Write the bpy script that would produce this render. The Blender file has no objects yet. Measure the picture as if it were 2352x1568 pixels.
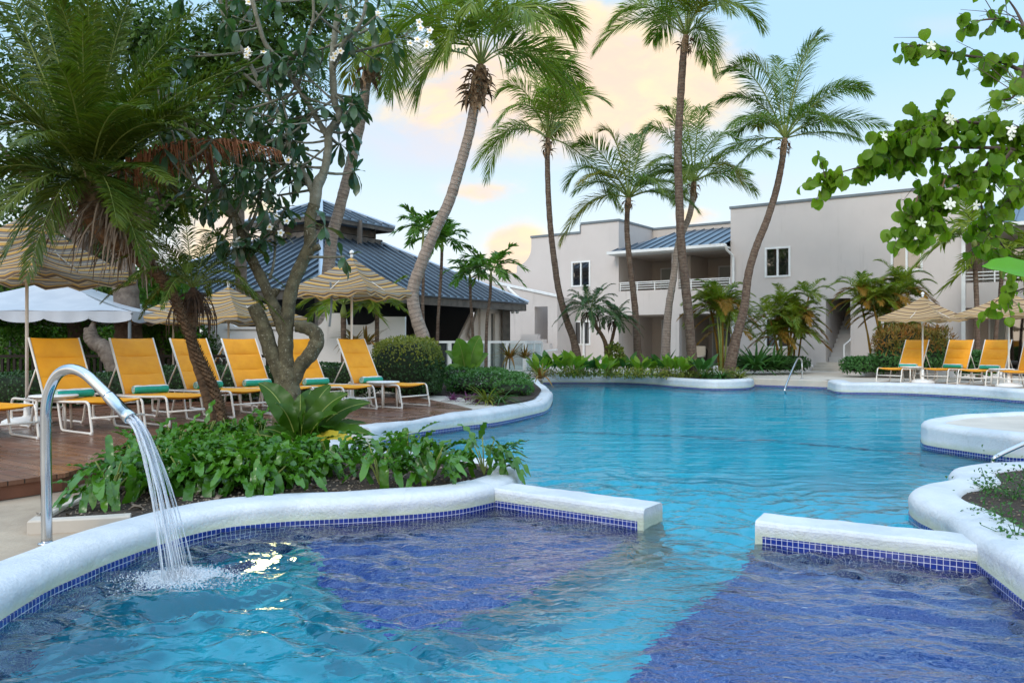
import bpy, math, random
import numpy as np
from mathutils import Vector, Matrix
from mathutils.geometry import tessellate_polygon
R = math.radians
rng = np.random.default_rng(7); random.seed(7)
scene = bpy.context.scene
# ---------------------------------------------------------------- camera, sky, sun, exposure
HC, F, CX, CY = 1.08, 1829.0, 1176.0, 784.0
cam = bpy.data.objects.new('camera', bpy.data.cameras.new('camera'))
scene.collection.objects.link(cam); scene.camera = cam
cam.location = (0, 0, HC); cam.rotation_euler = (R(90), 0, 0)
cam.data.lens = 28.0; cam.data.sensor_width = 36.0
cam.data.clip_start = 0.05; cam.data.clip_end = 3000
scene.view_settings.view_transform = 'Standard'; scene.view_settings.look = 'None'
scene.view_settings.exposure = 0.16; scene.view_settings.gamma = 1.0
scene.render.engine = 'CYCLES'
cy = scene.cycles
cy.max_bounces = 8; cy.diffuse_bounces = 4; cy.glossy_bounces = 4; cy.transmission_bounces = 6
cy.transparent_max_bounces = 8; cy.use_denoising = True; cy.sample_clamp_indirect = 6.0
cy.caustics_reflective = False; cy.caustics_refractive = True; cy.blur_glossy = 0.3
SUN_EL, SUN_ROT = 38.0, 215.0

world = bpy.data.worlds.new('World'); scene.world = world; world.use_nodes = True
NT = world.node_tree; NT.nodes.clear()
class NB:
    """small node builder"""
    def __init__(s, nt): s.nt = nt
    def n(s, t, **kw):
        nd = s.nt.nodes.new(t)
        for k, v in kw.items(): setattr(nd, k, v)
        return nd
    def put(s, sock, v):
        if hasattr(v, 'is_linked'): s.nt.links.new(v, sock)
        elif isinstance(v, (tuple, list)) and sock.type == 'RGBA' and len(v) == 3: sock.default_value = (*v, 1)
        else: sock.default_value = v
    def m(s, op, a, b=None, c=None, clamp=False):
        nd = s.n('ShaderNodeMath', operation=op, use_clamp=clamp)
        s.put(nd.inputs[0], a)
        if b is not None: s.put(nd.inputs[1], b)
        if c is not None: s.put(nd.inputs[2], c)
        return nd.outputs[0]
    def mix(s, f, a, b, mode='MIX'):
        nd = s.n('ShaderNodeMix', data_type='RGBA', blend_type=mode)
        s.put(nd.inputs['Factor'], f); s.put(nd.inputs[6], a); s.put(nd.inputs[7], b)
        return nd.outputs[2]
    def smooth(s, x, lo, hi):
        nd = s.n('ShaderNodeMapRange', interpolation_type='SMOOTHSTEP')
        s.put(nd.inputs[0], x); nd.inputs[1].default_value = lo; nd.inputs[2].default_value = hi
        return nd.outputs[0]
    def noise(s, vec, scale, detail=4, rough=.5, dist=0):
        nd = s.n('ShaderNodeTexNoise'); s.put(nd.inputs['Vector'], vec)
        nd.inputs['Scale'].default_value = scale; nd.inputs['Detail'].default_value = detail
        nd.inputs['Roughness'].default_value = rough; nd.inputs['Distortion'].default_value = dist
        return nd.outputs['Fac']
    def mapping(s, vec, sc=(1, 1, 1), rot=(0, 0, 0), loc=(0, 0, 0)):
        nd = s.n('ShaderNodeMapping'); s.put(nd.inputs[0], vec)
        nd.inputs['Scale'].default_value = sc; nd.inputs['Rotation'].default_value = rot; nd.inputs['Location'].default_value = loc
        return nd.outputs[0]
    def ramp(s, x, stops, const=False):
        nd = s.n('ShaderNodeValToRGB'); s.put(nd.inputs[0], x); cr = nd.color_ramp
        if const: cr.interpolation = 'CONSTANT'
        while len(cr.elements) < len(stops): cr.elements.new(.5)
        for e, (p, c) in zip(cr.elements, stops): e.position = p; e.color = (*c, 1)
        return nd.outputs[0]
    def sep(s, v):
        nd = s.n('ShaderNodeSeparateXYZ'); s.put(nd.inputs[0], v); return nd.outputs
    def bump(s, h, strength, dist=.01):
        nd = s.n('ShaderNodeBump'); s.put(nd.inputs['Height'], h)
        nd.inputs['Strength'].default_value = strength; nd.inputs['Distance'].default_value = dist
        return nd.outputs[0]

def build_world():
    b = NB(NT)
    out = b.n('ShaderNodeOutputWorld'); bg = b.n('ShaderNodeBackground')
    d = b.n('ShaderNodeTexCoord').outputs['Generated']
    x, y, z = b.sep(d)
    sky = b.n('ShaderNodeTexSky', sky_type='NISHITA'); sky.sun_disc = False
    sky.sun_elevation = R(SUN_EL); sky.sun_rotation = R(SUN_ROT); sky.air_density = 1.0; sky.dust_density = 1.0
    ya = b.m('MAXIMUM', y, 0.02)
    u = b.m('DIVIDE', x, ya); v = b.m('DIVIDE', z, ya)
    front = b.smooth(y, 0.05, 0.25)
    nz = b.noise(b.mapping(d, (1, 1, 1.5)), 5.0, 6, .6, .5)
    nz2 = b.noise(b.mapping(d, (1, 1, 1.8), loc=(3, 1, 7)), 14.0, 5, .6, .3)
    fl = b.m('ADD', b.m('MULTIPLY', nz, 1.2), b.m('MULTIPLY', nz2, .6))       # ~0..1.8, mean .9
    def gauss(px, py, a, c, amp):
        du = b.m('DIVIDE', b.m('SUBTRACT', u, (px - CX) / F), a / F)
        dv = b.m('DIVIDE', b.m('SUBTRACT', v, (CY - py) / F), c / F)
        return b.m('MULTIPLY', b.m('EXPONENT', b.m('MULTIPLY', b.m('ADD', b.m('MULTIPLY', du, du), b.m('MULTIPLY', dv, dv)), -1.0)), amp)
    def total(lst):
        t = gauss(*lst[0])
        for g in lst[1:]: t = b.m('ADD', t, gauss(*g))
        return t
    warm = total([(1440, 190, 240, 150, 1.25), (1060, 200, 230, 130, .95), (1110, 442, 75, 30, 1.1), (1185, 575, 70, 60, 1.15),
                  (520, 560, 200, 130, 1.0), (1600, 500, 50, 22, .8), (1330, 60, 80, 60, .8)])
    cool = total([(1010, 330, 260, 75, 1.0), (1700, 420, 300, 40, .45), (2180, 60, 150, 40, .45), (640, 300, 160, 100, .4)])
    wv = b.m('ADD', warm, b.m('MULTIPLY', b.m('SUBTRACT', fl, .88), b.m('MINIMUM', b.m('MULTIPLY', warm, 4.2), 2.3)))
    wm = b.m('MULTIPLY', b.m('MULTIPLY', b.smooth(wv, .12, 1.05), .92), front)
    cm = b.m('MULTIPLY', b.m('MULTIPLY', b.smooth(b.m('MULTIPLY', cool, fl), .12, .95), .75), front)
    base = b.ramp(z, [(0.0, (.92, .95, .95)), (.12, (.84, .95, 1.0)), (.30, (.52, .80, 1.05)), (.55, (.45, .74, 1.03)), (1.0, (.58, .76, 1.0))])
    nsky = b.mix(.08, base, b.mix(1.0, sky.outputs[0], (.12, .12, .12), 'MULTIPLY'))
    back = b.m('SUBTRACT', 1.0, b.smooth(y, -.35, .25))
    # behind the viewer: broken evening cloud, warm towards the horizon
    bcl = b.m('MULTIPLY', b.smooth(fl, .75, 1.2), back)
    c = b.mix(b.m('MULTIPLY', b.smooth(z, .45, .02), b.m('MULTIPLY', back, .6)), nsky, (1.0, .72, .42))
    c = b.mix(b.m('MULTIPLY', bcl, .6), c, (1.0, .86, .74))
    c = b.mix(cm, c, (.78, .76, .83))
    wcol = b.mix(b.smooth(nz2, .35, .7), (1.0, .75, .58), (1.08, .88, .56))
    c = b.mix(wm, c, wcol)
    # extra sky gain overhead and behind the viewer, added to brighten the scene
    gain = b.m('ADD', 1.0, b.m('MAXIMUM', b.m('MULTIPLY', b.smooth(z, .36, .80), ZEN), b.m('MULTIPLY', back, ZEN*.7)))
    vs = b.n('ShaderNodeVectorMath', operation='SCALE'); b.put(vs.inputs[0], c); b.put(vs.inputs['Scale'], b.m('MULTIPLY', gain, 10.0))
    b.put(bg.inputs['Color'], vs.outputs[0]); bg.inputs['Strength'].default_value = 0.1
    NT.links.new(bg.outputs[0], out.inputs[0])
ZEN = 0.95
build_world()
sl = bpy.data.lights.new('sun', 'SUN'); sl.energy = 1.5; sl.angle = R(20); sl.color = (1.0, .93, .84)
sun = bpy.data.objects.new('sun', sl); scene.collection.objects.link(sun)
_a = R(SUN_ROT); _e = R(SUN_EL)
_sd = Vector((math.sin(_a) * math.cos(_e), math.cos(_a) * math.cos(_e), math.sin(_e)))
sun.rotation_euler = _sd.to_track_quat('Z', 'Y').to_euler()

# ---------------------------------------------------------------- pixel of the photo (2352 wide) -> metres
def W(px, py, d): return Vector(((px - CX) / F * d, d, HC + (CY - py) / F * d))
def G(px, py, z=0.0): return W(px, py, F * (HC - z) / (py - CY))
WL = -0.25                                   # water level; terrace and deck are z = 0
def GW(px, py):
    p = G(px, py, WL); return (p.x, p.y)

# ---------------------------------------------------------------- mesh builder
class MB:
    def __init__(s): s.v = []; s.f = []; s.n = 0; s.uv = []; s.mi = []
    def add(s, v, f, uv=None, m=0):
        v = np.asarray(v, float).reshape(-1, 3)
        s.v.append(v)
        if isinstance(f, np.ndarray): fs = [f]
        else:
            by = {}
            for i, q in enumerate(f): by.setdefault(len(q), []).append(i)
            fs = [np.array([f[i] for i in ix], int) for ix in by.values()]
            if uv is not None: uv = np.concatenate([np.array([uv[i] for i in ix], float).reshape(-1, 2) for ix in by.values()])
        for a in fs: s.f.append(a + s.n); s.mi.append(np.full(len(a), m))
        k = sum(a.size for a in fs)
        s.uv.append(np.zeros((k, 2)) if uv is None else np.asarray(uv, float).reshape(-1, 2))
        s.n += len(v)
    def batch(s, V, Fq, M, T, m=0):
        """instances of template (V,Fq): M (n,3,3) columns = axes, T (n,3)"""
        n = len(T); P = np.einsum('nij,kj->nki', M, V) + T[:, None, :]
        fa = (Fq[None] + (np.arange(n) * len(V))[:, None, None]).reshape(-1, Fq.shape[1])
        s.add(P.reshape(-1, 3), fa, m=m)
    def box(s, x0, x1, y0, y1, z0, z1, M=None, m=0, bev=0):
        v = [(x, y, z) for z in (z0, z1) for y in (y0, y1) for x in (x0, x1)]
        if M is not None: v = [M @ Vector(p) for p in v]
        s.add(v, [(0, 2, 3, 1), (4, 5, 7, 6), (0, 1, 5, 4), (2, 6, 7, 3), (0, 4, 6, 2), (1, 3, 7, 5)], m=m)
    def tube(s, pts, rad, seg=8, cap=True, m=0, jit=0):
        pts = [Vector(p) for p in pts]; n = len(pts)
        if not hasattr(rad, '__len__'): rad = [rad] * n
        vs = []; up = None; fs = []; uv = []; L = 0
        for i in range(n):
            t = (pts[min(i + 1, n - 1)] - pts[max(i - 1, 0)]).normalized()
            if up is None:
                up = t.orthogonal().normalized()
            else:
                up = (up - t * up.dot(t)).normalized()
            sd = t.cross(up)
            for k in range(seg):
                a = 2 * math.pi * k / seg
                r = rad[i] * (1 + (random.uniform(-jit, jit) if jit else 0))
                vs.append(pts[i] + (up * math.cos(a) + sd * math.sin(a)) * r)
        Ls = [0]
        for i in range(1, n): Ls.append(Ls[-1] + (pts[i] - pts[i - 1]).length)
        for i in range(n - 1):
            for k in range(seg):
                k2 = (k + 1) % seg
                fs.append((i * seg + k, i * seg + k2, (i + 1) * seg + k2, (i + 1) * seg + k))
                uv.append([(k / seg, Ls[i]), ((k + 1) / seg, Ls[i]), ((k + 1) / seg, Ls[i + 1]), (k / seg, Ls[i + 1])])
        if cap:
            fs.append(tuple(reversed(range(seg)))); uv.append([(0, 0)] * seg)
            fs.append(tuple(range((n - 1) * seg, n * seg))); uv.append([(0, 0)] * seg)
        s.add(vs, fs, uv, m)
    def lathe(s, prof, seg=24, M=None, m=0):
        vs = []; fs = []
        for r, z in prof:
            for k in range(seg):
                a = 2 * math.pi * k / seg; vs.append(Vector((r * math.cos(a), r * math.sin(a), z)))
        if M is not None: vs = [M @ v for v in vs]
        for i in range(len(prof) - 1):
            for k in range(seg):
                k2 = (k + 1) % seg
                fs.append((i * seg + k, i * seg + k2, (i + 1) * seg + k2, (i + 1) * seg + k))
        fs.append(tuple(reversed(range(seg)))); fs.append(tuple(range((len(prof) - 1) * seg, len(prof) * seg)))
        s.add(vs, fs, m=m)
    def poly(s, pts, z, holes=(), z0=None, m=0):
        """flat polygon at z (with holes); z0 adds skirts down"""
        loops = [list(pts)] + [list(h) for h in holes]
        vec = [[Vector((p[0], p[1], 0)) for p in l] for l in loops]
        tri = tessellate_polygon(vec); flat = [(p[0], p[1], z) for l in loops for p in l]
        out = []
        for a, b_, c in tri:
            A, B, C = flat[a], flat[b_], flat[c]
            cr = (B[0] - A[0]) * (C[1] - A[1]) - (B[1] - A[1]) * (C[0] - A[0])
            out.append((a, b_, c) if cr > 0 else (a, c, b_))
        s.add(flat, out, m=m)
        if z0 is not None:
            for l in loops:
                n = len(l); v = [(p[0], p[1], z) for p in l] + [(p[0], p[1], z0) for p in l]
                s.add(v, [(i, (i + 1) % n, n + (i + 1) % n, n + i) for i in range(n)], m=m)
    def prism(s, pts2, M, t0, t1, m=0):
        """outline pts2 in local (x,z), extruded along local y from t0 to t1"""
        n = len(pts2)
        tri = tessellate_polygon([[Vector((p[0], p[1], 0)) for p in pts2]])
        v = [M @ Vector((p[0], t0, p[1])) for p in pts2] + [M @ Vector((p[0], t1, p[1])) for p in pts2]
        f = [tuple(t) for t in tri] + [tuple(n + i for i in reversed(t)) for t in tri]
        f += [(i, (i + 1) % n, n + (i + 1) % n, n + i) for i in range(n)]
        s.add(v, f, m=m)
    def sheet(s, grid, uvg=None, m=0):
        """grid [rows][cols] of points"""
        r, c = len(grid), len(grid[0]); fs = []; uv = []
        for i in range(r - 1):
            for j in range(c - 1):
                fs.append((i * c + j, i * c + j + 1, (i + 1) * c + j + 1, (i + 1) * c + j))
                if uvg: uv.append([uvg[i][j], uvg[i][j + 1], uvg[i + 1][j + 1], uvg[i + 1][j]])
        s.add([p for row in grid for p in row], fs, uv if uvg else None, m)
    def build(s, name, mats, parent=None, smooth=False, label=None):
        me = bpy.data.meshes.new(name); V = np.concatenate(s.v)
        if parent is not None and parent.get('_o') is not None:
            o3 = np.array(parent['_o']); ang = parent['_r']
            V = V - o3
            if ang:
                c_, s_ = math.cos(-ang), math.sin(-ang)
                V = np.stack([V[:, 0] * c_ - V[:, 1] * s_, V[:, 0] * s_ + V[:, 1] * c_, V[:, 2]], 1)
        me.vertices.add(len(V)); me.vertices.foreach_set('co', V.astype(np.float32).ravel())
        li = np.concatenate([a.ravel() for a in s.f]); tot = np.concatenate([np.full(len(a), a.shape[1]) for a in s.f])
        me.loops.add(len(li)); me.loops.foreach_set('vertex_index', li.astype(np.int32))
        st = np.concatenate([[0], np.cumsum(tot)[:-1]])
        me.polygons.add(len(tot)); me.polygons.foreach_set('loop_start', st.astype(np.int32)); me.polygons.foreach_set('loop_total', tot.astype(np.int32))
        me.polygons.foreach_set('material_index', np.concatenate(s.mi).astype(np.int32))
        me.polygons.foreach_set('use_smooth', np.full(len(tot), smooth))
        me.uv_layers.new(name='uv').data.foreach_set('uv', np.concatenate(s.uv).astype(np.float32).ravel())
        me.update(calc_edges=True); me.validate()
        for mt in (mats if isinstance(mats, (list, tuple)) else [mats]): me.materials.append(mt)
        o = bpy.data.objects.new(name, me); scene.collection.objects.link(o)
        if parent is not None: o.parent = parent
        if label: o['label'] = label
        return o
def tag(o, label, cat, group=None):
    o['label'] = label; o['category'] = cat
    if group: o['group'] = group
    return o
def struct(o, kind='structure'): o['kind'] = kind; return o
ROOTS = []
def thing(name, label, cat, loc=(0, 0, 0), rz=0.0, group=None):
    """Empty at the base; children built in WORLD coords are moved into its frame"""
    o = bpy.data.objects.new(name, None); scene.collection.objects.link(o)
    o.location = loc; o.rotation_euler = (0, 0, rz); o.empty_display_size = .1
    tag(o, label, cat, group)
    o['_o'] = [float(loc[0]), float(loc[1]), float(loc[2])]; o['_r'] = float(rz); ROOTS.append(o)
    return o
def dup(root, loc, rz, label, group=None):
    r = root.copy(); scene.collection.objects.link(r); r.location = loc; r.rotation_euler = (0, 0, rz); r['label'] = label
    if group: r['group'] = group
    ROOTS.append(r)
    for ch in list(root.children):
        c = ch.copy(); scene.collection.objects.link(c); c.parent = r
        for g in list(ch.children):
            e = g.copy(); scene.collection.objects.link(e); e.parent = c
    return r
def crom(pts, n=6, closed=False):
    """Catmull-Rom resampling"""
    P = [Vector(p) for p in pts]; out = []; N = len(P)
    rngi = range(N) if closed else range(N - 1)
    for i in rngi:
        if closed: p0, p1, p2, p3 = P[i - 1], P[i], P[(i + 1) % N], P[(i + 2) % N]
        else: p0, p1, p2, p3 = P[max(i - 1, 0)], P[i], P[i + 1], P[min(i + 2, N - 1)]
        for k in range(n):
            t = k / n
            out.append(.5 * ((2 * p1) + (p2 - p0) * t + (2 * p0 - 5 * p1 + 4 * p2 - p3) * t * t + (3 * p1 - p0 - 3 * p2 + p3) * t ** 3))
    if not closed: out.append(P[-1])
    return out
def lerp(a, b, t): return a + (b - a) * t
def rand(a, b): return random.uniform(a, b)
def axes(Y, upv=None, roll=None):
    """(n,3) directions -> (n,3,3) with columns X,Y,Z"""
    Y = Y / np.linalg.norm(Y, axis=1, keepdims=True)
    U = np.tile([0, 0, 1.0], (len(Y), 1)) if upv is None else upv
    U = U + rng.normal(0, .05, U.shape)
    X = np.cross(Y, U); X /= np.linalg.norm(X, axis=1, keepdims=True) + 1e-9
    Z = np.cross(X, Y)
    if roll is not None:
        c, s_ = np.cos(roll)[:, None], np.sin(roll)[:, None]
        X, Z = X * c + Z * s_, Z * c - X * s_
    return np.stack([X, Y, Z], 2)

# ---------------------------------------------------------------- materials
def newmat(name):
    m = bpy.data.materials.new(name); m.use_nodes = True; nt = m.node_tree; nt.nodes.clear()
    b = NB(nt); out = b.n('ShaderNodeOutputMaterial'); p = b.n('ShaderNodeBsdfPrincipled')
    nt.links.new(p.outputs[0], out.inputs[0])
    return m, b, p, out
def mat(name, c1, c2=None, scale=4, rough=.6, bump=0, bscale=60, spec=.5, metal=0, bdist=.01, thr=(.35, .65), det=5):
    m, b, p, out = newmat(name)
    co = b.n('ShaderNodeTexCoord').outputs['Object']
    p.inputs['Roughness'].default_value = rough; p.inputs['Metallic'].default_value = metal
    p.inputs['Specular IOR Level'].default_value = spec
    if c2 is None: p.inputs['Base Color'].default_value = (*c1, 1)
    else: b.put(p.inputs['Base Color'], b.mix(b.smooth(b.noise(co, scale, det, .6, .2), *thr), c1, c2))
    if bump: b.put(p.inputs['Normal'], b.bump(b.noise(co, bscale, 4, .6), bump, bdist))
    return m
def leafmat(name, cA, cB, rough=.46, tr=.32, cT=None, spec=.22, var=.5):
    """leaf: colour varies leaf by leaf, part of the light passes through"""
    m, b, p, out = newmat(name)
    g = b.n('ShaderNodeNewGeometry'); co = b.n('ShaderNodeTexCoord').outputs['Object']
    r = b.m('ADD', b.m('MULTIPLY', g.outputs['Random Per Island'], var), b.m('MULTIPLY', b.smooth(b.noise(co, 1.6, 3), .3, .7), 1 - var))
    c = b.mix(r, cA, cB)
    b.put(p.inputs['Base Color'], c); p.inputs['Roughness'].default_value = rough; p.inputs['Specular IOR Level'].default_value = spec
    t = b.n('ShaderNodeBsdfTranslucent')
    b.put(t.inputs[0], b.mix(1.0, c, cT or (1.3, 1.5, .5), 'MULTIPLY'))
    mx = b.n('ShaderNodeMixShader'); mx.inputs[0].default_value = tr
    b.nt.links.new(p.outputs[0], mx.inputs[1]); b.nt.links.new(t.outputs[0], mx.inputs[2]); b.nt.links.new(mx.outputs[0], out.inputs[0])
    return m
def stripes(name, cols, per, rough=.7, axis=1, tr=.25):
    """fabric striped along uv"""
    m, b, p, out = newmat(name)
    uv = b.sep(b.n('ShaderNodeUVMap').outputs[0])[axis]
    f = b.m('FRACT', b.m('DIVIDE', uv, per))
    tot = sum(w for w, c in cols); pos = 0; st = []
    for w, c in cols: st.append((pos / tot, c)); pos += w
    c = b.ramp(f, st, True)
    b.put(p.inputs['Base Color'], c); p.inputs['Roughness'].default_value = rough
    t = b.n('ShaderNodeBsdfTranslucent'); b.put(t.inputs[0], c); mx = b.n('ShaderNodeMixShader'); mx.inputs[0].default_value = tr
    b.nt.links.new(p.outputs[0], mx.inputs[1]); b.nt.links.new(t.outputs[0], mx.inputs[2]); b.nt.links.new(mx.outputs[0], out.inputs[0])
    return m
def tilemat(name, c1, c2, grout, w=.03, rough=.15, obj=False, vary=True):
    """square mosaic tile; uv in metres"""
    m, b, p, out = newmat(name)
    v = b.n('ShaderNodeTexCoord').outputs['Object'] if obj else b.n('ShaderNodeUVMap').outputs[0]
    br = b.n('ShaderNodeTexBrick'); b.put(br.inputs['Vector'], v); br.offset = 0; br.squash = 1
    br.inputs['Color1'].default_value = (*c1, 1); br.inputs['Color2'].default_value = (*c2, 1); br.inputs['Mortar'].default_value = (*grout, 1)
    br.inputs['Scale'].default_value = 1; br.inputs['Mortar Size'].default_value = w * .055; br.inputs['Mortar Smooth'].default_value = .1
    br.inputs['Bias'].default_value = 0; br.inputs['Brick Width'].default_value = w; br.inputs['Row Height'].default_value = w
    b.put(p.inputs['Base Color'], br.outputs['Color']); p.inputs['Roughness'].default_value = rough
    return m
M = {}
def stucco(name, c1, c2, stain=.12):
    m, b, p, out = newmat(name)
    co = b.n('ShaderNodeTexCoord').outputs['Object']
    c = b.mix(b.smooth(b.noise(co, .7, 5, .6), .3, .75), c1, c2)
    st = b.noise(b.mapping(co, (3, 3, .25)), 1.5, 6, .7)
    c = b.mix(b.m('MULTIPLY', b.smooth(st, .55, .8), stain), c, (.18, .16, .14))
    b.put(p.inputs['Base Color'], c); p.inputs['Roughness'].default_value = .9; p.inputs['Specular IOR Level'].default_value = .2
    b.put(p.inputs['Normal'], b.bump(b.noise(co, 45, 4, .6), .35, .01))
    return m
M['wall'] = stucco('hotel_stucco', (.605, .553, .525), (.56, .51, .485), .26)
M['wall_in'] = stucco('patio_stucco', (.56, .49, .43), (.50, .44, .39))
M['beige'] = stucco('beige_stucco', (.64, .56, .49), (.58, .51, .45))
M['garden_wall'] = stucco('garden_wall_paint', (.74, .71, .69), (.66, .64, .63), .45)
M['white'] = mat('white_paint', (.78, .79, .78), (.70, .71, .71), 3, .5)
M['trim'] = mat('slate_trim', (.16, .19, .21), (.13, .155, .175), 2, .5)
M['coping'] = None
def copingmat():
    m, b, p, out = newmat('pool_coping_paint')
    co = b.n('ShaderNodeTexCoord').outputs['Object']
    x, y, z = b.sep(co)
    c = b.mix(b.smooth(b.noise(co, 2.2, 6, .65), .35, .75), (.60, .63, .665), (.46, .505, .55))
    # algae / lime line just above the water, broken up
    al = b.m('MULTIPLY', b.smooth(b.m('ADD', z, b.m('MULTIPLY', b.noise(co, 9, 5, .7), .09)), .175, .085), .85)
    c = b.mix(al, c, (.42, .47, .34))
    vo = b.n('ShaderNodeTexVoronoi', feature='DISTANCE_TO_EDGE'); vo.inputs['Scale'].default_value = 1.15
    wv = b.n('ShaderNodeVectorMath', operation='ADD'); nn_ = b.n('ShaderNodeTexNoise'); nn_.inputs['Scale'].default_value = 6; nn_.inputs['Detail'].default_value = 5
    vs_ = b.n('ShaderNodeVectorMath', operation='SCALE'); b.put(vs_.inputs[0], nn_.outputs['Color']); vs_.inputs['Scale'].default_value = .22; b.put(nn_.inputs['Vector'], co)
    b.put(wv.inputs[0], co); b.put(wv.inputs[1], vs_.outputs[0]); b.put(vo.inputs['Vector'], wv.outputs[0])
    crack = b.m('MULTIPLY', b.smooth(vo.outputs['Distance'], .010, .003), b.smooth(b.noise(co, 1.4, 3), .48, .56))
    c = b.mix(b.m('MULTIPLY', crack, .13), c, (.22, .22, .21))
    drip = b.smooth(b.noise(b.mapping(co, (5, 5, .5)), 2.2, 5, .7), .56, .78)
    c = b.mix(b.m('MULTIPLY', drip, .30), c, (.36, .37, .35))
    sc = b.smooth(b.noise(co, 26, 6, .7), .62, .74)
    c = b.mix(b.m('MULTIPLY', sc, .35), c, (.42, .42, .40))
    b.put(p.inputs['Base Color'], c); p.inputs['Roughness'].default_value = .55
    h = b.m('ADD', b.m('MULTIPLY', b.noise(co, 7, 4, .6), .8), b.m('MULTIPLY', b.noise(co, 55, 4, .65), .35))
    b.put(p.inputs['Normal'], b.bump(h, .65, .03))
    return m
M['coping'] = copingmat()
M['tile'] = tilemat('cobalt_mosaic', (.008, .022, .16), (.012, .035, .24), (.50, .52, .60), .034)
M['tile_floor'] = tilemat('cobalt_mosaic_floor', (.004, .048, .29), (.009, .082, .40), (.19, .28, .56), .034, obj=True)
M['plaster'] = mat('aqua_plaster', (.002, .50, .66), (.002, .42, .58), 1.2, .8)
M['plaster_deep'] = mat('deep_aqua_plaster', (.001, .55, .72), (.001, .45, .63), .35, .8)
M['stripe_tile'] = mat('pool_line_tile', (.01, .05, .15), rough=.3)
M['concrete'] = mat('pale_paving', (.56, .50, .43), (.47, .42, .36), 1.5, .75, .2, 30)
M['path'] = mat('coral_stone_path', (.46, .365, .265), (.26, .195, .14), 1.7, .55, .5, 30, thr=(.28, .72), det=8)
M['soil'] = mat('dark_soil', (.022, .014, .009), (.065, .044, .030), 30, .95, .9, 60, bdist=.03)
M['steel'] = mat('polished_steel', (.62, .64, .66), (.50, .52, .55), 3, .12, metal=1)
M['steel2'] = mat('handrail_steel', (.55, .57, .60), rough=.25, metal=1)
M['frame'] = mat('cream_metal', (.72, .68, .62), rough=.4)
M['sling'] = mat('amber_sling', (.86, .37, .006), (.78, .31, .004), 3, .62, .25, 300, bdist=.003)
M['towel_teal'] = mat('teal_towel', (.02, .38, .30), (.015, .32, .26), 20, .95, .6, 300)
M['towel_white'] = mat('white_towel', (.75, .76, .74), (.68, .69, .67), 20, .95, .6, 300)
CR, YE, BR, GR = (.62, .51, .33), (.64, .38, .085), (.165, .115, .08), (.27, .245, .22)
M['canopy'] = stripes('striped_canopy', [(3, BR), (1.2, CR), (3, YE), (1.2, BR), (2.5, GR), (1.2, CR), (2, GR), (1.4, YE)], .19, tr=.35)
M['canopy_r'] = stripes('tan_striped_canopy', [(3, (.20, .12, .06)), (2.6, (.54, .39, .22)), (1.6, (.40, .24, .075)), (2.4, (.58, .44, .27))], .125, tr=.35)
M['tent'] = mat('white_vinyl', (.50, .535, .59), (.43, .47, .53), 2, .45)
M['dark'] = mat('dark_timber', (.022, .018, .016), (.035, .028, .024), 5, .6)
M['darkin'] = mat('dark_room', (.050, .052, .060), rough=.7)
M['glass'] = mat('window_glass', (.020, .018, .017), (.010, .010, .011), 3, .03, spec=1.0)
M['glass'].node_tree.nodes['Principled BSDF'].inputs['IOR'].default_value = 2.1
M['curtain'] = mat('pale_curtain', (.40, .42, .40), rough=.9)
M['roof'] = mat('blue_steel_roof', (.115, .150, .190), (.088, .118, .152), .8, .33, .06, 8, metal=.55)
M['ridge'] = mat('pale_ridge_cap', (.42, .48, .56), rough=.35, metal=.4)
M['fascia'] = mat('weathered_fascia', (.13, .115, .10), (.08, .07, .062), 4, .8)
M['wicker'] = mat('brown_wicker', (.035, .025, .02), (.06, .045, .035), 40, .7, .8, 120)
M['cushion'] = mat('cream_cushion', (.66, .58, .48), rough=.9)
def deckmat():
    m, b, p, out = newmat('wet_hardwood_deck')
    co = b.n('ShaderNodeTexCoord').outputs['Object']
    r = b.mapping(co, rot=(0, 0, math.atan2(.581, .814)))
    x, y, z = b.sep(r)
    k = b.m('DIVIDE', y, .125); idx = b.m('FLOOR', k); fr = b.m('FRACT', k)
    wn = b.n('ShaderNodeTexWhiteNoise', noise_dimensions='1D'); b.put(wn.inputs['W'], idx)
    grain = b.noise(b.mapping(r, (1.2, 26, 1)), 3, 6, .65, .6)
    c = b.mix(wn.outputs['Value'], (.125, .052, .030), (.255, .118, .068))
    c = b.mix(b.m('MULTIPLY', b.smooth(grain, .4, .75), .5), c, (.09, .03, .016))
    c = b.mix(b.m('MULTIPLY', b.smooth(b.noise(co, 1.1, 4), .5, .75), .3), c, (.36, .21, .14))
    edge = b.m('ABSOLUTE', b.m('SUBTRACT', fr, .5)); gap = b.smooth(edge, .455, .475)
    c = b.mix(gap, c, (.012, .008, .006))
    b.put(p.inputs['Base Color'], c)
    b.put(p.inputs['Roughness'], b.m('ADD', .2, b.m('MULTIPLY', b.smooth(b.noise(co, 3, 4), .35, .7), .3)))
    h = b.m('SUBTRACT', b.m('MULTIPLY', grain, .12), gap)
    b.put(p.inputs['Normal'], b.bump(h, .6, .008))
    return m
M['deck'] = deckmat()
M['fasciaboard'] = mat('deck_fascia_board', (.20, .075, .042), (.14, .05, .028), 3, .35, .2, 40)
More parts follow.
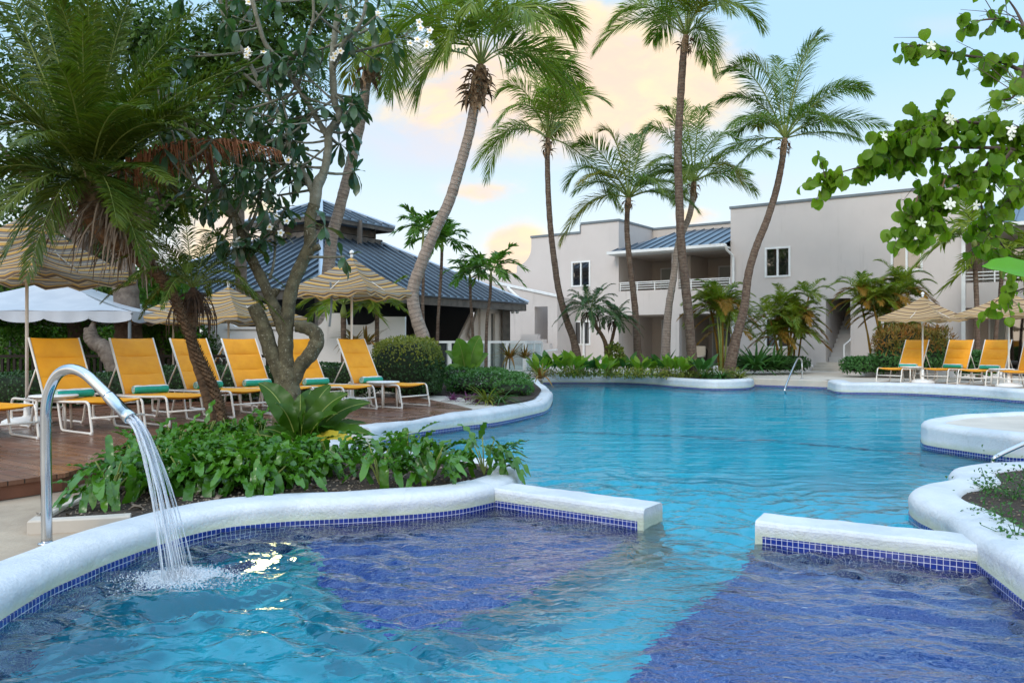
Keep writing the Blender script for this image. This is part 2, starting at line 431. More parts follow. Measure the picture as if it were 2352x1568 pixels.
def watermat():
    m, b, p, out = newmat('pool_water')
    b.nt.nodes.remove(p)
    co = b.n('ShaderNodeTexCoord').outputs['Object']
    x, y, z = b.sep(co)
    near = b.smooth(y, 9.0, 4.4)                        # the small pool is stirred by the spout
    w2 = b.noise(b.mapping(co, (1.0, 1.7, 1), rot=(0, 0, -.35), loc=(4, 2, 0)), 9.0, 2, .5, .8)
    s1 = b.noise(b.mapping(co, (.30, 1.7, 1)), 2.0, 2, .5, .3)
    s2 = b.noise(b.mapping(co, (.8, 3.2, 1), loc=(2, 9, 0)), 2.2, 2, .5, .5)
    far = b.m('SUBTRACT', 1.0, near)
    h = b.m('ADD', b.m('MULTIPLY', w2, b.m('MULTIPLY', near, .16)), b.m('MULTIPLY', far, b.m('ADD', b.m('MULTIPLY', s1, .26), b.m('MULTIPLY', s2, .10))))
    nrm = b.bump(h, 1.0, .085)
    fr = b.n('ShaderNodeFresnel'); fr.inputs[0].default_value = 1.33; b.put(fr.inputs['Normal'], nrm)
    rf = b.n('ShaderNodeBsdfRefraction'); rf.inputs['IOR'].default_value = 1.33; b.put(rf.inputs['Roughness'], b.m('MULTIPLY', near, .05))
    rf.inputs['Color'].default_value = (.93, .985, 1, 1); b.put(rf.inputs['Normal'], nrm)
    gl = b.n('ShaderNodeBsdfGlossy'); b.put(gl.inputs['Roughness'], b.m('ADD', .02, b.m('MULTIPLY', near, .02))); b.put(gl.inputs['Normal'], nrm)
    mx = b.n('ShaderNodeMixShader'); b.put(mx.inputs[0], b.m('MULTIPLY', fr.outputs[0], b.m('ADD', .66, b.m('MULTIPLY', near, 1.2)), clamp=True))
    b.nt.links.new(rf.outputs[0], mx.inputs[1]); b.nt.links.new(gl.outputs[0], mx.inputs[2]); b.nt.links.new(mx.outputs[0], out.inputs[0])
    return m
M['water'] = watermat()
def clearmat(name, col=(1, 1, 1), refl=.9, white=0):
    m, b, p, out = newmat(name)
    tr = b.n('ShaderNodeBsdfTransparent'); tr.inputs[0].default_value = (*col, 1)
    p.inputs['Base Color'].default_value = (.85, .9, .95, 1); p.inputs['Roughness'].default_value = .05
    lw = b.n('ShaderNodeFresnel'); lw.inputs[0].default_value = 1.45
    mx = b.n('ShaderNodeMixShader'); b.put(mx.inputs[0], b.m('ADD', b.m('MULTIPLY', lw.outputs[0], refl), white, clamp=True))
    b.nt.links.new(tr.outputs[0], mx.inputs[1]); b.nt.links.new(p.outputs[0], mx.inputs[2]); b.nt.links.new(mx.outputs[0], out.inputs[0])
    return m
M['pane'] = clearmat('clear_glass', (.80, .88, .88), .8)
M['jet'] = clearmat('falling_water', (.95, .97, 1), .8, .25)
M['foam'] = clearmat('foam', (1, 1, 1), .5, .35)
def trunkmat(name, c1, c2, rings=9, ringd=.4, spots=None, rough=.9):
    m, b, p, out = newmat(name)
    co = b.n('ShaderNodeTexCoord').outputs['Object']; uv = b.sep(b.n('ShaderNodeUVMap').outputs[0])
    n1 = b.noise(co, 9, 5, .65)
    rg = b.m('FRACT', b.m('ADD', b.m('MULTIPLY', uv[1], rings), b.m('MULTIPLY', n1, 1.1)))
    c = b.mix(b.smooth(n1, .32, .68), c1, c2)
    c = b.mix(b.m('MULTIPLY', b.smooth(rg, .72, .98), ringd), c, (c1[0] * .25, c1[1] * .25, c1[2] * .25))
    if spots: c = b.mix(b.m('MULTIPLY', b.smooth(b.noise(co, spots[1], 5, .7), spots[2], spots[2] + .08), b.m('ADD', .25, b.m('MULTIPLY', b.smooth(b.noise(co, 5, 3), .38, .62), .6))), c, spots[0])
    b.put(p.inputs['Base Color'], c); p.inputs['Roughness'].default_value = rough; p.inputs['Specular IOR Level'].default_value = .25
    b.put(p.inputs['Normal'], b.bump(b.m('ADD', b.m('MULTIPLY', rg, .6 * ringd), b.noise(co, 40, 4, .65)), .8, .02))
    return m
M['coco'] = trunkmat('grey_palm_trunk', (.36, .295, .25), (.24, .19, .155), 11, .75)
M['coco_d'] = trunkmat('brown_palm_trunk', (.105, .066, .048), (.20, .145, .108), 11, .65, ((.62, .57, .5), 22, .68))
M['plum'] = trunkmat('lichened_bark', (.070, .060, .037), (.150, .134, .082), 5, .25, ((.38, .36, .28), 38, .57))
M['plum_up'] = trunkmat('grey_green_bark', (.15, .145, .105), (.24, .235, .19), 4, .15, ((.40, .39, .31), 24, .62))
M['bark'] = trunkmat('grey_tree_bark', (.20, .165, .135), (.12, .095, .08), 3, .3)
M['date'] = trunkmat('scaly_date_trunk', (.16, .10, .058), (.075, .045, .027), 14, .8)
M['husk'] = mat('palm_fibre', (.32, .215, .13), (.14, .085, .05), 12, .95, .8, 60)
M['husk_d'] = mat('dark_palm_fibre', (.085, .048, .028), (.038, .022, .014), 14, .95, .9, 60)
M['petiole'] = mat('palm_petiole', (.22, .26, .055), (.15, .20, .04), 3, .5)
M['dead'] = leafmat('dead_frond', (.26, .205, .155), (.12, .09, .066), .85, .1, (1, .9, .7))
M['rust'] = leafmat('rust_frond', (.30, .12, .06), (.20, .08, .035), .8, .2, (1, .8, .6))
M['cocoleaf'] = leafmat('coconut_leaf', (.085, .165, .018), (.225, .275, .038), .42, .38)
M['cocoleaf_d'] = leafmat('dark_coconut_leaf', (.058, .135, .018), (.155, .220, .032), .42, .36)
M['dateleaf'] = leafmat('date_palm_leaf', (.028, .070, .010), (.110, .142, .016), .40, .30)
M['cocoleaf_y'] = leafmat('yellowing_coconut_leaf', (.16, .175, .02), (.30, .26, .045), .45, .36)
M['areca'] = leafmat('areca_leaf', (.075, .16, .016), (.24, .265, .026), .42, .38)
M['areca_o'] = leafmat('orange_areca_leaf', (.34, .17, .025), (.20, .15, .025), .5, .35, (1, .9, .5))
M['xmas'] = leafmat('fan_palm_leaf', (.055, .155, .020), (.13, .24, .035), .35, .35)
M['cycad'] = leafmat('cycad_leaf', (.030, .085, .028), (.06, .12, .035), .4, .2)
M['plumleaf'] = leafmat('frangipani_leaf', (.026, .072, .036), (.060, .112, .050), .28, .22, (1.3, 1.9, .5), .55)
M['petal'] = mat('white_petal', (.82, .83, .82), rough=.6)
M['petal_g'] = mat('greenish_white_petal', (.66, .70, .60), rough=.6)
M['petal_y'] = mat('yellow_petal_centre', (.85, .55, .03), rough=.6)
M['bauh'] = leafmat('orchid_tree_leaf', (.065, .165, .010), (.18, .29, .022), .42, .46, (1.4, 1.5, .4))
M['twig'] = mat('dark_twig', (.060, .042, .032), (.10, .075, .06), 10, .9)
M['hedge'] = leafmat('hedge_leaf', (.018, .055, .018), (.040, .095, .028), .35, .15)
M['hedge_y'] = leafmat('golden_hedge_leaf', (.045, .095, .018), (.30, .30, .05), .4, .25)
M['shrub'] = leafmat('shrub_leaf', (.035, .115, .030), (.075, .18, .045), .4, .25)
M['bgleaf'] = leafmat('tree_leaf', (.022, .062, .010), (.075, .140, .020), .45, .3)
M['bgleaf_l'] = leafmat('bright_tree_leaf', (.05, .15, .016), (.115, .245, .035), .4, .35)
M['philo'] = leafmat('philodendron_leaf', (.024, .105, .009), (.085, .215, .016), .27, .24, spec=.5)
M['birdnest'] = leafmat('birds_nest_leaf', (.018, .062, .006), (.052, .118, .010), .36, .28)
M['yellowleaf'] = leafmat('yellowing_leaf', (.38, .36, .03), (.55, .42, .05), .4, .35, (1.2, 1.1, .5))
M['limeleaf'] = leafmat('lime_leaf', (.10, .22, .018), (.22, .34, .035), .35, .35)
M['banana'] = leafmat('banana_leaf', (.10, .34, .015), (.15, .40, .025), .35, .45)
M['croton'] = leafmat('croton_leaf', (.065, .115, .018), (.30, .12, .025), .4, .22, (1.2, 1, .5))
M['purple'] = leafmat('purple_leaf', (.11, .025, .085), (.20, .055, .14), .5, .2, (1, .7, 1))
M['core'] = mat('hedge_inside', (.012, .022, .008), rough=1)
# ================================================================ POOL OUTLINE (metres; follows the waterline)
NL = [(0.0, .85), (-.9, 1.0), (-1.6, 1.55), (-2.05, 2.3), (-2.28, 3.1)] + [GW(*p) for p in [(0, 1448), (60, 1407), (120, 1371), (180, 1343), (240, 1315), (300, 1291), (360, 1269), (440, 1243), (520, 1226), (600, 1217), (680, 1210), (784, 1205), (884, 1199), (984, 1191), (1064, 1181), (1136, 1165)]]
TIP = [(.03, 6.72), (.09, 7.1), (.06, 7.5), (-.12, 7.85), (-.5, 8.12), (-1.0, 8.4), (-1.55, 8.75), (-1.9, 9.2), (-1.92, 9.65)]
MID = [GW(*p) for p in [(856, 1027), (904, 1013), (952, 1001), (1064, 985), (1144, 975), (1224, 957), (1256, 947), (1267, 932)]] + [(.90, 17.9), (.84, 20.1), (.78, 22.3), (.80, 24.2)]
FAR = [GW(*p) for p in [(1247, 881), (1300, 880.6), (1411, 881.3), (1481, 884), (1551, 890), (1621, 895), (1674, 895.5), (1719, 893.5), (1733, 889.5)]]
STEP = [(7.2, 23.6), (8.75, 22.4)]
RT = [(8.55, 21.6), (8.42, 20.95)] + [GW(*p) for p in [(1922, 903), (1957, 904.5), (2062, 906), (2184, 912), (2272, 918), (2352, 925)]] + [(12.2, 15.6), (13.6, 13.6)]
ISL = [(10.5, 12.2), (7.6, 11.75), (6.4, 11.35), (5.55, 10.7), (5.2, 10.1)] + [GW(*p) for p in [(2144, 1033), (2208, 1043), (2288, 1055), (2352, 1061)]] + [(6.4, 8.7), (7.4, 8.5)]
RP = [(6.6, 7.75), (5.4, 7.62), (4.6, 7.5), (4.05, 7.25), (3.8, 6.95), (3.62, 6.6), (3.25, 6.35), (3.0, 6.02), (2.90, 5.7), (2.86, 5.3), GW(2244, 1312), GW(2300, 1358), GW(2352, 1401), (2.40, 3.3), (2.10, 2.3), (1.6, 1.5), (.9, 1.0)]
def smooth2(pts, n=4):
    return [(p.x, p.y) for p in crom([Vector((a, b, 0)) for a, b in pts], n)]
nl, tip, mid, far = smooth2(NL, 5), smooth2([NL[-1]] + TIP, 4), smooth2(MID, 5), smooth2(FAR, 5)
rt, isl, rp = smooth2(RT, 5), smooth2(ISL, 5), smooth2(RP, 5)
POOL = nl + tip[1:] + mid + far + STEP + rt + isl + rp
def offs(path, d, closed=False):
    """offset to the land side (left of the direction of travel, pool is on the right)"""
    out = []; n = len(path)
    for i in range(n):
        a = Vector(path[(i - 1) % n] if closed else path[max(i - 1, 0)]); c = Vector(path[(i + 1) % n] if closed else path[min(i + 1, n - 1)])
        t = (c - a); t = t.normalized() if t.length > 1e-6 else Vector((1, 0))
        out.append((path[i][0] - t.y * d, path[i][1] + t.x * d))
    return out
def sweep(mb, path, prof, wob=0.0, uvs=None, m=0, ends=True):
    """profile [(land-ward offset, z)] along path"""
    grid = []; L = 0; uvg = []; n = len(path); k = len(prof)
    for i in range(n):
        a = Vector(path[max(i - 1, 0)]); c = Vector(path[min(i + 1, n - 1)]); t = (c - a).normalized()
        if i: L += (Vector(path[i]) - Vector(path[i - 1])).length
        w = wob * (math.sin(L * 2.3) + math.sin(L * 5.1 + 1.3) * .6); w2 = wob * (math.sin(L * 1.7 + 2) + .5 * math.sin(L * 6.3))
        row = []; ur = []; s = 0
        for j, (o, z) in enumerate(prof):
            if j: s += math.hypot(o - prof[j - 1][0], z - prof[j - 1][1])
            top = 1 if z > WL + .06 else 0
            row.append(Vector((path[i][0] - t.y * (o + w * top), path[i][1] + t.x * (o + w * top), z + w2 * .5 * top))); ur.append((L, z))
        grid.append(row); uvg.append(ur)
    mb.sheet(grid, uvg, m)
    if ends:
        for row, rev in ((grid[0], 1), (grid[-1], 0)):
            mb.add(row, [tuple(reversed(range(k))) if rev else tuple(range(k))], m=m)
def profile(top, w=.31, h=.05, back=-.3):
    pr = [(0, -.62), (0, WL + .03), (.003, WL + .04), (.006, top - .10)]
    for a in range(0, 91, 15): pr.append((.095 - .09 * math.cos(R(a)), top - .085 + .075 * math.sin(R(a))))
    pr += [(w * .55, top + .0), (w - .08, top - .008)]
    for a in range(75, -1, -25): pr.append((w - .06 + .06 * math.cos(R(a)), top - .066 + .06 * math.sin(R(a))))
    pr.append((w, back))
    return pr
def coping(name, label, path, top, w=.31, tb=-.46, cat='pool coping', wob=.011):
    t = thing(name, label, cat, (path[0][0], path[0][1], WL))
    mb = MB(); sweep(mb, path, profile(top, w), wob); mb.build('rim', M['coping'], t, True)
    mb = MB(); sweep(mb, path, [(-.004, tb), (-.004, WL + .042), (.004, WL + .044)], ends=False); mb.build('tile_band', M['tile'], t)
    return t
coping('pool_coping', 'white rounded pool wall curving round the small pool below the spout', nl, -.055, .34, -.75)
coping('pool_coping', 'white rounded wall behind the wavy leaved planter at its pool tip', tip, -.06, .30)
coping('pool_coping', 'white pool wall sweeping past the wooden deck and around the white flowered shrub', mid, .0, .34)
coping('pool_coping', 'long white pool edge below the palm planting at the far side', far, .035, .34)
coping('pool_coping', 'white pool edge in front of the three loungers across the water', rt, .045, .45)
coping('pool_coping', 'white rounded edge of the paved island beside the handrail', isl, .06, .30)
coping('pool_coping', 'thick wavy white wall around the soil bed at the near right', rp, -.03, .36, -.75)
# step edge between the far copings
t = thing('pool_step', 'low cream entry step with a tile line below the pool handrail', 'step', (7.2, 23.6, WL))
mb = MB(); sweep(mb, [(7.0, 23.75)] + STEP + [(8.95, 22.25)], [(0, -.6), (0, -.03), (.03, -.012), (.5, -.012), (.5, -.4)]); mb.build('edge', M['concrete'], t)
mb = MB(); sweep(mb, [(7.0, 23.75)] + STEP + [(8.95, 22.25)], [(-.005, -.4), (-.005, WL + .05), (.003, WL + .052)], ends=False); mb.build('tile_band', M['tile'], t)

# ---------------------------------------------------------------- ground sheet with the pool cut out, pool shell, water
mb = MB(); hole = offs(POOL, .16, True)
mb.poly([(-900, -300), (900, -300), (900, 2200), (-900, 2200)], -.15, [hole]); struct(mb.build('ground', M['path']))
mb = MB()
wallp = [(p[0], p[1]) for p in POOL]; n = len(wallp)
v = [(p[0], p[1], -.30) for p in wallp] + [(p[0], p[1], -2.2) for p in wallp]
mb.add(v, [(i, (i + 1) % n, n + (i + 1) % n, n + i) for i in range(n)])
struct(mb.build('pool_wall', M['plaster']))
mb = MB(); mb.poly([(-4, 0), (16, 0), (16, 27), (-4, 27)], -1.75); struct(mb.build('pool_floor', M['plaster_deep']))
def waves():
    xs = np.arange(-3.0, 4.6, .02); ys = np.concatenate([np.arange(.9, 7, .018), np.arange(7, 11.01, .04)]); X, Y = np.meshgrid(xs, ys); r2 = np.random.default_rng(3); Z = np.zeros_like(X)
    wx = X + .10 * np.sin(Y * 3.1 + 1) + .07 * np.sin(Y * 5.7 + X * 2.2); wy = Y + .10 * np.sin(X * 2.7 + 2) + .06 * np.sin(X * 6.1 - Y * 1.7)
    for i in range(44):
        lam = r2.uniform(.13, .40) if i > 5 else r2.uniform(.45, .8); th = r2.normal(math.pi / 2, .5); k = 2 * math.pi / lam; ph = r2.uniform(0, 6.28)
        s = np.sin(k * (wx * math.cos(th) + wy * math.sin(th)) + ph); Z += .0064 * lam ** .9 * (1 - 2 * np.abs(s)) * .4 + .0064 * lam ** .9 * s * .7
    Z -= Z.mean()
    fd = np.clip((9.6 - Y) / 4.6, 0, 1); fd = fd * fd * (3 - 2 * fd)
    lx, ly = -1.86, 4.46; rr = np.hypot(X - lx, Y - ly); rg = .012 * np.sin(rr * 34) * np.exp(-rr * 2.2)
    Z = Z * (.14 + 1.2 * fd) * (.75 + .5 * np.sin(X * 1.3 + Y * .9)) * np.clip((11 - Y) / 2, 0, 1) + rg
    V = np.stack([X, Y, Z + WL], 2).reshape(-1, 3); ny, nx = X.shape; ix = np.arange(ny * nx).reshape(ny, nx)
    return V, np.stack([ix[:-1, :-1], ix[:-1, 1:], ix[1:, 1:], ix[1:, :-1]], 2).reshape(-1, 4)
mb = MB(); mb.add(*waves()); y1 = 11.0; xe = 4.6
yl = float(mb.v[0][:, 1].max()); xr = float(mb.v[0][:, 0].max())
mb.add([(-3, yl, WL), (xr, yl, WL), (xr, 27, WL), (-3, 27, WL), (xr, 6.9, WL), (16, 6.9, WL), (16, 27, WL)], [(0, 1, 2, 3), (4, 5, 6, 2)])
struct(mb.build('pool_water', M['water'], None, True))
# near pool: floor and tiled ledges
def PW(px, py, depth):
    """where a ray through the water surface lands depth below it"""
    p = G(px, py, WL); o = Vector((0, 0, HC)); d = (p - o).normalized()
    h = Vector((d.x, d.y)); s = h.length / 1.333; h = h.normalized() * (s / math.sqrt(1 - s * s)) * depth
    return (p.x + h.x, p.y + h.y)
mb = MB(); mb.poly([(-3, .6), (3.2, .6), (3.2, 4.5), (1.85, 5.25), (.85, 5.85), (-.1, 6.5), (-3, 6.9)], -1.12, z0=-1.8); struct(mb.build('small_pool_floor', M['plaster']))
LD = .34
def rounded(pts, n=4): return [(p.x, p.y) for p in crom([Vector((a, b, 0)) for a, b in pts], n)]
le = rounded([PW(690, 1222, LD), PW(728, 1275, LD), PW(760, 1335, LD), PW(830, 1405, LD), PW(960, 1440, LD), PW(1110, 1400, LD), PW(1250, 1340, LD), PW(1380, 1275, LD), PW(1470, 1222, LD)])
back = [(.95, 5.7), (-.05, 6.45)] + [(p[0] - .03, p[1] + .05) for p in reversed(nl[-42:])]
back = [p for p in back if p[0] > le[0][0] - .02]
mb = MB(); mb.poly(le + back, WL - LD); mb.poly(le + back, WL - LD - .004, z0=-1.2, m=1); struct(mb.build('tiled_ledge', [M['tile_floor'], M['plaster']]))
re_ = rounded([PW(1725, 1262, LD), PW(1690, 1320, LD), PW(1600, 1390, LD), PW(1520, 1450, LD), PW(1480, 1510, LD), PW(1480, 1590, LD), (.9, 2.0), (1.1, 1.2)])
rl_ = re_ + [(1.7, 1.45), (2.2, 2.3), (2.5, 3.3), (2.62, 3.95), (2.78, 4.62), (1.65, 5.28)]; mb = MB(); mb.poly(rl_, WL - LD); mb.poly(rl_, WL - LD - .004, z0=-1.2, m=1); struct(mb.build('tiled_ledge', [M['tile_floor'], M['plaster']]))
# divider walls across the narrow opening
def divider(name, label, a, c, th=.31, top=-.10):
    a, c = Vector(a), Vector(c); t = (c - a).normalized(); nn = Vector((-t.y, t.x))
    if nn.y < 0: nn = -nn
    r = thing(name, label, 'pool wall', (a.x, a.y, WL)); mb = MB(); N = 26; L = (c - a).length
    prof = [(0, -1.15), (0, top - .03), (.008, top - .012), (.025, top), (th - .025, top), (th - .006, top - .012), (th, top - .03), (th, -1.75)]
    grid = []
    for i in range(N + 1):
        s = i / N; p = a + t * (L * s)
        w = .002 * math.sin(s * 17 + a.x) + .0015 * math.sin(s * 41)
        grid.append([Vector((p.x + nn.x * o, p.y + nn.y * o, z + (w if z > -.3 else 0))) for o, z in prof])
    mb.sheet(grid); k = len(prof)
    mb.add(grid[0], [tuple(reversed(range(k)))]); mb.add(grid[-1], [tuple(range(k))]); mb.build('wall', M['coping'], r)
    mb = MB(); g2 = []; u2 = []; e = .035
    for i in range(N + 1):
        s = lerp(e if name else 0, 1 - e, i / N); p = a + t * (L * s) - nn * .004
        g2.append([Vector((p.x, p.y, z)) for z in (-.62, WL + .055)]); u2.append([(L * s, z) for z in (-.62, WL + .055)])
        g2[-1].append(Vector((p.x + nn.x * .006, p.y + nn.y * .006, WL + .057))); u2[-1].append((L * s, WL + .057))
    mb.sheet(g2, u2); mb.build('tile_band', M['tile'], r)
divider('divider_wall', 'short white pool wall joined to the leafy planter, blue tiles at its foot', (-.17, 6.41), GW(1478, 1217))
divider('divider_wall', 'white pool wall joined to the soil bed, blue tiles at its foot', GW(1734, 1249), (2.80, 4.56))
# dark tile line on the pool floor
mb = MB(); pts = [PW(px, py, 1.5) for px, py in [(1130, 990), (1300, 992), (1568, 1002), (1800, 1015), (2000, 1032), (2130, 1046)]]
g = [[Vector((x, y - .05, -1.744)), Vector((x, y + .06, -1.744))] for x, y in pts]; mb.sheet(g); struct(mb.build('pool_floor_line', M['stripe_tile']))

# ---------------------------------------------------------------- terrace, deck, beds
ax, bx_ = Vector((.814, -.581, 0)), Vector((.581, .814, 0))
ter = [(-40, 15.8), (-2.6, 15.8), (-2.2, 12.7), (-.6, 12.9), (.5, 14.6), (.78, 16.7), (.75, 19), (.68, 22.3), (.75, 25.25)] + offs(far, .12)[2:-1] + [(7.25, 24.0), (8.95, 22.75)] + offs(rt, .12)[2:] + [(14, 13.9), (50, 13.9), (50, 75), (-40, 75)]
mb = MB(); mb.poly(ter, -.012, z0=-.2); struct(mb.build('terrace', M['concrete']))
mb = MB(); mb.poly(offs(isl, .14) + [(9, 8.5), (14, 9), (14, 12.4)], .02, z0=-.2); struct(mb.build('island_paving', M['concrete']))
dk = [G(-420, 1172), G(0, 1107), G(150, 1086), G(300, 1040), G(480, 1010), G(640, 990), G(850, 973), G(960, 958), G(1085, 939)]
deckpts = [(p.x, p.y) for p in dk] + [(-.95, 13.6), (-1.9, 15.6), (-2.6, 16.6), (-18, 16.6), (-18, 6.0)]
t = thing('wooden_deck', 'wet reddish hardwood deck under the left row of loungers', 'deck', (-5, 11, -.15))
mb = MB(); mb.poly(deckpts, 0, z0=-.035); o = mb.build('boards', M['deck'], None); 
o.parent = t; o.location = (5, -11, .15)
mb = MB(); fr_ = [(p.x, p.y) for p in dk]
sweep(mb, fr_, [(.03, -.145), (.03, -.036), (.06, -.036), (.06, -.145)]); mb.build('fascia', M['fasciaboard'], t)
def bed(name, pts, z, m='soil', z0=None, seed=0, amp=.03):
    mb = MB(); mb.poly(pts, z, z0=z0); return struct(mb.build(name, M[m]))
nbed = offs(nl, .25)[57:] + offs(tip, .2)[1:] + [(-2.1, 9.9), (-2.6, 10.3), (-3.3, 9.2), (-3.78, 7.75), (-3.32, 6.85), (-3.21, 6.04), (-3.12, 5.14), (-2.55, 5.30)]
k0 = [G(304, 1191, -.1), G(204, 1200, -.1)]
bed('soil_bed', nbed, -.095, z0=-.2)
bed('soil_bed', offs(mid, .25)[22:] + [(.5, 24.4), (-2, 23.5), (-2.4, 18), (-1.9, 16.5), (-1.1, 15.7), (-.62, 14.7), (-.3, 13.6)], .012)
bed('soil_bed', offs(far, .25)[1:-2] + [(6.6, 25.3), (5.0, 25.9), (1.2, 26.6)], .016)
bed('soil_bed', offs(rp, .3)[5:58] + [(4.2, 3.2), (6.6, 4.0), (7.0, 7.4)], -.07)
# low kerb at the corner of the near planter
t = thing('planter_kerb', 'low pale concrete kerb angled round the planter corner by the spout', 'kerb', (-3.6, 5.5, -.15))
mb = MB(); kp = [Vector((-2.72, 5.02, 0)), Vector((-3.42, 5.0, 0)), Vector((-3.52, 5.06, 0)), Vector((-4.15, 6.15, 0)), Vector((-4.6, 6.9, 0))]
kp = [G(300, 1192, -.1), G(230, 1197, -.1), G(80, 1205, -.1), G(120, 1178, -.1), G(204, 1141, -.1), G(290, 1100, -.1)]
sweep(mb, [(p.x, p.y) for p in kp], [(-.05, -.16), (-.05, -.075), (-.04, -.065), (.04, -.065), (.05, -.075), (.05, -.16)]); mb.build('kerb_stone', M['concrete'], t)

# scattered stones on the soil: counted by nobody
def pebbles(name, n, region, z, smin, smax, m):
    V = []; mb = MB()
    ico = np.array([(0, 0, 1), (.9, 0, .2), (.28, .85, .2), (-.72, .53, .2), (-.72, -.53, .2), (.28, -.85, .2), (0, 0, -.6)])
    fi = np.array([(0, 1, 2), (0, 2, 3), (0, 3, 4), (0, 4, 5), (0, 5, 1), (6, 2, 1), (6, 3, 2), (6, 4, 3), (6, 5, 4), (6, 1, 5)])
    T = []
    while len(T) < n:
        p = region()
        if p: T.append((p[0], p[1], z))
    T = np.array(T); s = rng.uniform(smin, smax, n) * rng.uniform(.4, 1, n)
    Mx = axes(rng.normal(0, 1, (n, 3)) * [1, 1, .3]) * s[:, None, None] * np.array([1, .8, .6])[None, None, :]
    mb.batch(ico, fi, Mx, T); o = mb.build(name, m, None, True); o['kind'] = 'stuff'
    return o
def inpoly(x, y, poly):
    c = False; n = len(poly)
    for i in range(n):
        x1, y1 = poly[i]; x2, y2 = poly[i - 1]
        if (y1 > y) != (y2 > y) and x < (x2 - x1) * (y - y1) / (y2 - y1) + x1: c = not c
    return c
def region_of(poly, x0, x1, y0, y1):
    def f():
        x, y = rand(x0, x1), rand(y0, y1)
        return (x, y) if inpoly(x, y, poly) else None
    return f
M['stone'] = mat('soil_gravel', (.30, .25, .19), (.13, .10, .075), 9, .9)
pebbles('gravel', 2600, region_of(nbed, -5, .2, 5, 10), -.09, .006, .028, M['stone'])
rbed = offs(rp, .3)[5:58] + [(4.2, 3.2), (6.6, 4.0), (7.0, 7.4)]
pebbles('gravel', 1600, region_of(rbed, 2.3, 7, 3, 7.6), -.066, .005, .02, M['stone'])

# ================================================================ HOTEL
A0 = Vector((8.89, 32.4, 0)); E1 = Vector((.814, -.581, 0)); E2 = Vector((.581, .814, 0))    # along the facade, into the building
HM = Matrix(((E1.x, E2.x, 0, A0.x), (E1.y, E2.y, 0, A0.y), (0, 0, 1, 0), (0, 0, 0, 1)))
def fac(px, py, u=0.0):
    """photo pixel -> (t, z) on the plane u behind the facade"""
    k = (px - CX) / F; b = A0 + E2 * u
    t = (k * b.y - b.x) / (E1.x - k * E1.y); d = b.y + E1.y * t
    return t, HC + (CY - py) / F * d
def hbox(mb, t0, t1, u0, u1, z0, z1, m=0): mb.box(t0, t1, u0, u1, z0, z1, HM, m)
def wall_holes(mb, t0, t1, z0, z1, u0, u1, holes):
    ts = sorted({t0, t1, *[h[0] for h in holes], *[h[1] for h in holes]}); zs = sorted({z0, z1, *[h[2] for h in holes], *[h[3] for h in holes]})
    def hole(a, c): return any(h[0] - 1e-6 <= a and c[0] <= h[1] + 1e-6 and h[2] - 1e-6 <= c[1] and c[2] <= h[3] + 1e-6 for h in holes)
    G_ = [[hole(ts[i], (ts[i + 1], zs[j], zs[j + 1])) for j in range(len(zs) - 1)] for i in range(len(ts) - 1)]
    def q(a, b_, c, d): mb.add([HM @ Vector(p) for p in (a, b_, c, d)], [(0, 1, 2, 3)])
    for i in range(len(ts) - 1):
        for j in range(len(zs) - 1):
            if G_[i][j]: continue
            a, c, e, f = ts[i], ts[i + 1], zs[j], zs[j + 1]
            q((a, u0, e), (c, u0, e), (c, u0, f), (a, u0, f)); q((c, u1, e), (a, u1, e), (a, u1, f), (c, u1, f))
            if i == 0 or G_[i - 1][j]: q((a, u1, e), (a, u0, e), (a, u0, f), (a, u1, f))
            if i == len(ts) - 2 or G_[i + 1][j]: q((c, u0, e), (c, u1, e), (c, u1, f), (c, u0, f))
            if j == 0 or G_[i][j - 1]: q((a, u1, e), (c, u1, e), (c, u0, e), (a, u0, e))
            if j == len(zs) - 2 or G_[i][j + 1]: q((a, u0, f), (c, u0, f), (c, u1, f), (a, u1, f))
hotel = thing('hotel_building', 'pale grey two storey hotel with flat parapet and recessed balcony across the pool', 'building', (8.89, 32.4, 0))
def roofseams(mb, P0, P1, Q0, Q1, sp, h=.045, w=.035):
    """seams on the roof quad eave P0-P1, top Q0-Q1 (perspective-free clip at the hips)"""
    P0, P1, Q0, Q1 = map(Vector, (P0, P1, Q0, Q1)); e = (P1 - P0); L = e.length; e.normalize()
    nn = e.cross(Q0 - P0).normalized()
    if nn.z < 0: nn = -nn
    s = nn.cross(e).normalized()
    if s.z < 0: s = -s
    q0, q1 = (Q0 - P0), (Q1 - P0); a0, h0 = q0.dot(e), q0.dot(s); a1, h1 = q1.dot(e), q1.dot(s)
    x = sp * .5
    while x < L:
        top = h0
        if a0 > 0 and x < a0: top = h0 * x / a0
        if x > a1 and L - a1 > 1e-6: top = min(top, h1 * (L - x) / (L - a1))
        if top > .1:
            B = P0 + e * x; Mx = Matrix(((e.x, s.x, nn.x, B.x), (e.y, s.y, nn.y, B.y), (e.z, s.z, nn.z, B.z), (0, 0, 0, 1)))
            mb.box(-w / 2, w / 2, 0.01, top - .01, .002, h, Mx)
        x += sp
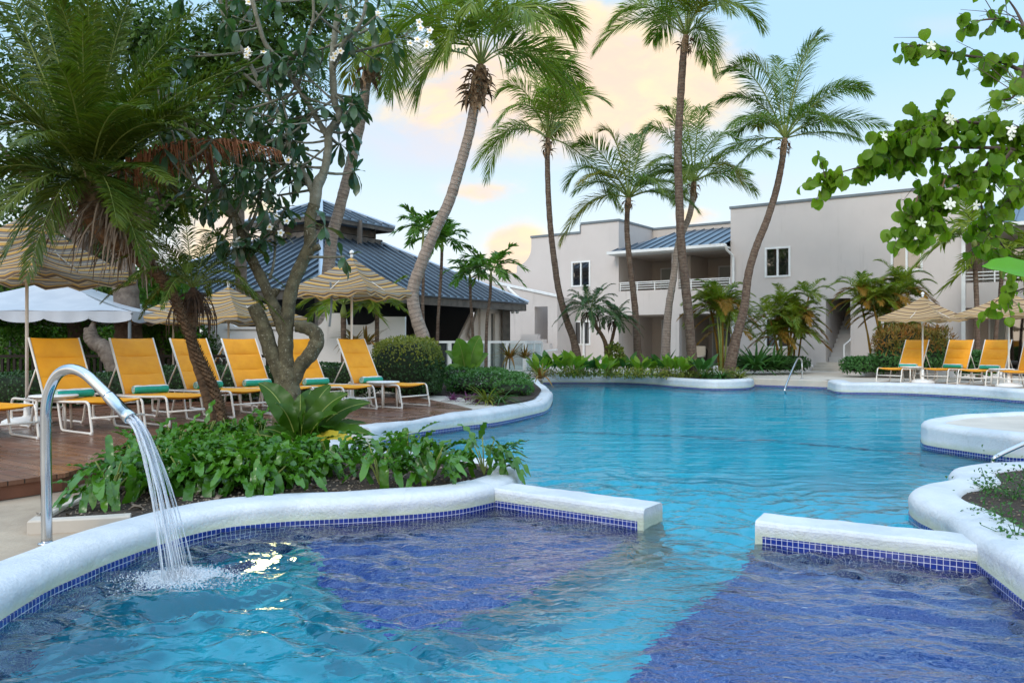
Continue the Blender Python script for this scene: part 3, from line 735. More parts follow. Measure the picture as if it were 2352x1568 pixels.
# --- right wing
WIN_U = [(1.43, 2.37), (6.01, 6.99)]; zt0, zt1 = 3.63, 4.76; zb0, zb1 = .85, 1.99
st0, st1, stz = 3.71, 4.60, 2.70
RW1 = 8.26
mb = MB(); holes = [(a, c, zt0, zt1) for a, c in WIN_U] + [(a, c, zb0, zb1) for a, c in WIN_U] + [(st0, st1, -.05, stz)]
wall_holes(mb, 0, RW1, -.05, 6.46, 0, .25, holes)
hbox(mb, -.0, .22, .25, 9, -.05, 6.45); hbox(mb, RW1 - .22, RW1, .25, 9, -.05, 6.45); hbox(mb, .22, RW1 - .22, .25, 9, 6.1, 6.2)
hbox(mb, st0 - .15, st0, .25, 6, -.05, 5.6); hbox(mb, st1, st1 + .15, .25, 6, -.05, 5.6); hbox(mb, st0, st1, 4.0, 4.2, -.05, 5.6)
mb.build('wall', M['wall'], hotel)
mb = MB(); hbox(mb, -.04, RW1 + .04, -.045, .29, 6.462, 6.56); hbox(mb, -.04, .26, .292, 9, 6.462, 6.56); hbox(mb, RW1 - .26, RW1 + .04, .292, 9, 6.462, 6.56); mb.build('parapet_cap', M['trim'], hotel)
def window(t0, t1, z0, z1, u=0.0, two=True, cur=False):
    mb = MB(); f = .055
    hbox(mb, t0 - .03, t1 + .03, u - .03, u + .08, z1 - f, z1 + .03); hbox(mb, t0 - .03, t1 + .03, u - .03, u + .08, z0 - .03, z0 + f)
    hbox(mb, t0 - .03, t0 + f, u - .029, u + .079, z0 + f, z1 - f); hbox(mb, t1 - f, t1 + .03, u - .029, u + .079, z0 + f, z1 - f)
    if two: mid_ = (t0 + t1) / 2; hbox(mb, mid_ - .035, mid_ + .035, u - .02, u + .07, z0 + f, z1 - f)
    w = mb.build('window', M['white'], hotel)
    mb = MB(); hbox(mb, t0 + f, t1 - f, u + .03, u + .045, z0 + f, z1 - f); g_ = mb.build('pane', M['glass'], w)
    g_.parent = w
    mb = MB(); nst = 9
    for side in (0, 1):
        a = lerp(t0, t1, .52 if side else .03); c_ = lerp(t0, t1, .97 if side else .48)
    return w
def nest(mb, name, m, w, smooth=False, ref=None):
    """sub-part: built in the frame of the thing, hung under the part"""
    o = mb.build(name, m, ref, smooth); o.parent = w; return o
def window2(ref, t0, t1, z0, z1, u=0.0, two=True):
    w = MB(); f = .042
    hbox(w, t0 - .03, t1 + .03, u - .03, u + .08, z1 - f, z1 + .03); hbox(w, t0 - .03, t1 + .03, u - .03, u + .08, z0 - .03, z0 + f)
    hbox(w, t0 - .03, t0 + f, u - .029, u + .079, z0 + f, z1 - f); hbox(w, t1 - f, t1 + .03, u - .029, u + .079, z0 + f, z1 - f)
    if two: md = (t0 + t1) / 2; hbox(w, md - .035, md + .035, u - .02, u + .07, z0 + f, z1 - f)
    w = w.build('window', M['white'], ref)
    mb = MB(); hbox(mb, t0 + f, t1 - f, u + .03, u + .045, z0 + f, z1 - f); nest(mb, 'pane', M['glass'], w, ref=ref)
    return w
for a, c in WIN_U:
    window2(hotel, a, c, zt0, zt1); window2(hotel, a, c, zb0, zb1)
# stairs inside the opening
mb = MB(); nst = 15
for i in range(nst):
    z1 = .30 + i * .178; hbox(mb, st0 + .02, st1 - .02, .10 + i * .27, 4.0, z1 - .178 - (.3 if i == 0 else 0), z1)
mb.build('stairs', mat('grey_stair_paint', (.50, .49, .48), rough=.6), hotel)
mb = MB()
for i in range(3): hbox(mb, st0 - .25 - .0 * i, st1 + .05, -.95 + i * .3, .09, -.02 if i == 0 else i * .1, .1 + i * .1)
mb.build('entry_steps', M['concrete'], hotel)
mb = MB(); p = [HM @ Vector((st1 - .02, u, z)) for u, z in ((-.9, .0), (-.9, .95), (.0, 1.12), (1.6, 2.1))]
mb.tube([p[0], p[1]], .03, 8); mb.tube(p[1:], .025, 8); mb.build('stair_handrail', M['white'], hotel)
# --- balcony bay
B0 = -5.1
tp0, tp1 = fac(1540, 700)[0], fac(1560, 700)[0]
slab0, slab1, par1 = 2.24, 2.62, 3.30
mb = MB()
hbox(mb, B0, -.002, .0, .18, slab0, par1)
hbox(mb, B0, -.002, .18, 3.4, slab0 + .002, slab1)
hbox(mb, tp0, tp1, .0, .30, -.05, slab0 - .001); hbox(mb, tp0 + .05, tp1 - .05, .0, .26, par1 + .001, 4.84)
mb.build('balcony', M['wall'], hotel)
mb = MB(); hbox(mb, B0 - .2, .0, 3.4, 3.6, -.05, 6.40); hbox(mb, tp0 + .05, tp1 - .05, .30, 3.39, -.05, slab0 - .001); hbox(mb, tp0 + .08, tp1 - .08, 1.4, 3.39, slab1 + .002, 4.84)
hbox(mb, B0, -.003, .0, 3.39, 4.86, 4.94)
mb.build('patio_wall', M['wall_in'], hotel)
mb = MB()
for z in (3.40, 3.50, 3.60): hbox(mb, B0 + .02, -.02, .06, .10, z - .016, z + .016)
for i in range(7): tt = lerp(B0 + .04, -.06, i / 6); hbox(mb, tt - .022, tt + .022, .058, .102, par1 + .001, 3.67)
hbox(mb, B0 + .0, -.0, .045, .115, 3.655, 3.695); mb.build('balcony_railing', M['white'], hotel)
# metal roof over the balcony
mb = MB(); ev, rz = 5.02, 6.22
P0, P1 = HM @ Vector((B0 - .22, -.55, ev)), HM @ Vector((-.01, -.55, ev)); Q0, Q1 = HM @ Vector((B0 + 1.45, 3.35, rz)), HM @ Vector((-.01, 3.35, rz))
lo = Vector((0, 0, -.06)); mb.add([P0, P1, Q1, Q0, P0 + lo, P1 + lo, Q1 + lo, Q0 + lo], [(0, 1, 2, 3), (7, 6, 5, 4), (0, 4, 5, 1), (3, 7, 4, 0), (2, 6, 7, 3)])
X0 = HM @ Vector((B0 - .22, 3.35, ev + .9)); mb.add([P0, Q0, HM @ Vector((B0 + .02, 3.35, ev + .35)), HM @ Vector((B0 + .02, .0, ev - .02))], [(0, 1, 2, 3)])
roofseams(mb, P0, P1, Q0, Q1, .44); mb.build('balcony_roof', M['roof'], hotel)
mb = MB(); hbox(mb, B0 - .25, .0, -.66, -.551, ev - .13, ev - .01); hbox(mb, B0, -.001, -.02, .1, 4.842, ev - .17)
hbox(mb, B0 - .2, -.0, -.549, -.02, ev - .16, ev - .10); mb.build('gutter', M['white'], hotel)
mb = MB(); mb.tube([HM @ Vector(p) for p in crom([(.02, -.62, 4.95), (.04, -.5, 4.75), (.14, -.16, 4.55), (.15, -.09, 4.3)], 5)] + [HM @ Vector((.15, -.09, .0))], .05, 8); mb.build('downspout', M['white'], hotel)
# balcony and patio doors
def slider(t0, t1, z0, z1, u):
    w = MB(); f = .06
    hbox(w, t0, t1, u - .05, u, z1 - f, z1); hbox(w, t0, t0 + f, u - .05, u, z0, z1 - f); hbox(w, t1 - f, t1, u - .05, u, z0, z1 - f); m_ = (t0 + t1) / 2; hbox(w, m_ - .04, m_ + .04, u - .05, u, z0, z1 - f)
    w = w.build('sliding_door', M['white'], hotel)
    mb = MB(); hbox(mb, t0 + f, t1 - f, u - .03, u - .012, z0, z1 - f); nest(mb, 'pane', M['glass'], w, ref=hotel)
    mb = MB(); g = []
    for i in range(31):
        tt = lerp(t0 + f, m_ - .05, i / 30); g.append([HM @ Vector((tt, u - .040 + .006 * math.sin(i * 1.6), z)) for z in (z0 + .05, z1 - f)])
    mb.sheet(g); nest(mb, 'curtain', M['curtain'], w, ref=hotel)
slider(B0 + .45, B0 + 1.9, slab1 + .01, 4.55, 3.39); slider(B0 + .5, B0 + 1.9, 0, 2.1, 3.39); slider(-2.1, -.7, 0, 2.1, 3.39); slider(-1.8, -.6, slab1 + .01, 4.5, 3.39)
# --- left wing
LW0 = -9.79; STP = -7.05
wu = (fac(1314, 620)[0], fac(1355, 620)[0]); zlu = (fac(1335, 657)[1], fac(1335, 601)[1]); zlb = (fac(1335, 791)[1], fac(1335, 738)[1])
mb = MB(); wall_holes(mb, LW0, B0, -.05, 6.02, 0, .25, [(wu[0], wu[1], *zlu), (wu[0], wu[1], *zlb)])
hbox(mb, STP, B0, .0, .25, 6.021, 6.42); hbox(mb, B0 - .22, B0, .25, 3.6, -.05, 6.42); hbox(mb, LW0, LW0 + .2, .25, 7, -.05, 6.02)
# concave shoulder at the left end
for k in range(8):
    a0, a1 = R(90 * k / 8), R(90 * (k + 1) / 8); r = .85
    pts = [(LW0 - r + r * math.cos(a0), 4.75 + r - r * math.sin(a0)), (LW0 - r + r * math.cos(a1), 4.75 + r - r * math.sin(a1)), (LW0 - r + r * math.cos(a1), -.05), (LW0 - r + r * math.cos(a0), -.05)]
    mb.prism(pts, HM, .0, .25)
hbox(mb, LW0 - 7, LW0 - .851, .0, .25, -.05, 4.4)
mb.build('wall', M['wall'], hotel)
mb = MB(); hbox(mb, LW0 - .03, STP, -.045, .29, 6.022, 6.12); hbox(mb, STP, B0 + .04, -.045, .29, 6.422, 6.52); hbox(mb, B0 - .26, B0 + .04, .291, 3.62, 6.422, 6.52); hbox(mb, B0 + .041, -.05, 3.36, 3.63, 6.402, 6.50); hbox(mb, STP - .04, STP, -.04, .28, 6.125, 6.42); mb.build('parapet_cap', M['trim'], hotel)
window2(hotel, *wu, *zlu); window2(hotel, *wu, *zlb)
mb = MB(); ld = fac(1341, 800)[0]; hbox(mb, ld, ld + .09, -.12, -.04, .0, 2.3); mb.build('downspout', M['white'], hotel)
# external stair block in front of the left wing
U = -1.6
def fz(px, py, u=U): return fac(px, py, u)
sa, sb = fz(1142, 653), fz(1278, 682); bl0 = fz(1126, 800)[0]; bl1 = sb[0] + .05
oa, ob = fz(1228, 705)[0], fz(1258, 705)[0]; oz = fz(1240, 704)[1]
mb = MB()
top = lambda t: lerp(sa[1], sb[1], (t - sa[0]) / (sb[0] - sa[0]))
for a, c, e in ((bl0 - 3, oa, -.05), (oa, ob, oz), (ob, bl1, -.05)):
    mb.prism([(a, e), (c, e), (c, top(c)), (a, top(a))], HM, U, U + .22)
hbox(mb, bl1 - .2, bl1, U + .22, 0, -.05, top(bl1)); hbox(mb, oa - .2, oa, U + .22, 0, -.05, oz + .3); hbox(mb, oa, ob, -.4, -.15, -.05, oz + .3)
mb.build('stair_block', M['wall'], hotel)
mb = MB(); mb.prism([(sa[0] - .1, top(sa[0] - .1) + .002), (bl1, top(bl1) + .002), (bl1, top(bl1) + .10), (sa[0] - .1, top(sa[0] - .1) + .10)], HM, U - .06, U + .28); mb.build('stair_coping', M['white'], hotel)
mb = MB(); q0, q1 = fz(1165, 660, U - .1), fz(1198, 690, U - .1); mb.tube([HM @ Vector((q0[0], U - .08, q0[1])), HM @ Vector((q1[0], U - .12, q1[1]))], .07, 8); mb.build('drain_pipe', M['white'], hotel)
mb = MB(); U2 = -2.4; sx = [fac(p, 770, U2)[0] for p in (1196, 1234, 1249, 1262, 1275, 1285)]; sz = [fac(1235, p, U2)[1] for p in (767, 779, 788, 800, 811)]
pts = [(sx[0], -.05), (sx[0], sz[0])]
for i in range(1, 5): pts += [(sx[i], sz[i - 1]), (sx[i], sz[i])]
pts += [(sx[5], sz[4]), (sx[5], -.05)]
mb.prism(pts, HM, U2, U2 + .25); mb.build('stepped_wall', M['wall'], hotel)
mb = MB(); p = [HM @ Vector((fac(a, c, U2 - .5)[0], U2 - .5, fac(a, c, U2 - .5)[1])) for a, c in ((1225, 815), (1255, 806), (1280, 803))]
mb.tube(p, .03, 8); mb.tube([p[1], Vector((p[1].x, p[1].y, 0))], .03, 8); mb.build('stair_handrail', M['white'], hotel)
# --- bay beyond the right wing
C1 = 20.0; mb = MB()
hbox(mb, RW1, C1, .18, 3.4, slab0 + .002, slab1); hbox(mb, RW1, C1, .0, .178, slab0, par1 - .2)
hbox(mb, RW1, C1, .0, 3.39, 4.86, 4.94); mb.build('balcony', M['wall'], hotel)
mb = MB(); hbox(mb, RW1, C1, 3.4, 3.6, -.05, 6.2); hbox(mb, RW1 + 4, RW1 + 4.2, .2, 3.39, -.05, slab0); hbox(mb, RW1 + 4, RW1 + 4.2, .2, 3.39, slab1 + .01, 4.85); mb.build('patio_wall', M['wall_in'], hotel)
mb = MB(); P0, P1 = HM @ Vector((RW1 + .02, -.55, ev)), HM @ Vector((C1, -.55, ev)); Q0, Q1 = HM @ Vector((RW1 + .02, 3.35, rz)), HM @ Vector((C1, 3.35, rz))
mb.add([P0, P1, Q1, Q0, P0 + lo, P1 + lo, Q1 + lo, Q0 + lo], [(0, 1, 2, 3), (7, 6, 5, 4), (0, 4, 5, 1), (3, 7, 4, 0), (2, 6, 7, 3)])
roofseams(mb, P0, P1, Q0, Q1, .44); mb.build('balcony_roof', M['roof'], hotel)
mb = MB()
for z in (3.22, 3.34, 3.46): hbox(mb, RW1 + .02, C1, .06, .10, z - .016, z + .016)
for i in range(13): tt = RW1 + .05 + i * .9; hbox(mb, tt - .022, tt + .022, .058, .102, par1 - .199, 3.5)
mb.build('balcony_railing', M['white'], hotel)
mb = MB(); hbox(mb, RW1 - .02, RW1 + .1, -.16, -.05, .0, 4.9); mb.build('downspout', M['white'], hotel)
mb = MB(); hbox(mb, RW1, C1, -.66, -.551, ev - .13, ev - .01); mb.build('gutter', M['white'], hotel)
slider(RW1 + .5, RW1 + 1.7, 0, 2.1, 3.39); slider(RW1 + .3, RW1 + 1.7, slab1 + .01, 4.6, 3.39)

# ================================================================ PAVILION
D0 = 31.0; uu = Vector((-.2330, .9725, 0)); vv = Vector((.9725, .2330, 0)); PC = uu * D0
pav = thing('pavilion', 'dark open pavilion with blue steel hip roof and small raised cupola', 'pavilion', PC)
def pyr(mb, r0, z0, r1, z1, th=.05):
    c0 = [PC - uu * r0, PC + vv * r0, PC + uu * r0, PC - vv * r0]; c1 = [PC - uu * r1, PC + vv * r1, PC + uu * r1, PC - vv * r1]
    for i in range(4):
        P0, P1, Q1, Q0 = c0[i] + Vector((0, 0, z0)), c0[(i + 1) % 4] + Vector((0, 0, z0)), c1[(i + 1) % 4] + Vector((0, 0, z1)), c1[i] + Vector((0, 0, z1))
        lo = Vector((0, 0, -th)); mb.add([P0, P1, Q1, Q0, P0 + lo, P1 + lo, Q1 + lo, Q0 + lo], [(0, 1, 2, 3), (7, 6, 5, 4), (0, 4, 5, 1)])
        roofseams(mb, P0, P1, Q0, Q1, .42, .06, .045)
mb = MB(); pyr(mb, 8.1, 2.62, 2.15, 4.85); rf = mb.build('roof', M['roof'], pav)
mb = MB(); pyr(mb, 2.78, 5.47, .06, 6.36); cup = mb.build('cupola_roof', M['roof'], pav)
mb = MB()
for r0, z0, r1, z1 in ((8.1, 2.62, 2.2, 4.85), (2.78, 5.47, .05, 6.36)):
    for dv in (-uu, vv, -vv): mb.tube([PC + dv * r0 + Vector((0, 0, z0 + .03)), PC + dv * r1 + Vector((0, 0, z1 + .03))], .075, 6)
nest(mb, 'ridge_cap', M['ridge'], rf, ref=pav)
mb = MB()
def ring(mb, r, z0, z1, th=.06):
    c = [PC - uu * r, PC + vv * r, PC + uu * r, PC - vv * r]
    for i in range(4):
        a, b_ = c[i], c[(i + 1) % 4]; e = (b_ - a).normalized(); nn = Vector((-e.y, e.x, 0)); L = (b_ - a).length
        Mx = Matrix(((e.x, nn.x, 0, a.x), (e.y, nn.y, 0, a.y), (0, 0, 1, 0), (0, 0, 0, 1))); mb.box(.0, L - .001, 0, th, z0, z1, Mx)
ring(mb, 8.02, 2.30, 2.56, .08); ring(mb, 2.74, 5.28, 5.42, .05); ring(mb, 2.3, 4.62, 4.98, .1); ring(mb, 2.05, 5.05, 5.3, .1); mb.build('fascia', M['fascia'], pav)
for dv in (-uu, vv, uu, -vv, (vv - uu) / 1.42, (-vv - uu) / 1.42, (vv + uu) / 1.42): c = PC + dv * 1.95; mb = MB(); mb.box(-.08, .08, -.08, .08, 4.5, 5.5, Matrix.Translation(c)); mb.build('cupola_post', M['fascia'], pav)
for dv in (-uu, vv, -vv, uu): c = PC + dv * 7.2; mb = MB(); mb.box(-.15, .15, -.15, .15, -.02, 2.7, Matrix.Translation(c)); mb.build('corner_post', M['fascia'], pav)
# walls on the right-hand side, with a dark open bay
e = (vv + uu).normalized(); s0 = PC - uu * 6.9; nn = (vv - uu).normalized()
PM = Matrix(((e.x, -nn.x, 0, s0.x), (e.y, -nn.y, 0, s0.y), (0, 0, 1, 0), (0, 0, 0, 1)))
def pt(px):
    k = (px - CX) / F; t = (k * s0.y - s0.x) / (e.x - k * e.y); return t
L = 6.9 * 1.4142
w0, d0, d1 = pt(1104), pt(1128), pt(1158)
mb = MB()
mb.box(w0, d0, .0, .2, -.02, 2.5, PM); mb.box(d1, L - .3, 0, .2, -.02, 2.5, PM); mb.box(d0, d1, 0, .2, 2.18, 2.5, PM)
mb.prism([(w0 - .55, 1.35), (w0, .9), (w0, 2.45), (w0 - .25, 1.9)], PM, .1, .2)
mb.prism([(w0 - 1.0, .0), (w0 - .001, .0), (w0 - .001, 2.3), (w0 - .45, 1.75), (w0 - .9, 1.2)], PM, .35, .45)
mb.build('wall', M['beige'], pav)
mb = MB(); mb.box(d0 + .001, d1 - .001, .1, .16, .0, 2.179, PM); mb.build('door', mat('grey_door', (.10, .10, .09), rough=.5), pav)
mb = MB(); mb.box(-.5, w0, 3.5, 3.6, -.02, 2.9, PM); mb.box(-.5, w0 + 3, .3, 3.5, 2.75, 2.85, PM); mb.box(w0, w0 + .1, .46, 3.5, 0, 2.74, PM); mb.build('interior', M['darkin'], pav)
mb = MB(); mb.box(-1.5, w0 - .8, 1.0, 1.6, .0, .95, PM); mb.box(-1.6, w0 - .7, .9, 1.7, .95, 1.02, PM); mb.build('counter', M['dark'], pav)
mb = MB(); c = PM @ Vector((pt(1166), -.35, 2.28)); 
for dx in (-.09, .09): mb.lathe([(.02, -.08), (.06, -.08), (.075, .02), (.03, .06)], 12, Matrix.Translation(c + Vector((dx, 0, 0)))); 
mb.build('floodlight', M['white'], pav)

# ---------------------------------------------------------------- white garden wall
YW = 18.6
def gwx(px): return (px - CX) / F * YW
def gwz(py): return HC + (CY - py) / F * YW
FM = Matrix.Translation((0, YW, 0))
t = thing('garden_wall', 'white garden wall with curved stepped top behind the hedge', 'wall', (-5, YW, 0))
mb = MB(); pts = [(gwx(470), 0), (gwx(470), gwz(730)), (gwx(528), gwz(730))]
def arc(px0, py0, px1, py1, k=6, flip=False):
    out = []
    for i in range(1, k + 1):
        a = R(90 * i / k)
        x = lerp(px0, px1, (1 - math.cos(a)) if not flip else math.sin(a)); y = lerp(py0, py1, math.sin(a) if not flip else (1 - math.cos(a)))
        out.append((gwx(x), gwz(y)))
    return out
pts += arc(528, 730, 556, 754) + [(gwx(712), gwz(754))] + arc(712, 754, 748, 719, flip=True) + [(gwx(790), gwz(719)), (gwx(795), gwz(746)), (gwx(836), gwz(746))] + arc(836, 746, 864, 727, flip=True) + [(gwx(930), gwz(727)), (gwx(930), 0)]
mb.prism(pts, FM, 0, .22); mb.build('wall_body', M['garden_wall'], t)
mb = MB(); mb.box(gwx(520), gwx(735), -.06, -.002, gwz(754) - .02, gwz(754) + .035, FM); mb.build('ledge', M['garden_wall'], t)
mb = MB(); mb.box(gwx(497), gwx(505), -.05, -.001, gwz(828), gwz(812), FM); mb.build('electric_box', M['trim'], t)

# ---------------------------------------------------------------- glass fence
def glass_fence():
    a, c = G(990, 858), G(1252, 850); a = Vector((-2.4, 24.8, 0)); c = Vector((.94, 28.6, 0)); c = W(1205, 784, 28.4); c.z = 0; a = W(985, 784, 26.4); a.z = 0; e_ = W(1243, 784, 31.0); e_.z = 0
    t = thing('glass_fence', 'low glass fence with white posts in front of the pavilion', 'fence', a)
    segs = [(a, c, 5), (c, e_, 2)]
    rl = MB()
    for p, q, n in segs:
        rl.tube([p + Vector((0, 0, 1.06)), q + Vector((0, 0, 1.06))], .055, 4)
        d = (q - p).normalized()
        for i in range(n):
            u0, u1 = p.lerp(q, i / n), p.lerp(q, (i + 1) / n)
            mb = MB(); nrm = Vector((-d.y, d.x, 0)) * .006; k0, k1 = u0 + d * .09, u1 - d * .09
            vs = [k0 + nrm, k1 + nrm, k1 - nrm, k0 - nrm]; mb.add([(*x.xy, .06) for x in vs] + [(*x.xy, 1.0) for x in vs], [(0, 1, 2, 3), (4, 7, 6, 5), (0, 4, 5, 1), (1, 5, 6, 2), (2, 6, 7, 3), (3, 7, 4, 0)]); mb.build('glass_panel', M['pane'], t)
        for i in range(n + 1):
            mb = MB(); u0 = p.lerp(q, i / n); ang = math.atan2(d.y, d.x)
            if i == n and n == 5: continue
            mb.box(-.06, .06, -.06, .06, -.05, 1.03, Matrix.Translation(u0) @ Matrix.Rotation(ang, 4, 'Z')); mb.build('post', M['white'], t)
        rl.tube([p + Vector((0, 0, .03)), q + Vector((0, 0, .03))], .03, 4)
    rl.build('rail', M['white'], t)
glass_fence()
# low white planter walls and beds along the hotel
def kerb(label, pts, z1, w=.2, name='planter_wall', cat='planter wall'):
    t = thing(name, label, cat, (pts[0][0], pts[0][1], 0)); mb = MB(); P = [(p[0], p[1]) for p in pts]
    sweep(mb, P, [(-w / 2, -.02), (-w / 2, z1 - .03), (-w / 2 + .03, z1), (w / 2 - .03, z1), (w / 2, z1 - .03), (w / 2, -.02)]); mb.build('wall_body', M['garden_wall'], t)
k1 = [G(1640, 852), G(1700, 852), G(1840, 851), G(1862, 850)]; kerb('low white planter wall under the areca palms left of the hotel stairs', [(p.x, p.y) for p in k1] + [(G(1868, 850).x + .15, G(1868, 850).y + .9)], .2)
k2 = [G(1938, 850), G(1945, 858), G(1990, 862), G(2140, 864), G(2300, 866)]; kerb('low white planter wall behind the right row of loungers', [(p.x - .1, p.y + 1.6) for p in k2[:1]] + [(p.x, p.y) for p in k2], .22)
bed('soil_bed', [(p.x, p.y + .15) for p in k1] + [tuple((HM @ Vector((3.4, -.05, 0))).xy), tuple((HM @ Vector((-1.8, -.05, 0))).xy)], .13)
bed('soil_bed', [(p.x, p.y + .12) for p in k2] + [tuple((HM @ Vector((11, -.05, 0))).xy), tuple((HM @ Vector((4.75, -.05, 0))).xy)], .15)
# dark picket fence behind the deck
t = thing('picket_fence', 'dark timber picket fence behind the left loungers', 'fence', (-9, 16.4, 0)); mb = MB()
xs = np.arange(-14, -4.6, .13)
for x in xs: mb.box(x - .028, x + .028, 16.78, 16.82, .02, .72)
mb.build('pickets', M['dark'], t); mb = MB(); mb.box(-14, -4.6, 16.75, 16.85, .74, .80); mb.box(-14, -4.6, 16.83, 16.87, .12, .18); mb.build('rails', M['dark'], t)
# ================================================================ LOUNGERS
def puff_sheet(mb, P0, X, Y, N, lx, ly, seams, th=.05, nu=40, nv=8, edge=.012):
    """quilted sling: lx along X, ly along Y, seams at fractions of lx"""
    def h(s, v):
        q = [0] + list(seams) + [1]
        for a, c in zip(q, q[1:]):
            if a - 1e-9 <= s <= c + 1e-9:
                f = (s - a) / (c - a); return (math.sin(math.pi * f) ** .45) * (1 - abs(2 * v - 1) ** 4)
        return 0
    us = sorted(set([i / nu for i in range(nu + 1)] + [x + d for x in seams for d in (-.006, 0, .006)]))
    for sg in (1, -1):
        g = []
        for s in us:
            row = []
            for j in range(nv + 1):
                v = j / nv; sag = -.018 * math.sin(math.pi * v)
                row.append(P0 + X * (s * lx) + Y * ((v - .5) * ly) + N * (sag + sg * edge * .5 + (sg * th * .5 * h(s, v)) + (.0025 * math.sin(s * 71 + v * 9) * math.sin(v * 23 + s * 5) if 0 < v < 1 else 0)))
            g.append(row if sg > 0 else row[::-1])
        mb.sheet(g)
    e = []
    for s in (0, 1):
        a = [P0 + X * (s * lx) + Y * ((j / nv - .5) * ly) + N * (-.018 * math.sin(math.pi * j / nv)) for j in range(nv + 1)]
        mb.tube(a, edge * .8, 6)
    for v in (-.5, .5): mb.tube([P0 + Y * (v * ly), P0 + X * lx + Y * (v * ly)], edge * .8, 6)
def make_lounger(label, group, loc, rz):
    t = thing('sun_lounger', label, 'sun lounger', (0, 0, 0), 0, group)
    r = .0155; hw = .325; LN = 1.92; HG = 1.12; BL = .86; BA = R(62)
    fr = MB()
    for s in (-1, 1):
        y = s * hw
        fr.tube(crom([(.02, y, .30), (.035, y, .345), (.075, y, .372), (.16, y, .375), (.45, y, .362), (.8, y, .352), (HG, y, .345), (1.5, y, .345), (LN - .1, y, .348), (LN - .02, y, .335), (LN, y, .30)], 4), r, 8)
    for x, z in ((.30, .352), (.78, .338), (HG + .02, .325), (1.55, .335)): fr.tube([(x, -hw, z), (x, hw, z)], r * .8, 6)
    fr.build('frame', M['frame'], t, True)
    for s in (-1, 1):
        y = s * hw
        for pts in ([(.02, y, .30), (-.0, y, .20), (-.035, y, .05), (-.03, y, .018), (.02, y, .014), (.5, y, .014), (.62, y, .02), (.66, y, .06), (.74, y, .34)],
                    [(LN, y, .30), (LN + .01, y, .20), (LN + .0, y, .04), (LN - .04, y, .014), (LN - .4, y, .014), (LN - .5, y, .03), (LN - .58, y, .335)]):
            mb = MB(); mb.tube(crom(pts, 4), r, 8); lg = mb.build('leg', M['frame'], t, True)
            x0 = pts[3][0]; mb = MB(); mb.lathe([(.018, 0), (.021, .004), (.021, .03), (.017, .034)], 10, Matrix.Translation((x0 + .005, y, 0)))
            f = mb.build('foot_cap', M['white'], None, True); f.parent = lg
    mb = MB(); mb.tube([(-.012, -hw, .19), (-.012, hw, .19)], r * .85, 8); mb.tube([(LN + .008, -hw, .19), (LN + .008, hw, .19)], r * .85, 8); mb.build('crossbar', M['frame'], t, True)
    mb = MB(); g = []; seat = MB()
    X = Vector((1, 0, -.02)).normalized(); Nn = Vector((.02, 0, 1)).normalized(); puff_sheet(seat, Vector((.06, 0, .375)), X, Vector((0, 1, 0)), Nn, HG - .08, hw * 2 - .03, [.28, .55, .8])
    seat.build('seat', M['sling'], t, True)
    X = Vector((math.cos(BA), 0, math.sin(BA))); Nn = Vector((-math.sin(BA), 0, math.cos(BA)))
    P0 = Vector((HG - .02, 0, .365)); bk = MB(); puff_sheet(bk, P0 + X * .02, X, Vector((0, 1, 0)), Nn, BL - .03, hw * 2 - .05, [.34, .67]); bk.build('backrest', M['sling'], t, True)
    mb = MB()
    for s in (-1, 1): mb.tube([P0 + Vector((0, s * (hw - .015), 0)), P0 + X * BL + Vector((0, s * (hw - .015), 0))], r * .95, 8)
    mb.tube([P0 + X * .45 + Nn * -.03 + Vector((0, -hw + .02, 0)), P0 + X * .45 + Nn * -.03 + Vector((0, hw - .02, 0))], r * .7, 6)
    mb.tube([P0 + X * .45 - Nn * .03 + Vector((0, hw - .03, 0)), (1.62, hw - .03, .345)], r * .7, 6); mb.tube([P0 + X * .45 - Nn * .03 + Vector((0, -hw + .03, 0)), (1.62, -hw + .03, .345)], r * .7, 6)
    mb.build('back_frame', M['frame'], t, True)
    t.location = loc; t.rotation_euler = (0, 0, rz); return t
def make_towel(label, loc, rz, group):
    t = thing('rolled_towel', label, 'towel', (0, 0, 0), 0, group)
    mb = MB(); r = .058; L = .46; n = 22; g = [];
    for i in range(15):
        y = (i / 14 - .5) * L; row = []
        for k in range(n + 1):
            a = 2 * math.pi * k / n; rr = r * (1 + .035 * math.sin(a * 3 + i * .7) + .03 * math.sin(i * 1.1)) * (1 if 0 < i < 14 else .9)
            row.append(Vector((rr * math.cos(a) * 1.08, y, rr * .92 + rr * .92 * math.sin(a))))
        g.append(row)
    mb.sheet(g)
    for row, rv in ((g[0], 0), (g[-1], 1)): mb.add(row[:-1], [tuple(reversed(range(n))) if rv else tuple(range(n))])
    mb.build('roll', M['towel_teal'], t, True)
    mb = MB(); g = []
    for i in range(15):
        y = (i / 14 - .5) * (L - .004); row = []
        for k in range(9):
            a = R(22 + 112 * k / 8); rr = (r + .0035) * (1 + .035 * math.sin(a * 3 + i * .7) + .03 * math.sin(i * 1.1)) * (1 if 0 < i < 14 else .92)
            row.append(Vector((rr * math.cos(a) * 1.08, y, r * .92 + rr * .92 * math.sin(a))))
        g.append(row)
    mb.sheet(g); mb.build('white_stripe', M['towel_white'], t, True)
    mb = MB()
    for s in (-1, 1):
        pts = [Vector((math.cos(a) * (r * .92 * (1 - a / 19)), s * (L / 2 + .001), r * .92 + math.sin(a) * r * .85 * (1 - a / 19))) for a in np.arange(0, 17, .4)]
        mb.tube(pts, .0035, 5)
    mb.build('spiral_edge', M['towel_white'], t, True)
    t.location = loc; t.rotation_euler = (0, 0, rz); return t
ANG = math.atan2(.581, -.814)
near_feet = [(-5.62, 8.26), (-4.87, 9.19), (-4.33, 10.03), (-3.92, 11.15), (-3.42, 11.72), (-2.55, 12.12), (-1.78, 12.72)]
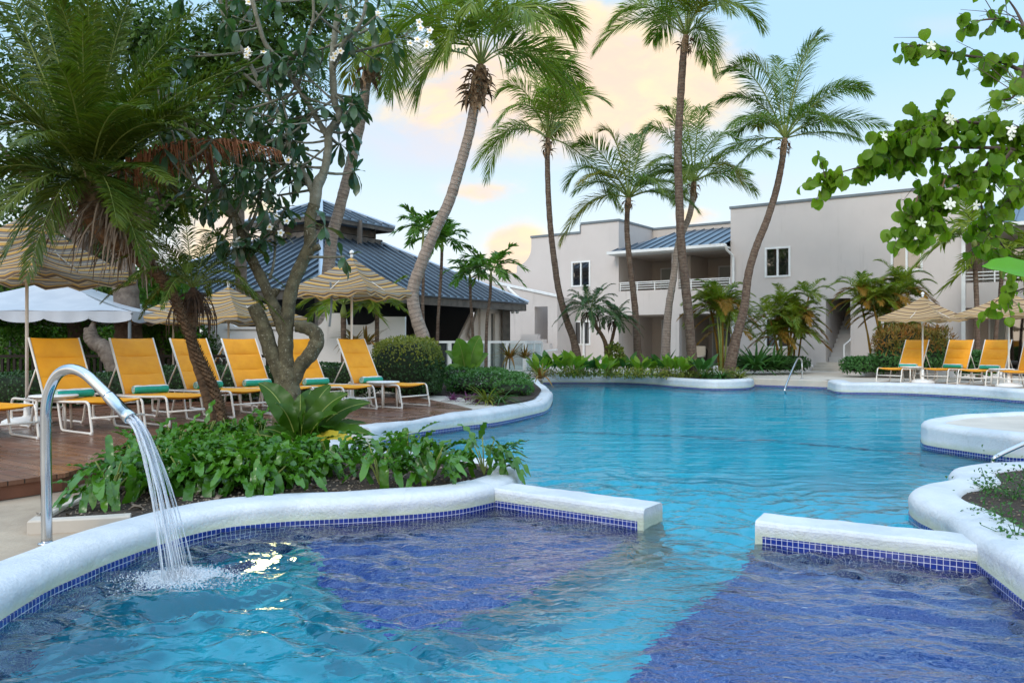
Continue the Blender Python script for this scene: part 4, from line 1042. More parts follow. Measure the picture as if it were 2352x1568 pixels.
LL = ['amber lounger cut by the left edge of the photo, only its foot end in view', 'amber lounger behind the chrome spout, next to the small white table', 'second amber lounger from the spout, left of the leaning date palm trunk',
      'amber lounger partly crossed by the leaning date palm trunk', 'amber lounger just left of the frangipani trunk', 'amber lounger half hidden by the frangipani trunk, to its right', 'amber lounger nearest the rounded hedge, under the middle parasol']
lg0 = None
GL = 'amber sun loungers in a row on the wooden deck'
TW = 'rolled teal towels on the deck loungers'
for i, (x, y) in enumerate(near_feet):
    c = (x + .325 * .581, y + .325 * .814, 0.002); rz = ANG + [0, .02, -.02, .03, -.03, .02, -.01][i]
    if lg0 is None: lg0 = make_lounger(LL[i], GL, c, rz)
    else: dup(lg0, c, rz, LL[i])
    hx = 1.0; off = Vector((math.cos(rz) * hx, math.sin(rz) * hx, .375))
    if i == 0: continue
    TL = LL[i].replace('amber lounger', 'teal towel with white stripe on the lounger').replace('second teal', 'teal').replace('teal towel with white stripe on the lounger', 'teal and white rolled towel on the lounger', 1)
    lab = ['', 'rolled teal and white towel on the lounger behind the chrome spout', 'rolled teal and white towel on the lounger left of the date palm trunk', 'rolled teal and white towel beside the leaning date palm trunk', 'rolled teal and white towel left of the frangipani trunk',
           'rolled teal and white towel right of the frangipani trunk', 'rolled teal and white towel on the lounger nearest the rounded hedge'][i]
    if i == 1: tw0 = make_towel(lab, Vector(c) + off, rz + .05, TW)
    else: dup(tw0, Vector(c) + off, rz + rand(-.1, .1), lab)
# the lounger behind, turned the other way
p = G(352, 905); dup(lg0, (p.x - .45, p.y + 1.0, .002), R(20), 'amber lounger behind the others, only its tilted back showing by the palm', 'amber sun loungers in a row on the wooden deck')
RL = [('amber lounger left of the first terrace parasol across the pool', (2014, 878)), ('amber lounger between the two terrace parasols across the pool', (2117, 879.5)), ('amber lounger under the right terrace parasol across the pool', (2200, 884)), ('amber lounger cut off by the right edge across the pool', (2292, 888))]
for i, (lab, (px, py)) in enumerate(RL):
    p = G(px, py); c = (p.x + .325 * .6, p.y - .325 * .8, .002); rz = R(36.9)
    dup(lg0, c, rz, lab, 'amber sun loungers on the terrace across the pool')
    off = Vector((math.cos(rz), math.sin(rz), .375))
    if i < 3: dup(tw0, Vector(c) + off, rz, lab.replace('amber lounger', 'rolled teal towel on the lounger').replace(' across the pool', ''), 'rolled teal towels on the terrace loungers')

# ---------------------------------------------------------------- side tables
def make_table(label, loc, rz=0):
    t = thing('side_table', label, 'side table', (0, 0, 0), 0, 'small round white side tables')
    mb = MB(); mb.lathe([(.02, .40), (.255, .40), (.27, .408), (.272, .418), (.262, .425), (.02, .428)], 32); mb.build('table_top', M['white'], t, True)
    for k in range(4):
        a = R(45 + 90 * k); mb = MB(); mb.tube([(math.cos(a) * .21, math.sin(a) * .21, .40), (math.cos(a) * .225, math.sin(a) * .225, 0.0)], [.017, .015], 8); mb.build('leg', M['frame'], t, True)
    mb = MB(); mb.tube([(math.cos(R(a)) * .215, math.sin(R(a)) * .215, .385) for a in range(0, 361, 15)], .01, 6); mb.build('apron_ring', M['frame'], t, True)
    t.location = loc; t.rotation_euler = (0, 0, rz); return t
tb0 = make_table('round white side table on the deck behind the chrome spout', W(124, 784, 9.75).xy.to_3d(), .3)
tb0.location.z = .002
def tabl(lab, px, d, rz): p = W(px, 784, d); dup(tb0, (p.x, p.y, .002), rz, lab)
tabl('round white side table on the deck by the middle parasol', 880, 13.05, .9)
tabl('round white side table across the pool under the first terrace parasol', 2093, 20.9, .2)
tabl('round white side table across the pool under the right terrace parasol', 2300, 19.2, .5)

# ---------------------------------------------------------------- parasols
def make_umbrella(label, px, d, hd, zb, za, rot, m, group, drop=.14, seg=9, strap=False, lean=0):
    """square canopy: hd = half diagonal, zb = corner height, za = apex height"""
    p = W(px, 784, d); t = thing('parasol', label, 'parasol', (p.x, p.y, .002), 0, group)
    o = Vector((p.x, p.y, 0)); mb = MB()
    cs = [o + Vector((math.cos(rot + k * math.pi / 2) * hd, math.sin(rot + k * math.pi / 2) * hd, zb)) for k in range(4)]; ap = o + Vector((0, 0, za))
    for k in range(4):
        a, c = cs[k], cs[(k + 1) % 4]; g = []; ug = []
        for i in range(seg + 1):
            s = i / seg; row = []; ur = []
            for j in range(seg + 1):
                v = j / seg; e = a.lerp(c, v); q = ap.lerp(e, s)
                sag = -.10 * hd * math.sin(math.pi * v) * math.sin(math.pi * min(s, .97) * .62) ** 1.5 + .05 * hd * math.sin(math.pi * v) * s ** 6
                infl = (e - o); infl.z = 0
                q = q + Vector((0, 0, sag - .035 * hd * math.sin(math.pi * s))) - infl * (.09 * math.sin(math.pi * v) * s * s)
                q.z += .006 * math.sin(s * 21 + k * 2 + v * 3) * math.sin(math.pi * v)
                row.append(q); ur.append((v, s * hd * .78 + .03 * math.sin(v * math.pi)))
            g.append(row); ug.append(ur)
        last = g[-1]; g.append([q + Vector((0, 0, -drop * (.75 + .25 * math.sin(v_ * math.pi * 6 / seg)))) - Vector(((q - o).x, (q - o).y, 0)) * .012 for v_, q in enumerate(last)]); ug.append([(a_, b_ + drop) for a_, b_ in ug[-1]])
        mb.sheet(g, ug)
    mb.build('canopy', m, t, True)
    mb = MB(); mb.tube([o + Vector((0, 0, .05)), o + Vector((0, 0, za - .02))], .021, 10); mb.build('pole', M['frame'], t, True)
    for k in range(8):
        e = cs[k // 2] if k % 2 == 0 else (cs[k // 2].lerp(cs[(k // 2 + 1) % 4], .5)); e = e.lerp(o + Vector((0, 0, e.z)), .06 if k % 2 == 0 else .16) + Vector((0, 0, -.02)); h1 = o + Vector((0, 0, za - .12)); rb = MB()
        rb.tube([h1, h1.lerp(e, .5) + Vector((0, 0, .02 if k % 2 == 0 else -.04)), e], .0085, 6); rb.tube([o + Vector((0, 0, zb - .06)), h1.lerp(e, .55)], .0085, 6); rb.build('rib', M['frame'], t, True)
    mb = MB(); mb.lathe([(.024, zb - .13), (.042, zb - .12), (.045, zb - .06), (.03, zb - .02), (.024, zb)], 12, Matrix.Translation(o)); mb.build('hub', M['frame'], t, True)
    mb = MB(); mb.lathe([(.012, za - .02), (.03, za + .02), (.02, za + .035), (.036, za + .06), (.042, za + .085), (.034, za + .11), (.008, za + .125)], 14, Matrix.Translation(o)); mb.build('finial', M['white'], t, True)
    mb = MB(); mb.lathe([(.28, .0), (.29, .012), (.285, .05), (.22, .085), (.06, .10), (.04, .12), (.036, .34), (.024, .35)], 28, Matrix.Translation(o)); mb.build('base', M['white'], t, True)
    if strap:
        a = o + Vector((-.26, -.5, zb + .10)); mb = MB(); g = []
        for i in range(8): f = i / 7; g.append([a + Vector((-.02 + .02 * math.sin(f * 4), 0, -.75 * f)), a + Vector((.014 + .02 * math.sin(f * 4), .012, -.75 * f))])
        mb.sheet(g); mb.build('tie_strap', M['trim'], t)
    return t
DG = 'striped square parasols on the deck'
vr = lambda px: math.atan2(1, (px - CX) / F) + math.pi       # corner towards the viewer
make_umbrella('large striped parasol at the far left under the date palm fronds', 62, 10.4, 1.32, 1.98, 2.74, vr(62) + .05, M['canopy'], DG)
make_umbrella('striped parasol behind the frangipani, partly hidden by its stump', 525, 15.4, 1.50, 1.56, 2.13, vr(525) + .1, M['canopy'], DG)
make_umbrella('striped parasol farthest back between palm trunk and tree', 398, 16.3, .95, 1.56, 1.98, vr(398) + .2, M['canopy'], DG)
make_umbrella('striped parasol with white ball over the lounger by the rounded hedge', 808, 14.0, 1.10, 1.98, 2.56, vr(808) + .22, M['canopy'], DG, strap=True)
make_umbrella('tan striped parasol on the terrace across the pool with its whole canopy showing', 2119, 20.7, 1.12, 1.70, 2.24, vr(2119) + .35, M['canopy_r'], 'tan striped parasols across the pool', .10)
make_umbrella('tan striped parasol on the terrace at the right edge below the banana leaf', 2317, 19.0, 1.16, 1.74, 2.26, vr(2317) + .25, M['canopy_r'], 'tan striped parasols across the pool', .10)

# ---------------------------------------------------------------- white marquee behind the deck
def marquee():
    d = 15.0; c = W(20, 784, d); o = Vector((c.x, c.y, 0)); t = thing('marquee', 'white vinyl marquee with scalloped edge behind the left loungers', 'marquee', o)
    zb = HC + (784 - 716) * d / F + .0; za = HC + (784 - 622) * d / F; hw = (318 - 20) * d / F * .96; rot = R(4)
    cs = [o + Vector((math.cos(rot + R(45 + 90 * k)) * hw * 1.414, math.sin(rot + R(45 + 90 * k)) * hw * 1.414 + 1.8, zb)) for k in range(4)]; ap = o + Vector((0, 1.8, za)); mb = MB(); vl = MB()
    for k in range(4):
        a, b_ = cs[k], cs[(k + 1) % 4]; g = []
        for i in range(11):
            s = i / 10; g.append([ap.lerp(a.lerp(b_, j / 16), s) + Vector((0, 0, -.10 * math.sin(math.pi * s) + .012 * math.sin(j * 1.3 + k) * s)) for j in range(17)])
        mb.sheet(g); n = 84; g = [[], [], []]
        nr = (b_ - a).normalized().cross(Vector((0, 0, -1)))
        for j in range(n + 1):
            q = a.lerp(b_, j / n); dz = .14 + .075 * abs(math.sin(j / n * math.pi * 6)) ** .55; w = .012 * math.sin(j * .9)
            g[0].append(q + nr * .003); g[1].append(q + nr * (.008 + w * .5) + Vector((0, 0, -dz * .5))); g[2].append(q + nr * (.012 + w) + Vector((0, 0, -dz)))
        vl.sheet(g)
    mb.build('canopy', M['tent'], t, True); vl.build('valance', M['tent'], t, True)
    for k in range(4):
        mb = MB(); q = cs[k] + ((o + Vector((0, 1.8, 0))) - cs[k]).to_2d().to_3d() * .03; mb.tube([(q.x, q.y, .0), (q.x, q.y, zb)], .03, 8); mb.build('post', M['trim'], t)
    mb = MB()
    for k in range(4): mb.tube([cs[k] + Vector((0, 0, -.05)), ap + Vector((0, 0, -.15))], .02, 6)
    mb.build('rafters', M['trim'], t)
marquee()

# ================================================================ SPOUT AND WATER
SB = G(116, 1249, -.15); SD = Vector((.93, -.366, 0)).normalized()
def sp(s, z): return SB + SD * s + Vector((0, 0, z + .15)) if False else Vector((SB.x + SD.x * s, SB.y + SD.y * s, z))
t = thing('fountain_spout', 'polished chrome swan neck spout pouring water into the small pool', 'water spout', SB)
path = [sp(-.03, -.15), sp(-.035, .2), sp(-.04, .52), sp(-.035, .68), sp(.0, .80), sp(.07, .885), sp(.17, .915), sp(.28, .89), sp(.39, .82), sp(.48, .755)]
mb = MB(); mb.tube(crom(path, 6), .031, 20); mb.build('pipe', M['steel'], t, True)
mb = MB(); a, c = sp(.47, .762), sp(.645, .635); dn = (c - a).normalized()
mb.tube([a, a + dn * .012, a + dn * .013, c - dn * .05, c - dn * .049, c - dn * .006, c], [.034, .036, .036, .037, .039, .039, .036], 20); mb.build('nozzle', M['steel'], t, True)
mb = MB(); mb.lathe([(.034, -.15), (.05, -.15), (.05, -.142), (.034, -.138)], 20, Matrix.Translation((sp(-.03, 0).x, sp(-.03, 0).y, 0))); mb.build('floor_collar', M['steel2'], t, True)
land = Vector((*GW(408, 1330), WL)); S0 = c; sd2 = Vector((-dn.y, dn.x, 0)).normalized(); mb = MB()
for i in range(26):
    a0 = i / 26 * 2 * math.pi * 3; r0 = .028 * math.sqrt((i % 5 + 1) / 5); upn = sd2.cross(dn)
    st = S0 + sd2 * math.cos(a0) * r0 + upn * math.sin(a0) * r0
    e = land + sd2 * (math.cos(a0) * .05 + rand(-.015, .015)) + Vector((rand(-.05, .05), rand(-.06, .06), 0))
    # ballistic arc: launch slope from the nozzle
    hx = Vector((e.x - st.x, e.y - st.y, 0)); D = hx.length; sl_ = dn.z / Vector((dn.x, dn.y)).length * .45
    k = (e.z - st.z - sl_ * D) / (D * D); pts = []; rad = []
    for j in range(15):
        f = j / 14; w = .004 * f * math.sin(f * 9 + i); pts.append(Vector((st.x + hx.x * f + sd2.x * w, st.y + hx.y * f + sd2.y * w, st.z + sl_ * D * f + k * (D * f) ** 2))); rad.append((.0046 + .0012 * math.sin(i * 3)) * (1 - .35 * f) * (1 + .22 * math.sin(f * 40 + i * 2)))
    mb.tube(pts, rad, 6)
o = mb.build('falling_water', M['jet'], None, True); o['kind'] = 'stuff'
mb = MB(); oct_v = np.array([(1, 0, 0), (-1, 0, 0), (0, 1, 0), (0, -1, 0), (0, 0, 1), (0, 0, -1)], float); oct_f = np.array([(0, 2, 4), (2, 1, 4), (1, 3, 4), (3, 0, 4), (2, 0, 5), (1, 2, 5), (3, 1, 5), (0, 3, 5)])
n = 12000; rr = np.abs(rng.normal(0, .125, n)); aa = rng.uniform(0, 2 * np.pi, n); T = np.stack([land.x + .03 + rr * np.cos(aa) * 1.25, land.y + rr * np.sin(aa) * .9, WL + np.abs(rng.normal(0, .026, n)) * np.exp(-rr * 7) + .006], 1)
s = rng.uniform(.0012, .0048, n); mb.batch(oct_v, oct_f, np.eye(3)[None] * s[:, None, None], T)
o = mb.build('splash', M['foam'], None, True); o['kind'] = 'stuff'

# underwater lamp on the wall of the small pool
i0 = min(range(len(nl)), key=lambda i: (Vector(nl[i]) - Vector((-1.72, 5.6))).length); lp = Vector((*nl[i0], -.74)); tdir = (Vector(nl[i0 + 1]) - Vector(nl[i0 - 1])).normalized(); ln = Vector((tdir.y, -tdir.x, 0))
q = ln.to_track_quat('Z', 'Y').to_matrix().to_4x4(); LMx = Matrix.Translation(lp) @ q
t = thing('pool_lamp', 'lit round underwater lamp glowing yellow near the water splash', 'pool lamp', lp)
mb = MB(); mb.lathe([(.10, 0), (.135, .004), (.14, .02), (.125, .03), (.118, .03)], 24, LMx); mb.build('lamp_rim', M['steel2'], t, True)
m, b, p, out = newmat('lit_lamp_glass'); em = b.n('ShaderNodeEmission'); em.inputs[0].default_value = (1, .90, .40, 1); em.inputs[1].default_value = 5.0; b.nt.links.new(em.outputs[0], out.inputs[0]); M['lamp'] = m
mb = MB(); mb.lathe([(.117, .012), (.117, .028), (.06, .04), (.01, .043)], 24, LMx); mb.build('lamp_glass', M['lamp'], t, True)

# ---------------------------------------------------------------- handrails
t = thing('pool_handrail', 'steel grab rail at the far pool entry step', 'handrail', G(1845, 877))
mb = MB(); a = G(1804, 897, -.2); c = W(1841, 784, 23.6); pts = [Vector((a.x, a.y, -.75)), Vector((a.x, a.y, -.3)), Vector((a.x + .02, a.y + .05, -.1)), Vector((lerp(a.x, c.x, .62), lerp(a.y, c.y, .62), .50)), Vector((lerp(a.x, c.x, .82), lerp(a.y, c.y, .82), .60)), Vector((c.x, c.y, .52)), Vector((c.x + .02, c.y + .02, .3)), Vector((c.x + .02, c.y + .02, -.02))]
mb.tube(crom(pts, 6), .024, 10); mb.build('rail', M['steel2'], t, True)
mb = MB(); mb.lathe([(.024, -.012), (.05, -.012), (.05, -.004), (.026, .0)], 16, Matrix.Translation((c.x + .02, c.y + .02, 0))); mb.build('foot_flange', M['steel2'], t, True)
t = thing('pool_handrail', 'steel grab rail beside the round paved island at the right edge', 'handrail', W(2290, 1060, 7.7))
mb = MB(); d = 7.95; pts = [W(2279, 1130, d), W(2280, 1075, d), W(2282, 1058, d), W(2292, 1046, d), W(2352, 1018, d + .1), W(2440, 980, d + .3), W(2475, 985, d + .4), W(2482, 1060, d + .4)]
mb.tube(crom(pts, 6), .024, 10); mb.build('rail', M['steel2'], t, True)

# ---------------------------------------------------------------- wicker chairs on the patios
def wicker(label, loc, rz, cush=True):
    t = thing('wicker_chair', label, 'chair', (0, 0, 0), 0, 'wicker chairs on the hotel patios')
    mb = MB(); g = []
    for i in range(9):
        z = .2 + i * .08; row = []
        for k in range(17):
            a = R(-20 + 220 * k / 16); top = .62 + .26 * max(0, math.sin(a)) ** 2; zz = min(z, top) ; rr = .34 + .05 * (zz - .3)
            row.append(Vector((rr * math.cos(a), rr * math.sin(a), zz)))
        g.append(row)
    mb.sheet(g); mb.sheet([[q * .93 + Vector((0, 0, q.z * .07)) for q in r_] for r_ in g]); mb.build('shell', M['wicker'], t, True)
    mb = MB(); mb.lathe([(.30, .18), (.33, .22), (.33, .38), (.30, .40)], 20); mb.build('seat', M['wicker'], t, True)
    for k in range(4): a = R(45 + 90 * k); mb = MB(); mb.tube([(.26 * math.cos(a), .26 * math.sin(a), .2), (.28 * math.cos(a), .28 * math.sin(a), 0)], .025, 8); mb.build('leg', M['wicker'], t)
    mb = MB(); mb.lathe([(.05, .40), (.27, .40), (.29, .43), (.27, .47), (.05, .485)], 20); mb.build('cushion', M['cushion'], t, True)
    mb = MB(); mb.box(-.22, .22, .17, .27, .48, .88); mb.build('back_cushion', M['cushion'], t)
    t.location = loc; t.rotation_euler = (0, 0, rz); return t
q = HM @ Vector((-1.75, 1.0, 0)); w0_ = wicker('brown wicker chair with cream cushion behind the tallest palm trunk', q, R(-30))
q = HM @ Vector((-.45, 1.0, 0)); dup(w0_, q, R(10), 'brown wicker chair on the patio beside the areca palm')
q = HM @ Vector((RW1 + 2.6, 1.4, 0)); dup(w0_, q, R(-60), 'brown wicker chair on the patio behind the right loungers')
# ================================================================ VEGETATION
def leaf_tpl(nl=6, wf=None, droop=.3, fold=.12, wave=0, nw=3, side=0):
    """leaf along +Y, unit length, unit half width scaled by wf"""
    V = []; t = np.linspace(0, 1, nl + 1)
    for i, s in enumerate(t):
        w = max(wf(s), .0008); y = s * (1 - .35 * droop * s); z = -droop * s * s
        for j in range(nw):
            q = j / (nw - 1) * 2 - 1
            V.append((q * w + side * s * s, y, z + fold * abs(q) * w * 2 + wave * w * math.sin(s * 19 + (q > 0) * 1.7) * abs(q)))
    Fq = []
    for i in range(nl):
        for j in range(nw - 1): a = i * nw + j; Fq.append((a, a + 1, a + nw + 1, a + nw))
    return np.array(V), np.array(Fq)
W_OV = lambda w: (lambda s: w * math.sin(math.pi * min(1, s * 1.0) ** .75) ** .8)
W_OB = lambda w: (lambda s: w * (.12 + .88 * min(1, s / .62) ** 1.1) * (1 if s < .72 else math.sqrt(max(0, 1 - ((s - .72) / .28) ** 2))))
W_ST = lambda w: (lambda s: w * (min(1, s / .12) ** .6) * (1 if s < .75 else math.sqrt(max(0, 1 - ((s - .75) / .25) ** 2))))
W_BL = lambda w: (lambda s: w * (min(1, s / .1) ** .5) * (1 - s) ** .6)
class Leaves:
    def __init__(s, tpl): s.t = tpl; s.M = []; s.T = []
    def put(s, T, Y, size, up=None, roll=None, wid=None):
        T = np.atleast_2d(np.array(T, float)); Y = np.atleast_2d(np.array(Y, float)); size = np.broadcast_to(np.asarray(size, float), (len(T),))
        A = axes(Y, up, roll); sc = np.stack([size * (1 if wid is None else wid), size, size], 1); s.M.append(A * sc[:, None, :]); s.T.append(T)
    def flush(s, mb, m=0):
        if s.T: mb.batch(s.t[0], s.t[1], np.concatenate(s.M), np.concatenate(s.T), m)
def bez(P0, P1, P2, n): t = np.linspace(0, 1, n)[:, None]; return (1 - t) ** 2 * P0 + 2 * t * (1 - t) * P1 + t * t * P2
def frond(mb, P0, P1, P2, nleaf=50, ll=.7, lw=.016, droop=.6, bare=.14, a0=62, a1=22, rr=.014, roll=0, vee=.35, lmat=0, rmat=1, jit=.12, prof=None, seg=2):
    """pinnate leaf: curved rachis P0-P1-P2 with leaflets on both sides"""
    P0, P1, P2 = (np.array(p, float) for p in (P0, P1, P2)); n = 14
    R_ = bez(P0, P1, P2, n); mb.tube(R_, [rr * (1 - .85 * i / (n - 1)) for i in range(n)], 5, cap=False, m=rmat)
    t = np.linspace(bare, .995, nleaf) ** .95; t = np.repeat(t, 2); sg = np.tile([1, -1], nleaf)[:, None]; t = np.clip(t + rng.normal(0, .004, t.shape), 0, 1); tt = t[:, None]
    B = (1 - tt) ** 2 * P0 + 2 * tt * (1 - tt) * P1 + tt * tt * P2
    T = 2 * (1 - tt) * (P1 - P0) + 2 * tt * (P2 - P1); T /= np.linalg.norm(T, axis=1, keepdims=True)
    bn = np.cross(P1 - P0, P2 - P1); bl = np.linalg.norm(bn)
    if bl < 1e-4 * np.linalg.norm(P2 - P0) ** 2: bn = np.cross(P2 - P0, [0, 0, 1]); bl = np.linalg.norm(bn) + 1e-9
    bn = bn / bl; N = np.cross(bn[None], T); N *= np.sign(N[:, 2:3] + 1e-6) if abs(N[:, 2].mean()) > .15 else 1
    ang = np.radians(a0 + (a1 - a0) * t + rng.normal(0, 5, t.shape))[:, None]; c, s = math.cos(roll), math.sin(roll)
    S = bn[None] * c + N * s; U = N * c - bn[None] * s
    side = S * sg * np.cos(vee) + U * np.sin(vee)
    D = T * np.cos(ang) + side * np.sin(ang) + rng.normal(0, jit * .5, (len(t), 3)); D /= np.linalg.norm(D, axis=1, keepdims=True)
    pf = np.sin(np.pi * np.clip(.12 + .88 * t, 0, 1) ** .8) ** .55 if prof is None else prof(t)
    Lf = (ll * (pf * .85 + .15) * rng.uniform(.88, 1.08, t.shape))[:, None]
    down = np.array([0, 0, -1.0]); dr = droop * rng.uniform(.7, 1.3, (len(t), 1))
    wd = np.cross(D, U); wd /= np.linalg.norm(wd, axis=1, keepdims=True) + 1e-9
    tw = rng.normal(0, .35, (len(t), 1)); wd = wd * np.cos(tw) + np.cross(D, wd) * np.sin(tw)
    if seg == 2: rows = [(0, .45), (.45, 1.0), (1, 0)]
    else: rows = [(0, .5), (.3, 1.0), (.65, .8), (1, 0)]
    V = []; k = 0
    for f, w in rows:
        C = B + D * Lf * f * (1 - .25 * dr * f * f) + down * (dr * Lf * f * f)
        if w: V += [C - wd * lw * w, C + wd * lw * w]; k += 2
        else: V.append(C); k += 1
    V = np.stack(V, 1); nn = len(t); base = (np.arange(nn) * k)[:, None]
    q = np.concatenate([base + np.array([2 * i, 2 * i + 1, 2 * i + 3, 2 * i + 2]) for i in range(len(rows) - 2)]); tr = base + np.array([k - 3, k - 2, k - 1])
    nv = mb.n; mb.add(V.reshape(-1, 3), q, m=lmat); mb.f.append(tr + nv); mb.mi.append(np.full(nn, lmat)); mb.uv.append(np.zeros((nn * 3, 2)))
def trunk(name, pts, rad, m, parent, seg=14, jit=.03, n=10): 
    P = crom(pts, n); k = len(P); xs = np.linspace(0, len(rad) - 1, k); rr = [float(np.interp(x, range(len(rad)), rad)) for x in xs]
    mb = MB(); mb.tube(P, [r * (1 + .03 * math.sin(i * 1.9)) for i, r in enumerate(rr)], seg, jit=jit); return mb.build(name, m, parent, True)
def WP(lst, d, dz=0): return [W(px, py, d + dz) for px, py in lst]

# ---------------------------------------------------------------- coconut palms
def coconut(label, tr, d, r0, r1, crown, fr, mt, leaf, base_z=0.0, husk=1.0, ll=.62, lw=.0135, nl=52, extra=6, fl=2.4, lean=0, nuts=False):
    base = W(tr[0][0], tr[0][1], d); base.z = base_z
    t = thing('coconut_palm', label, 'palm tree', base, 0, 'tall coconut palms around the pool')
    P = [base + Vector((0, 0, -.05))] + WP(tr[1:], d); kk = len(P)
    flare = [r0 * 1.55, r0 * 1.12] + list(np.linspace(r0, r1, max(2, kk - 2)))
    trunk('trunk', P, flare, mt, t, 14, .035)
    C = W(*crown, d); top = P[-1]; s = d / F
    # fibrous boot under the crown
    mb = MB(); ax_ = (C - top); L = max(ax_.length, .25); ax_.normalize(); mb.tube([top - ax_ * .08, top + ax_ * L * .2, top + ax_ * L * .55, C], [r1 * 1.0, r1 * 1.15 * max(1, husk * .8), r1 * 1.15 * max(1, husk * .8), r1 * .9], 10, jit=.2)
    tp = leaf_tpl(4, W_BL(.24), .75, .35, .5); lv = Leaves(tp); k = int(24 * husk ** 2); az = rng.uniform(0, 2 * np.pi, k); f = rng.uniform(0, .9, k)
    lv.put(np.array(top)[None] + np.array(ax_)[None] * (f * L)[:, None] + np.stack([np.cos(az), np.sin(az), az * 0], 1) * r1 * 1.15, np.stack([np.cos(az), np.sin(az), rng.uniform(-1.0, 1.5, k)], 1), rng.uniform(.16, .36, k) * husk ** .5 * max(.8, r1 / .12)); lv.flush(mb)
    mb.build('fibre_boot', M['husk'], t)
    allf = [(cx, cy, tx, ty, dz) for cx, cy, tx, ty, dz in fr]
    for i in range(extra):
        a = rand(0, 2 * math.pi); e = rand(.15, .95)
        allf.append((None, a, e, 0, 0))
    for q in allf:
        mb = MB()
        if q[0] is None:
            a, e = q[1], q[2]; dv = Vector((math.cos(a) * .45, math.sin(a), 0)).normalized(); P1 = C + dv * fl * .45 + Vector((0, 0, fl * (.2 + .5 * e))); P2 = C + dv * fl * (.95 - .3 * e) + Vector((0, 0, fl * (-.35 + .95 * e)))
        else:
            P1, P2 = W(q[0], q[1], d + q[4] * .5), W(q[2], q[3], d + q[4])
        L = (P2 - P1).length + (P1 - C).length; cv = P1.lerp((C + P2) / 2, -.0)
        frond(mb, C + (P1 - C) * .02, cv, P2, int(nl * min(1.25, max(.75, L / 2.4))), ll * min(1.15, max(.75, L / 2.4)), lw, droop=rand(.22, .42), bare=.15, a0=66, a1=24, rr=.022 * max(.7, min(1.5, d / 20)), roll=rand(-.35, .35), vee=.25)
        mb.build('frond', [M['cocoleaf_y'] if rand(0, 1) < .10 else leaf, M['petiole']], t)
    return t
coconut('coconut palm with ragged brown boot, curving trunk left of centre', [(984, 905), (978, 800), (955, 725), (948, 670), (965, 614), (995, 539), (1031, 465), (1056, 385), (1078, 306), (1090, 243)], 17.0, .135, .105, (1105, 150),
        [(1000, 60, 960, 330 - 110, .6), (985, -60, 850, 110, -.5), (1040, -100, 900, -140, .3), (1190, -80, 1330, 60, .5), (1180, 40, 1345, 240, -.3), (1215, 60, 1330, 190, .8), (1110, -120, 1125, -330, .4), (1040, 0, 1020, 130, -.8), (1160, -60, 1240, 60, -1.6), (1180, -160, 1340, -160, -.6), (1095, -80, 1080, 20, -2.0), (1130, -30, 1160, 60, 2.0), (1060, -90, 1000, 40, 1.8), (1230, -40, 1320, 90, 1.6), (1050, -180, 960, -260, .4)],
        M['coco'], M['cocoleaf'], husk=1.75, ll=1.05, lw=.0155, nl=70, extra=0, fl=3.0)
coconut('coconut palm with thin dark trunk, left of the row in front of the hotel', [(1333, 852), (1319, 785), (1301, 734), (1283, 665), (1274, 605), (1265, 530), (1259, 440), (1257, 355)], 25.5, .108, .082, (1259, 318),
        [(1165, 250, 1088, 384, .5), (1150, 225, 1118, 415, 1.2), (1345, 330, 1425, 480, .3), (1200, 150, 1145, 215, -.5), (1240, 110, 1170, 160, .8), (1250, 140, 1268, 90, -.4), (1290, 120, 1300, 140, .5), (1310, 170, 1400, 240, .5), (1330, 200, 1345, 200, -1.0), (1330, 250, 1330, 230, 1.5), (1215, 180, 1140, 285, -1.4), (1280, 190, 1280, 170, -1.8)],
        M['coco_d'], M['cocoleaf'], ll=.86, nl=70, extra=4, fl=2.3)
coconut('short coconut palm in front of the recessed balcony', [(1467, 852), (1461, 740), (1454, 665), (1445, 590), (1440, 530), (1441, 482)], 26.3, .10, .082, (1444, 455),
        [(1345, 420, 1288, 558, .4), (1340, 330, 1302, 430, .8), (1370, 310, 1330, 330, -.5), (1420, 290, 1385, 300, .4), (1470, 320, 1490, 290, .4), (1520, 340, 1560, 400, .6), (1540, 410, 1600, 480, -.5), (1500, 420, 1560, 470, 1.5), (1410, 360, 1330, 420, -1.4), (1480, 370, 1525, 440, -1.6), (1445, 340, 1455, 310, 1.2)],
        M['coco_d'], M['cocoleaf_d'], ll=.86, nl=70, extra=4, fl=2.2)
coconut('coconut palm with pale leaning trunk crossing behind the tallest palm', [(1526, 852), (1534, 724), (1546, 644), (1558, 560), (1583, 497), (1592, 448)], 27.0, .115, .092, (1594, 418),
        [(1530, 260, 1480, 300, .5), (1545, 240, 1525, 250, -.6), (1600, 220, 1625, 255, .4), (1640, 270, 1690, 320, .8), (1680, 310, 1770, 355, .3), (1670, 370, 1735, 440, -.3), (1560, 330, 1490, 380, -.8), (1650, 380, 1720, 400, 1.4), (1580, 260, 1560, 230, 1.0), (1540, 370, 1480, 420, .9), (1660, 330, 1700, 415, -1.4)],
        M['coco'], M['cocoleaf'], ll=.86, nl=70, extra=4, fl=2.3)
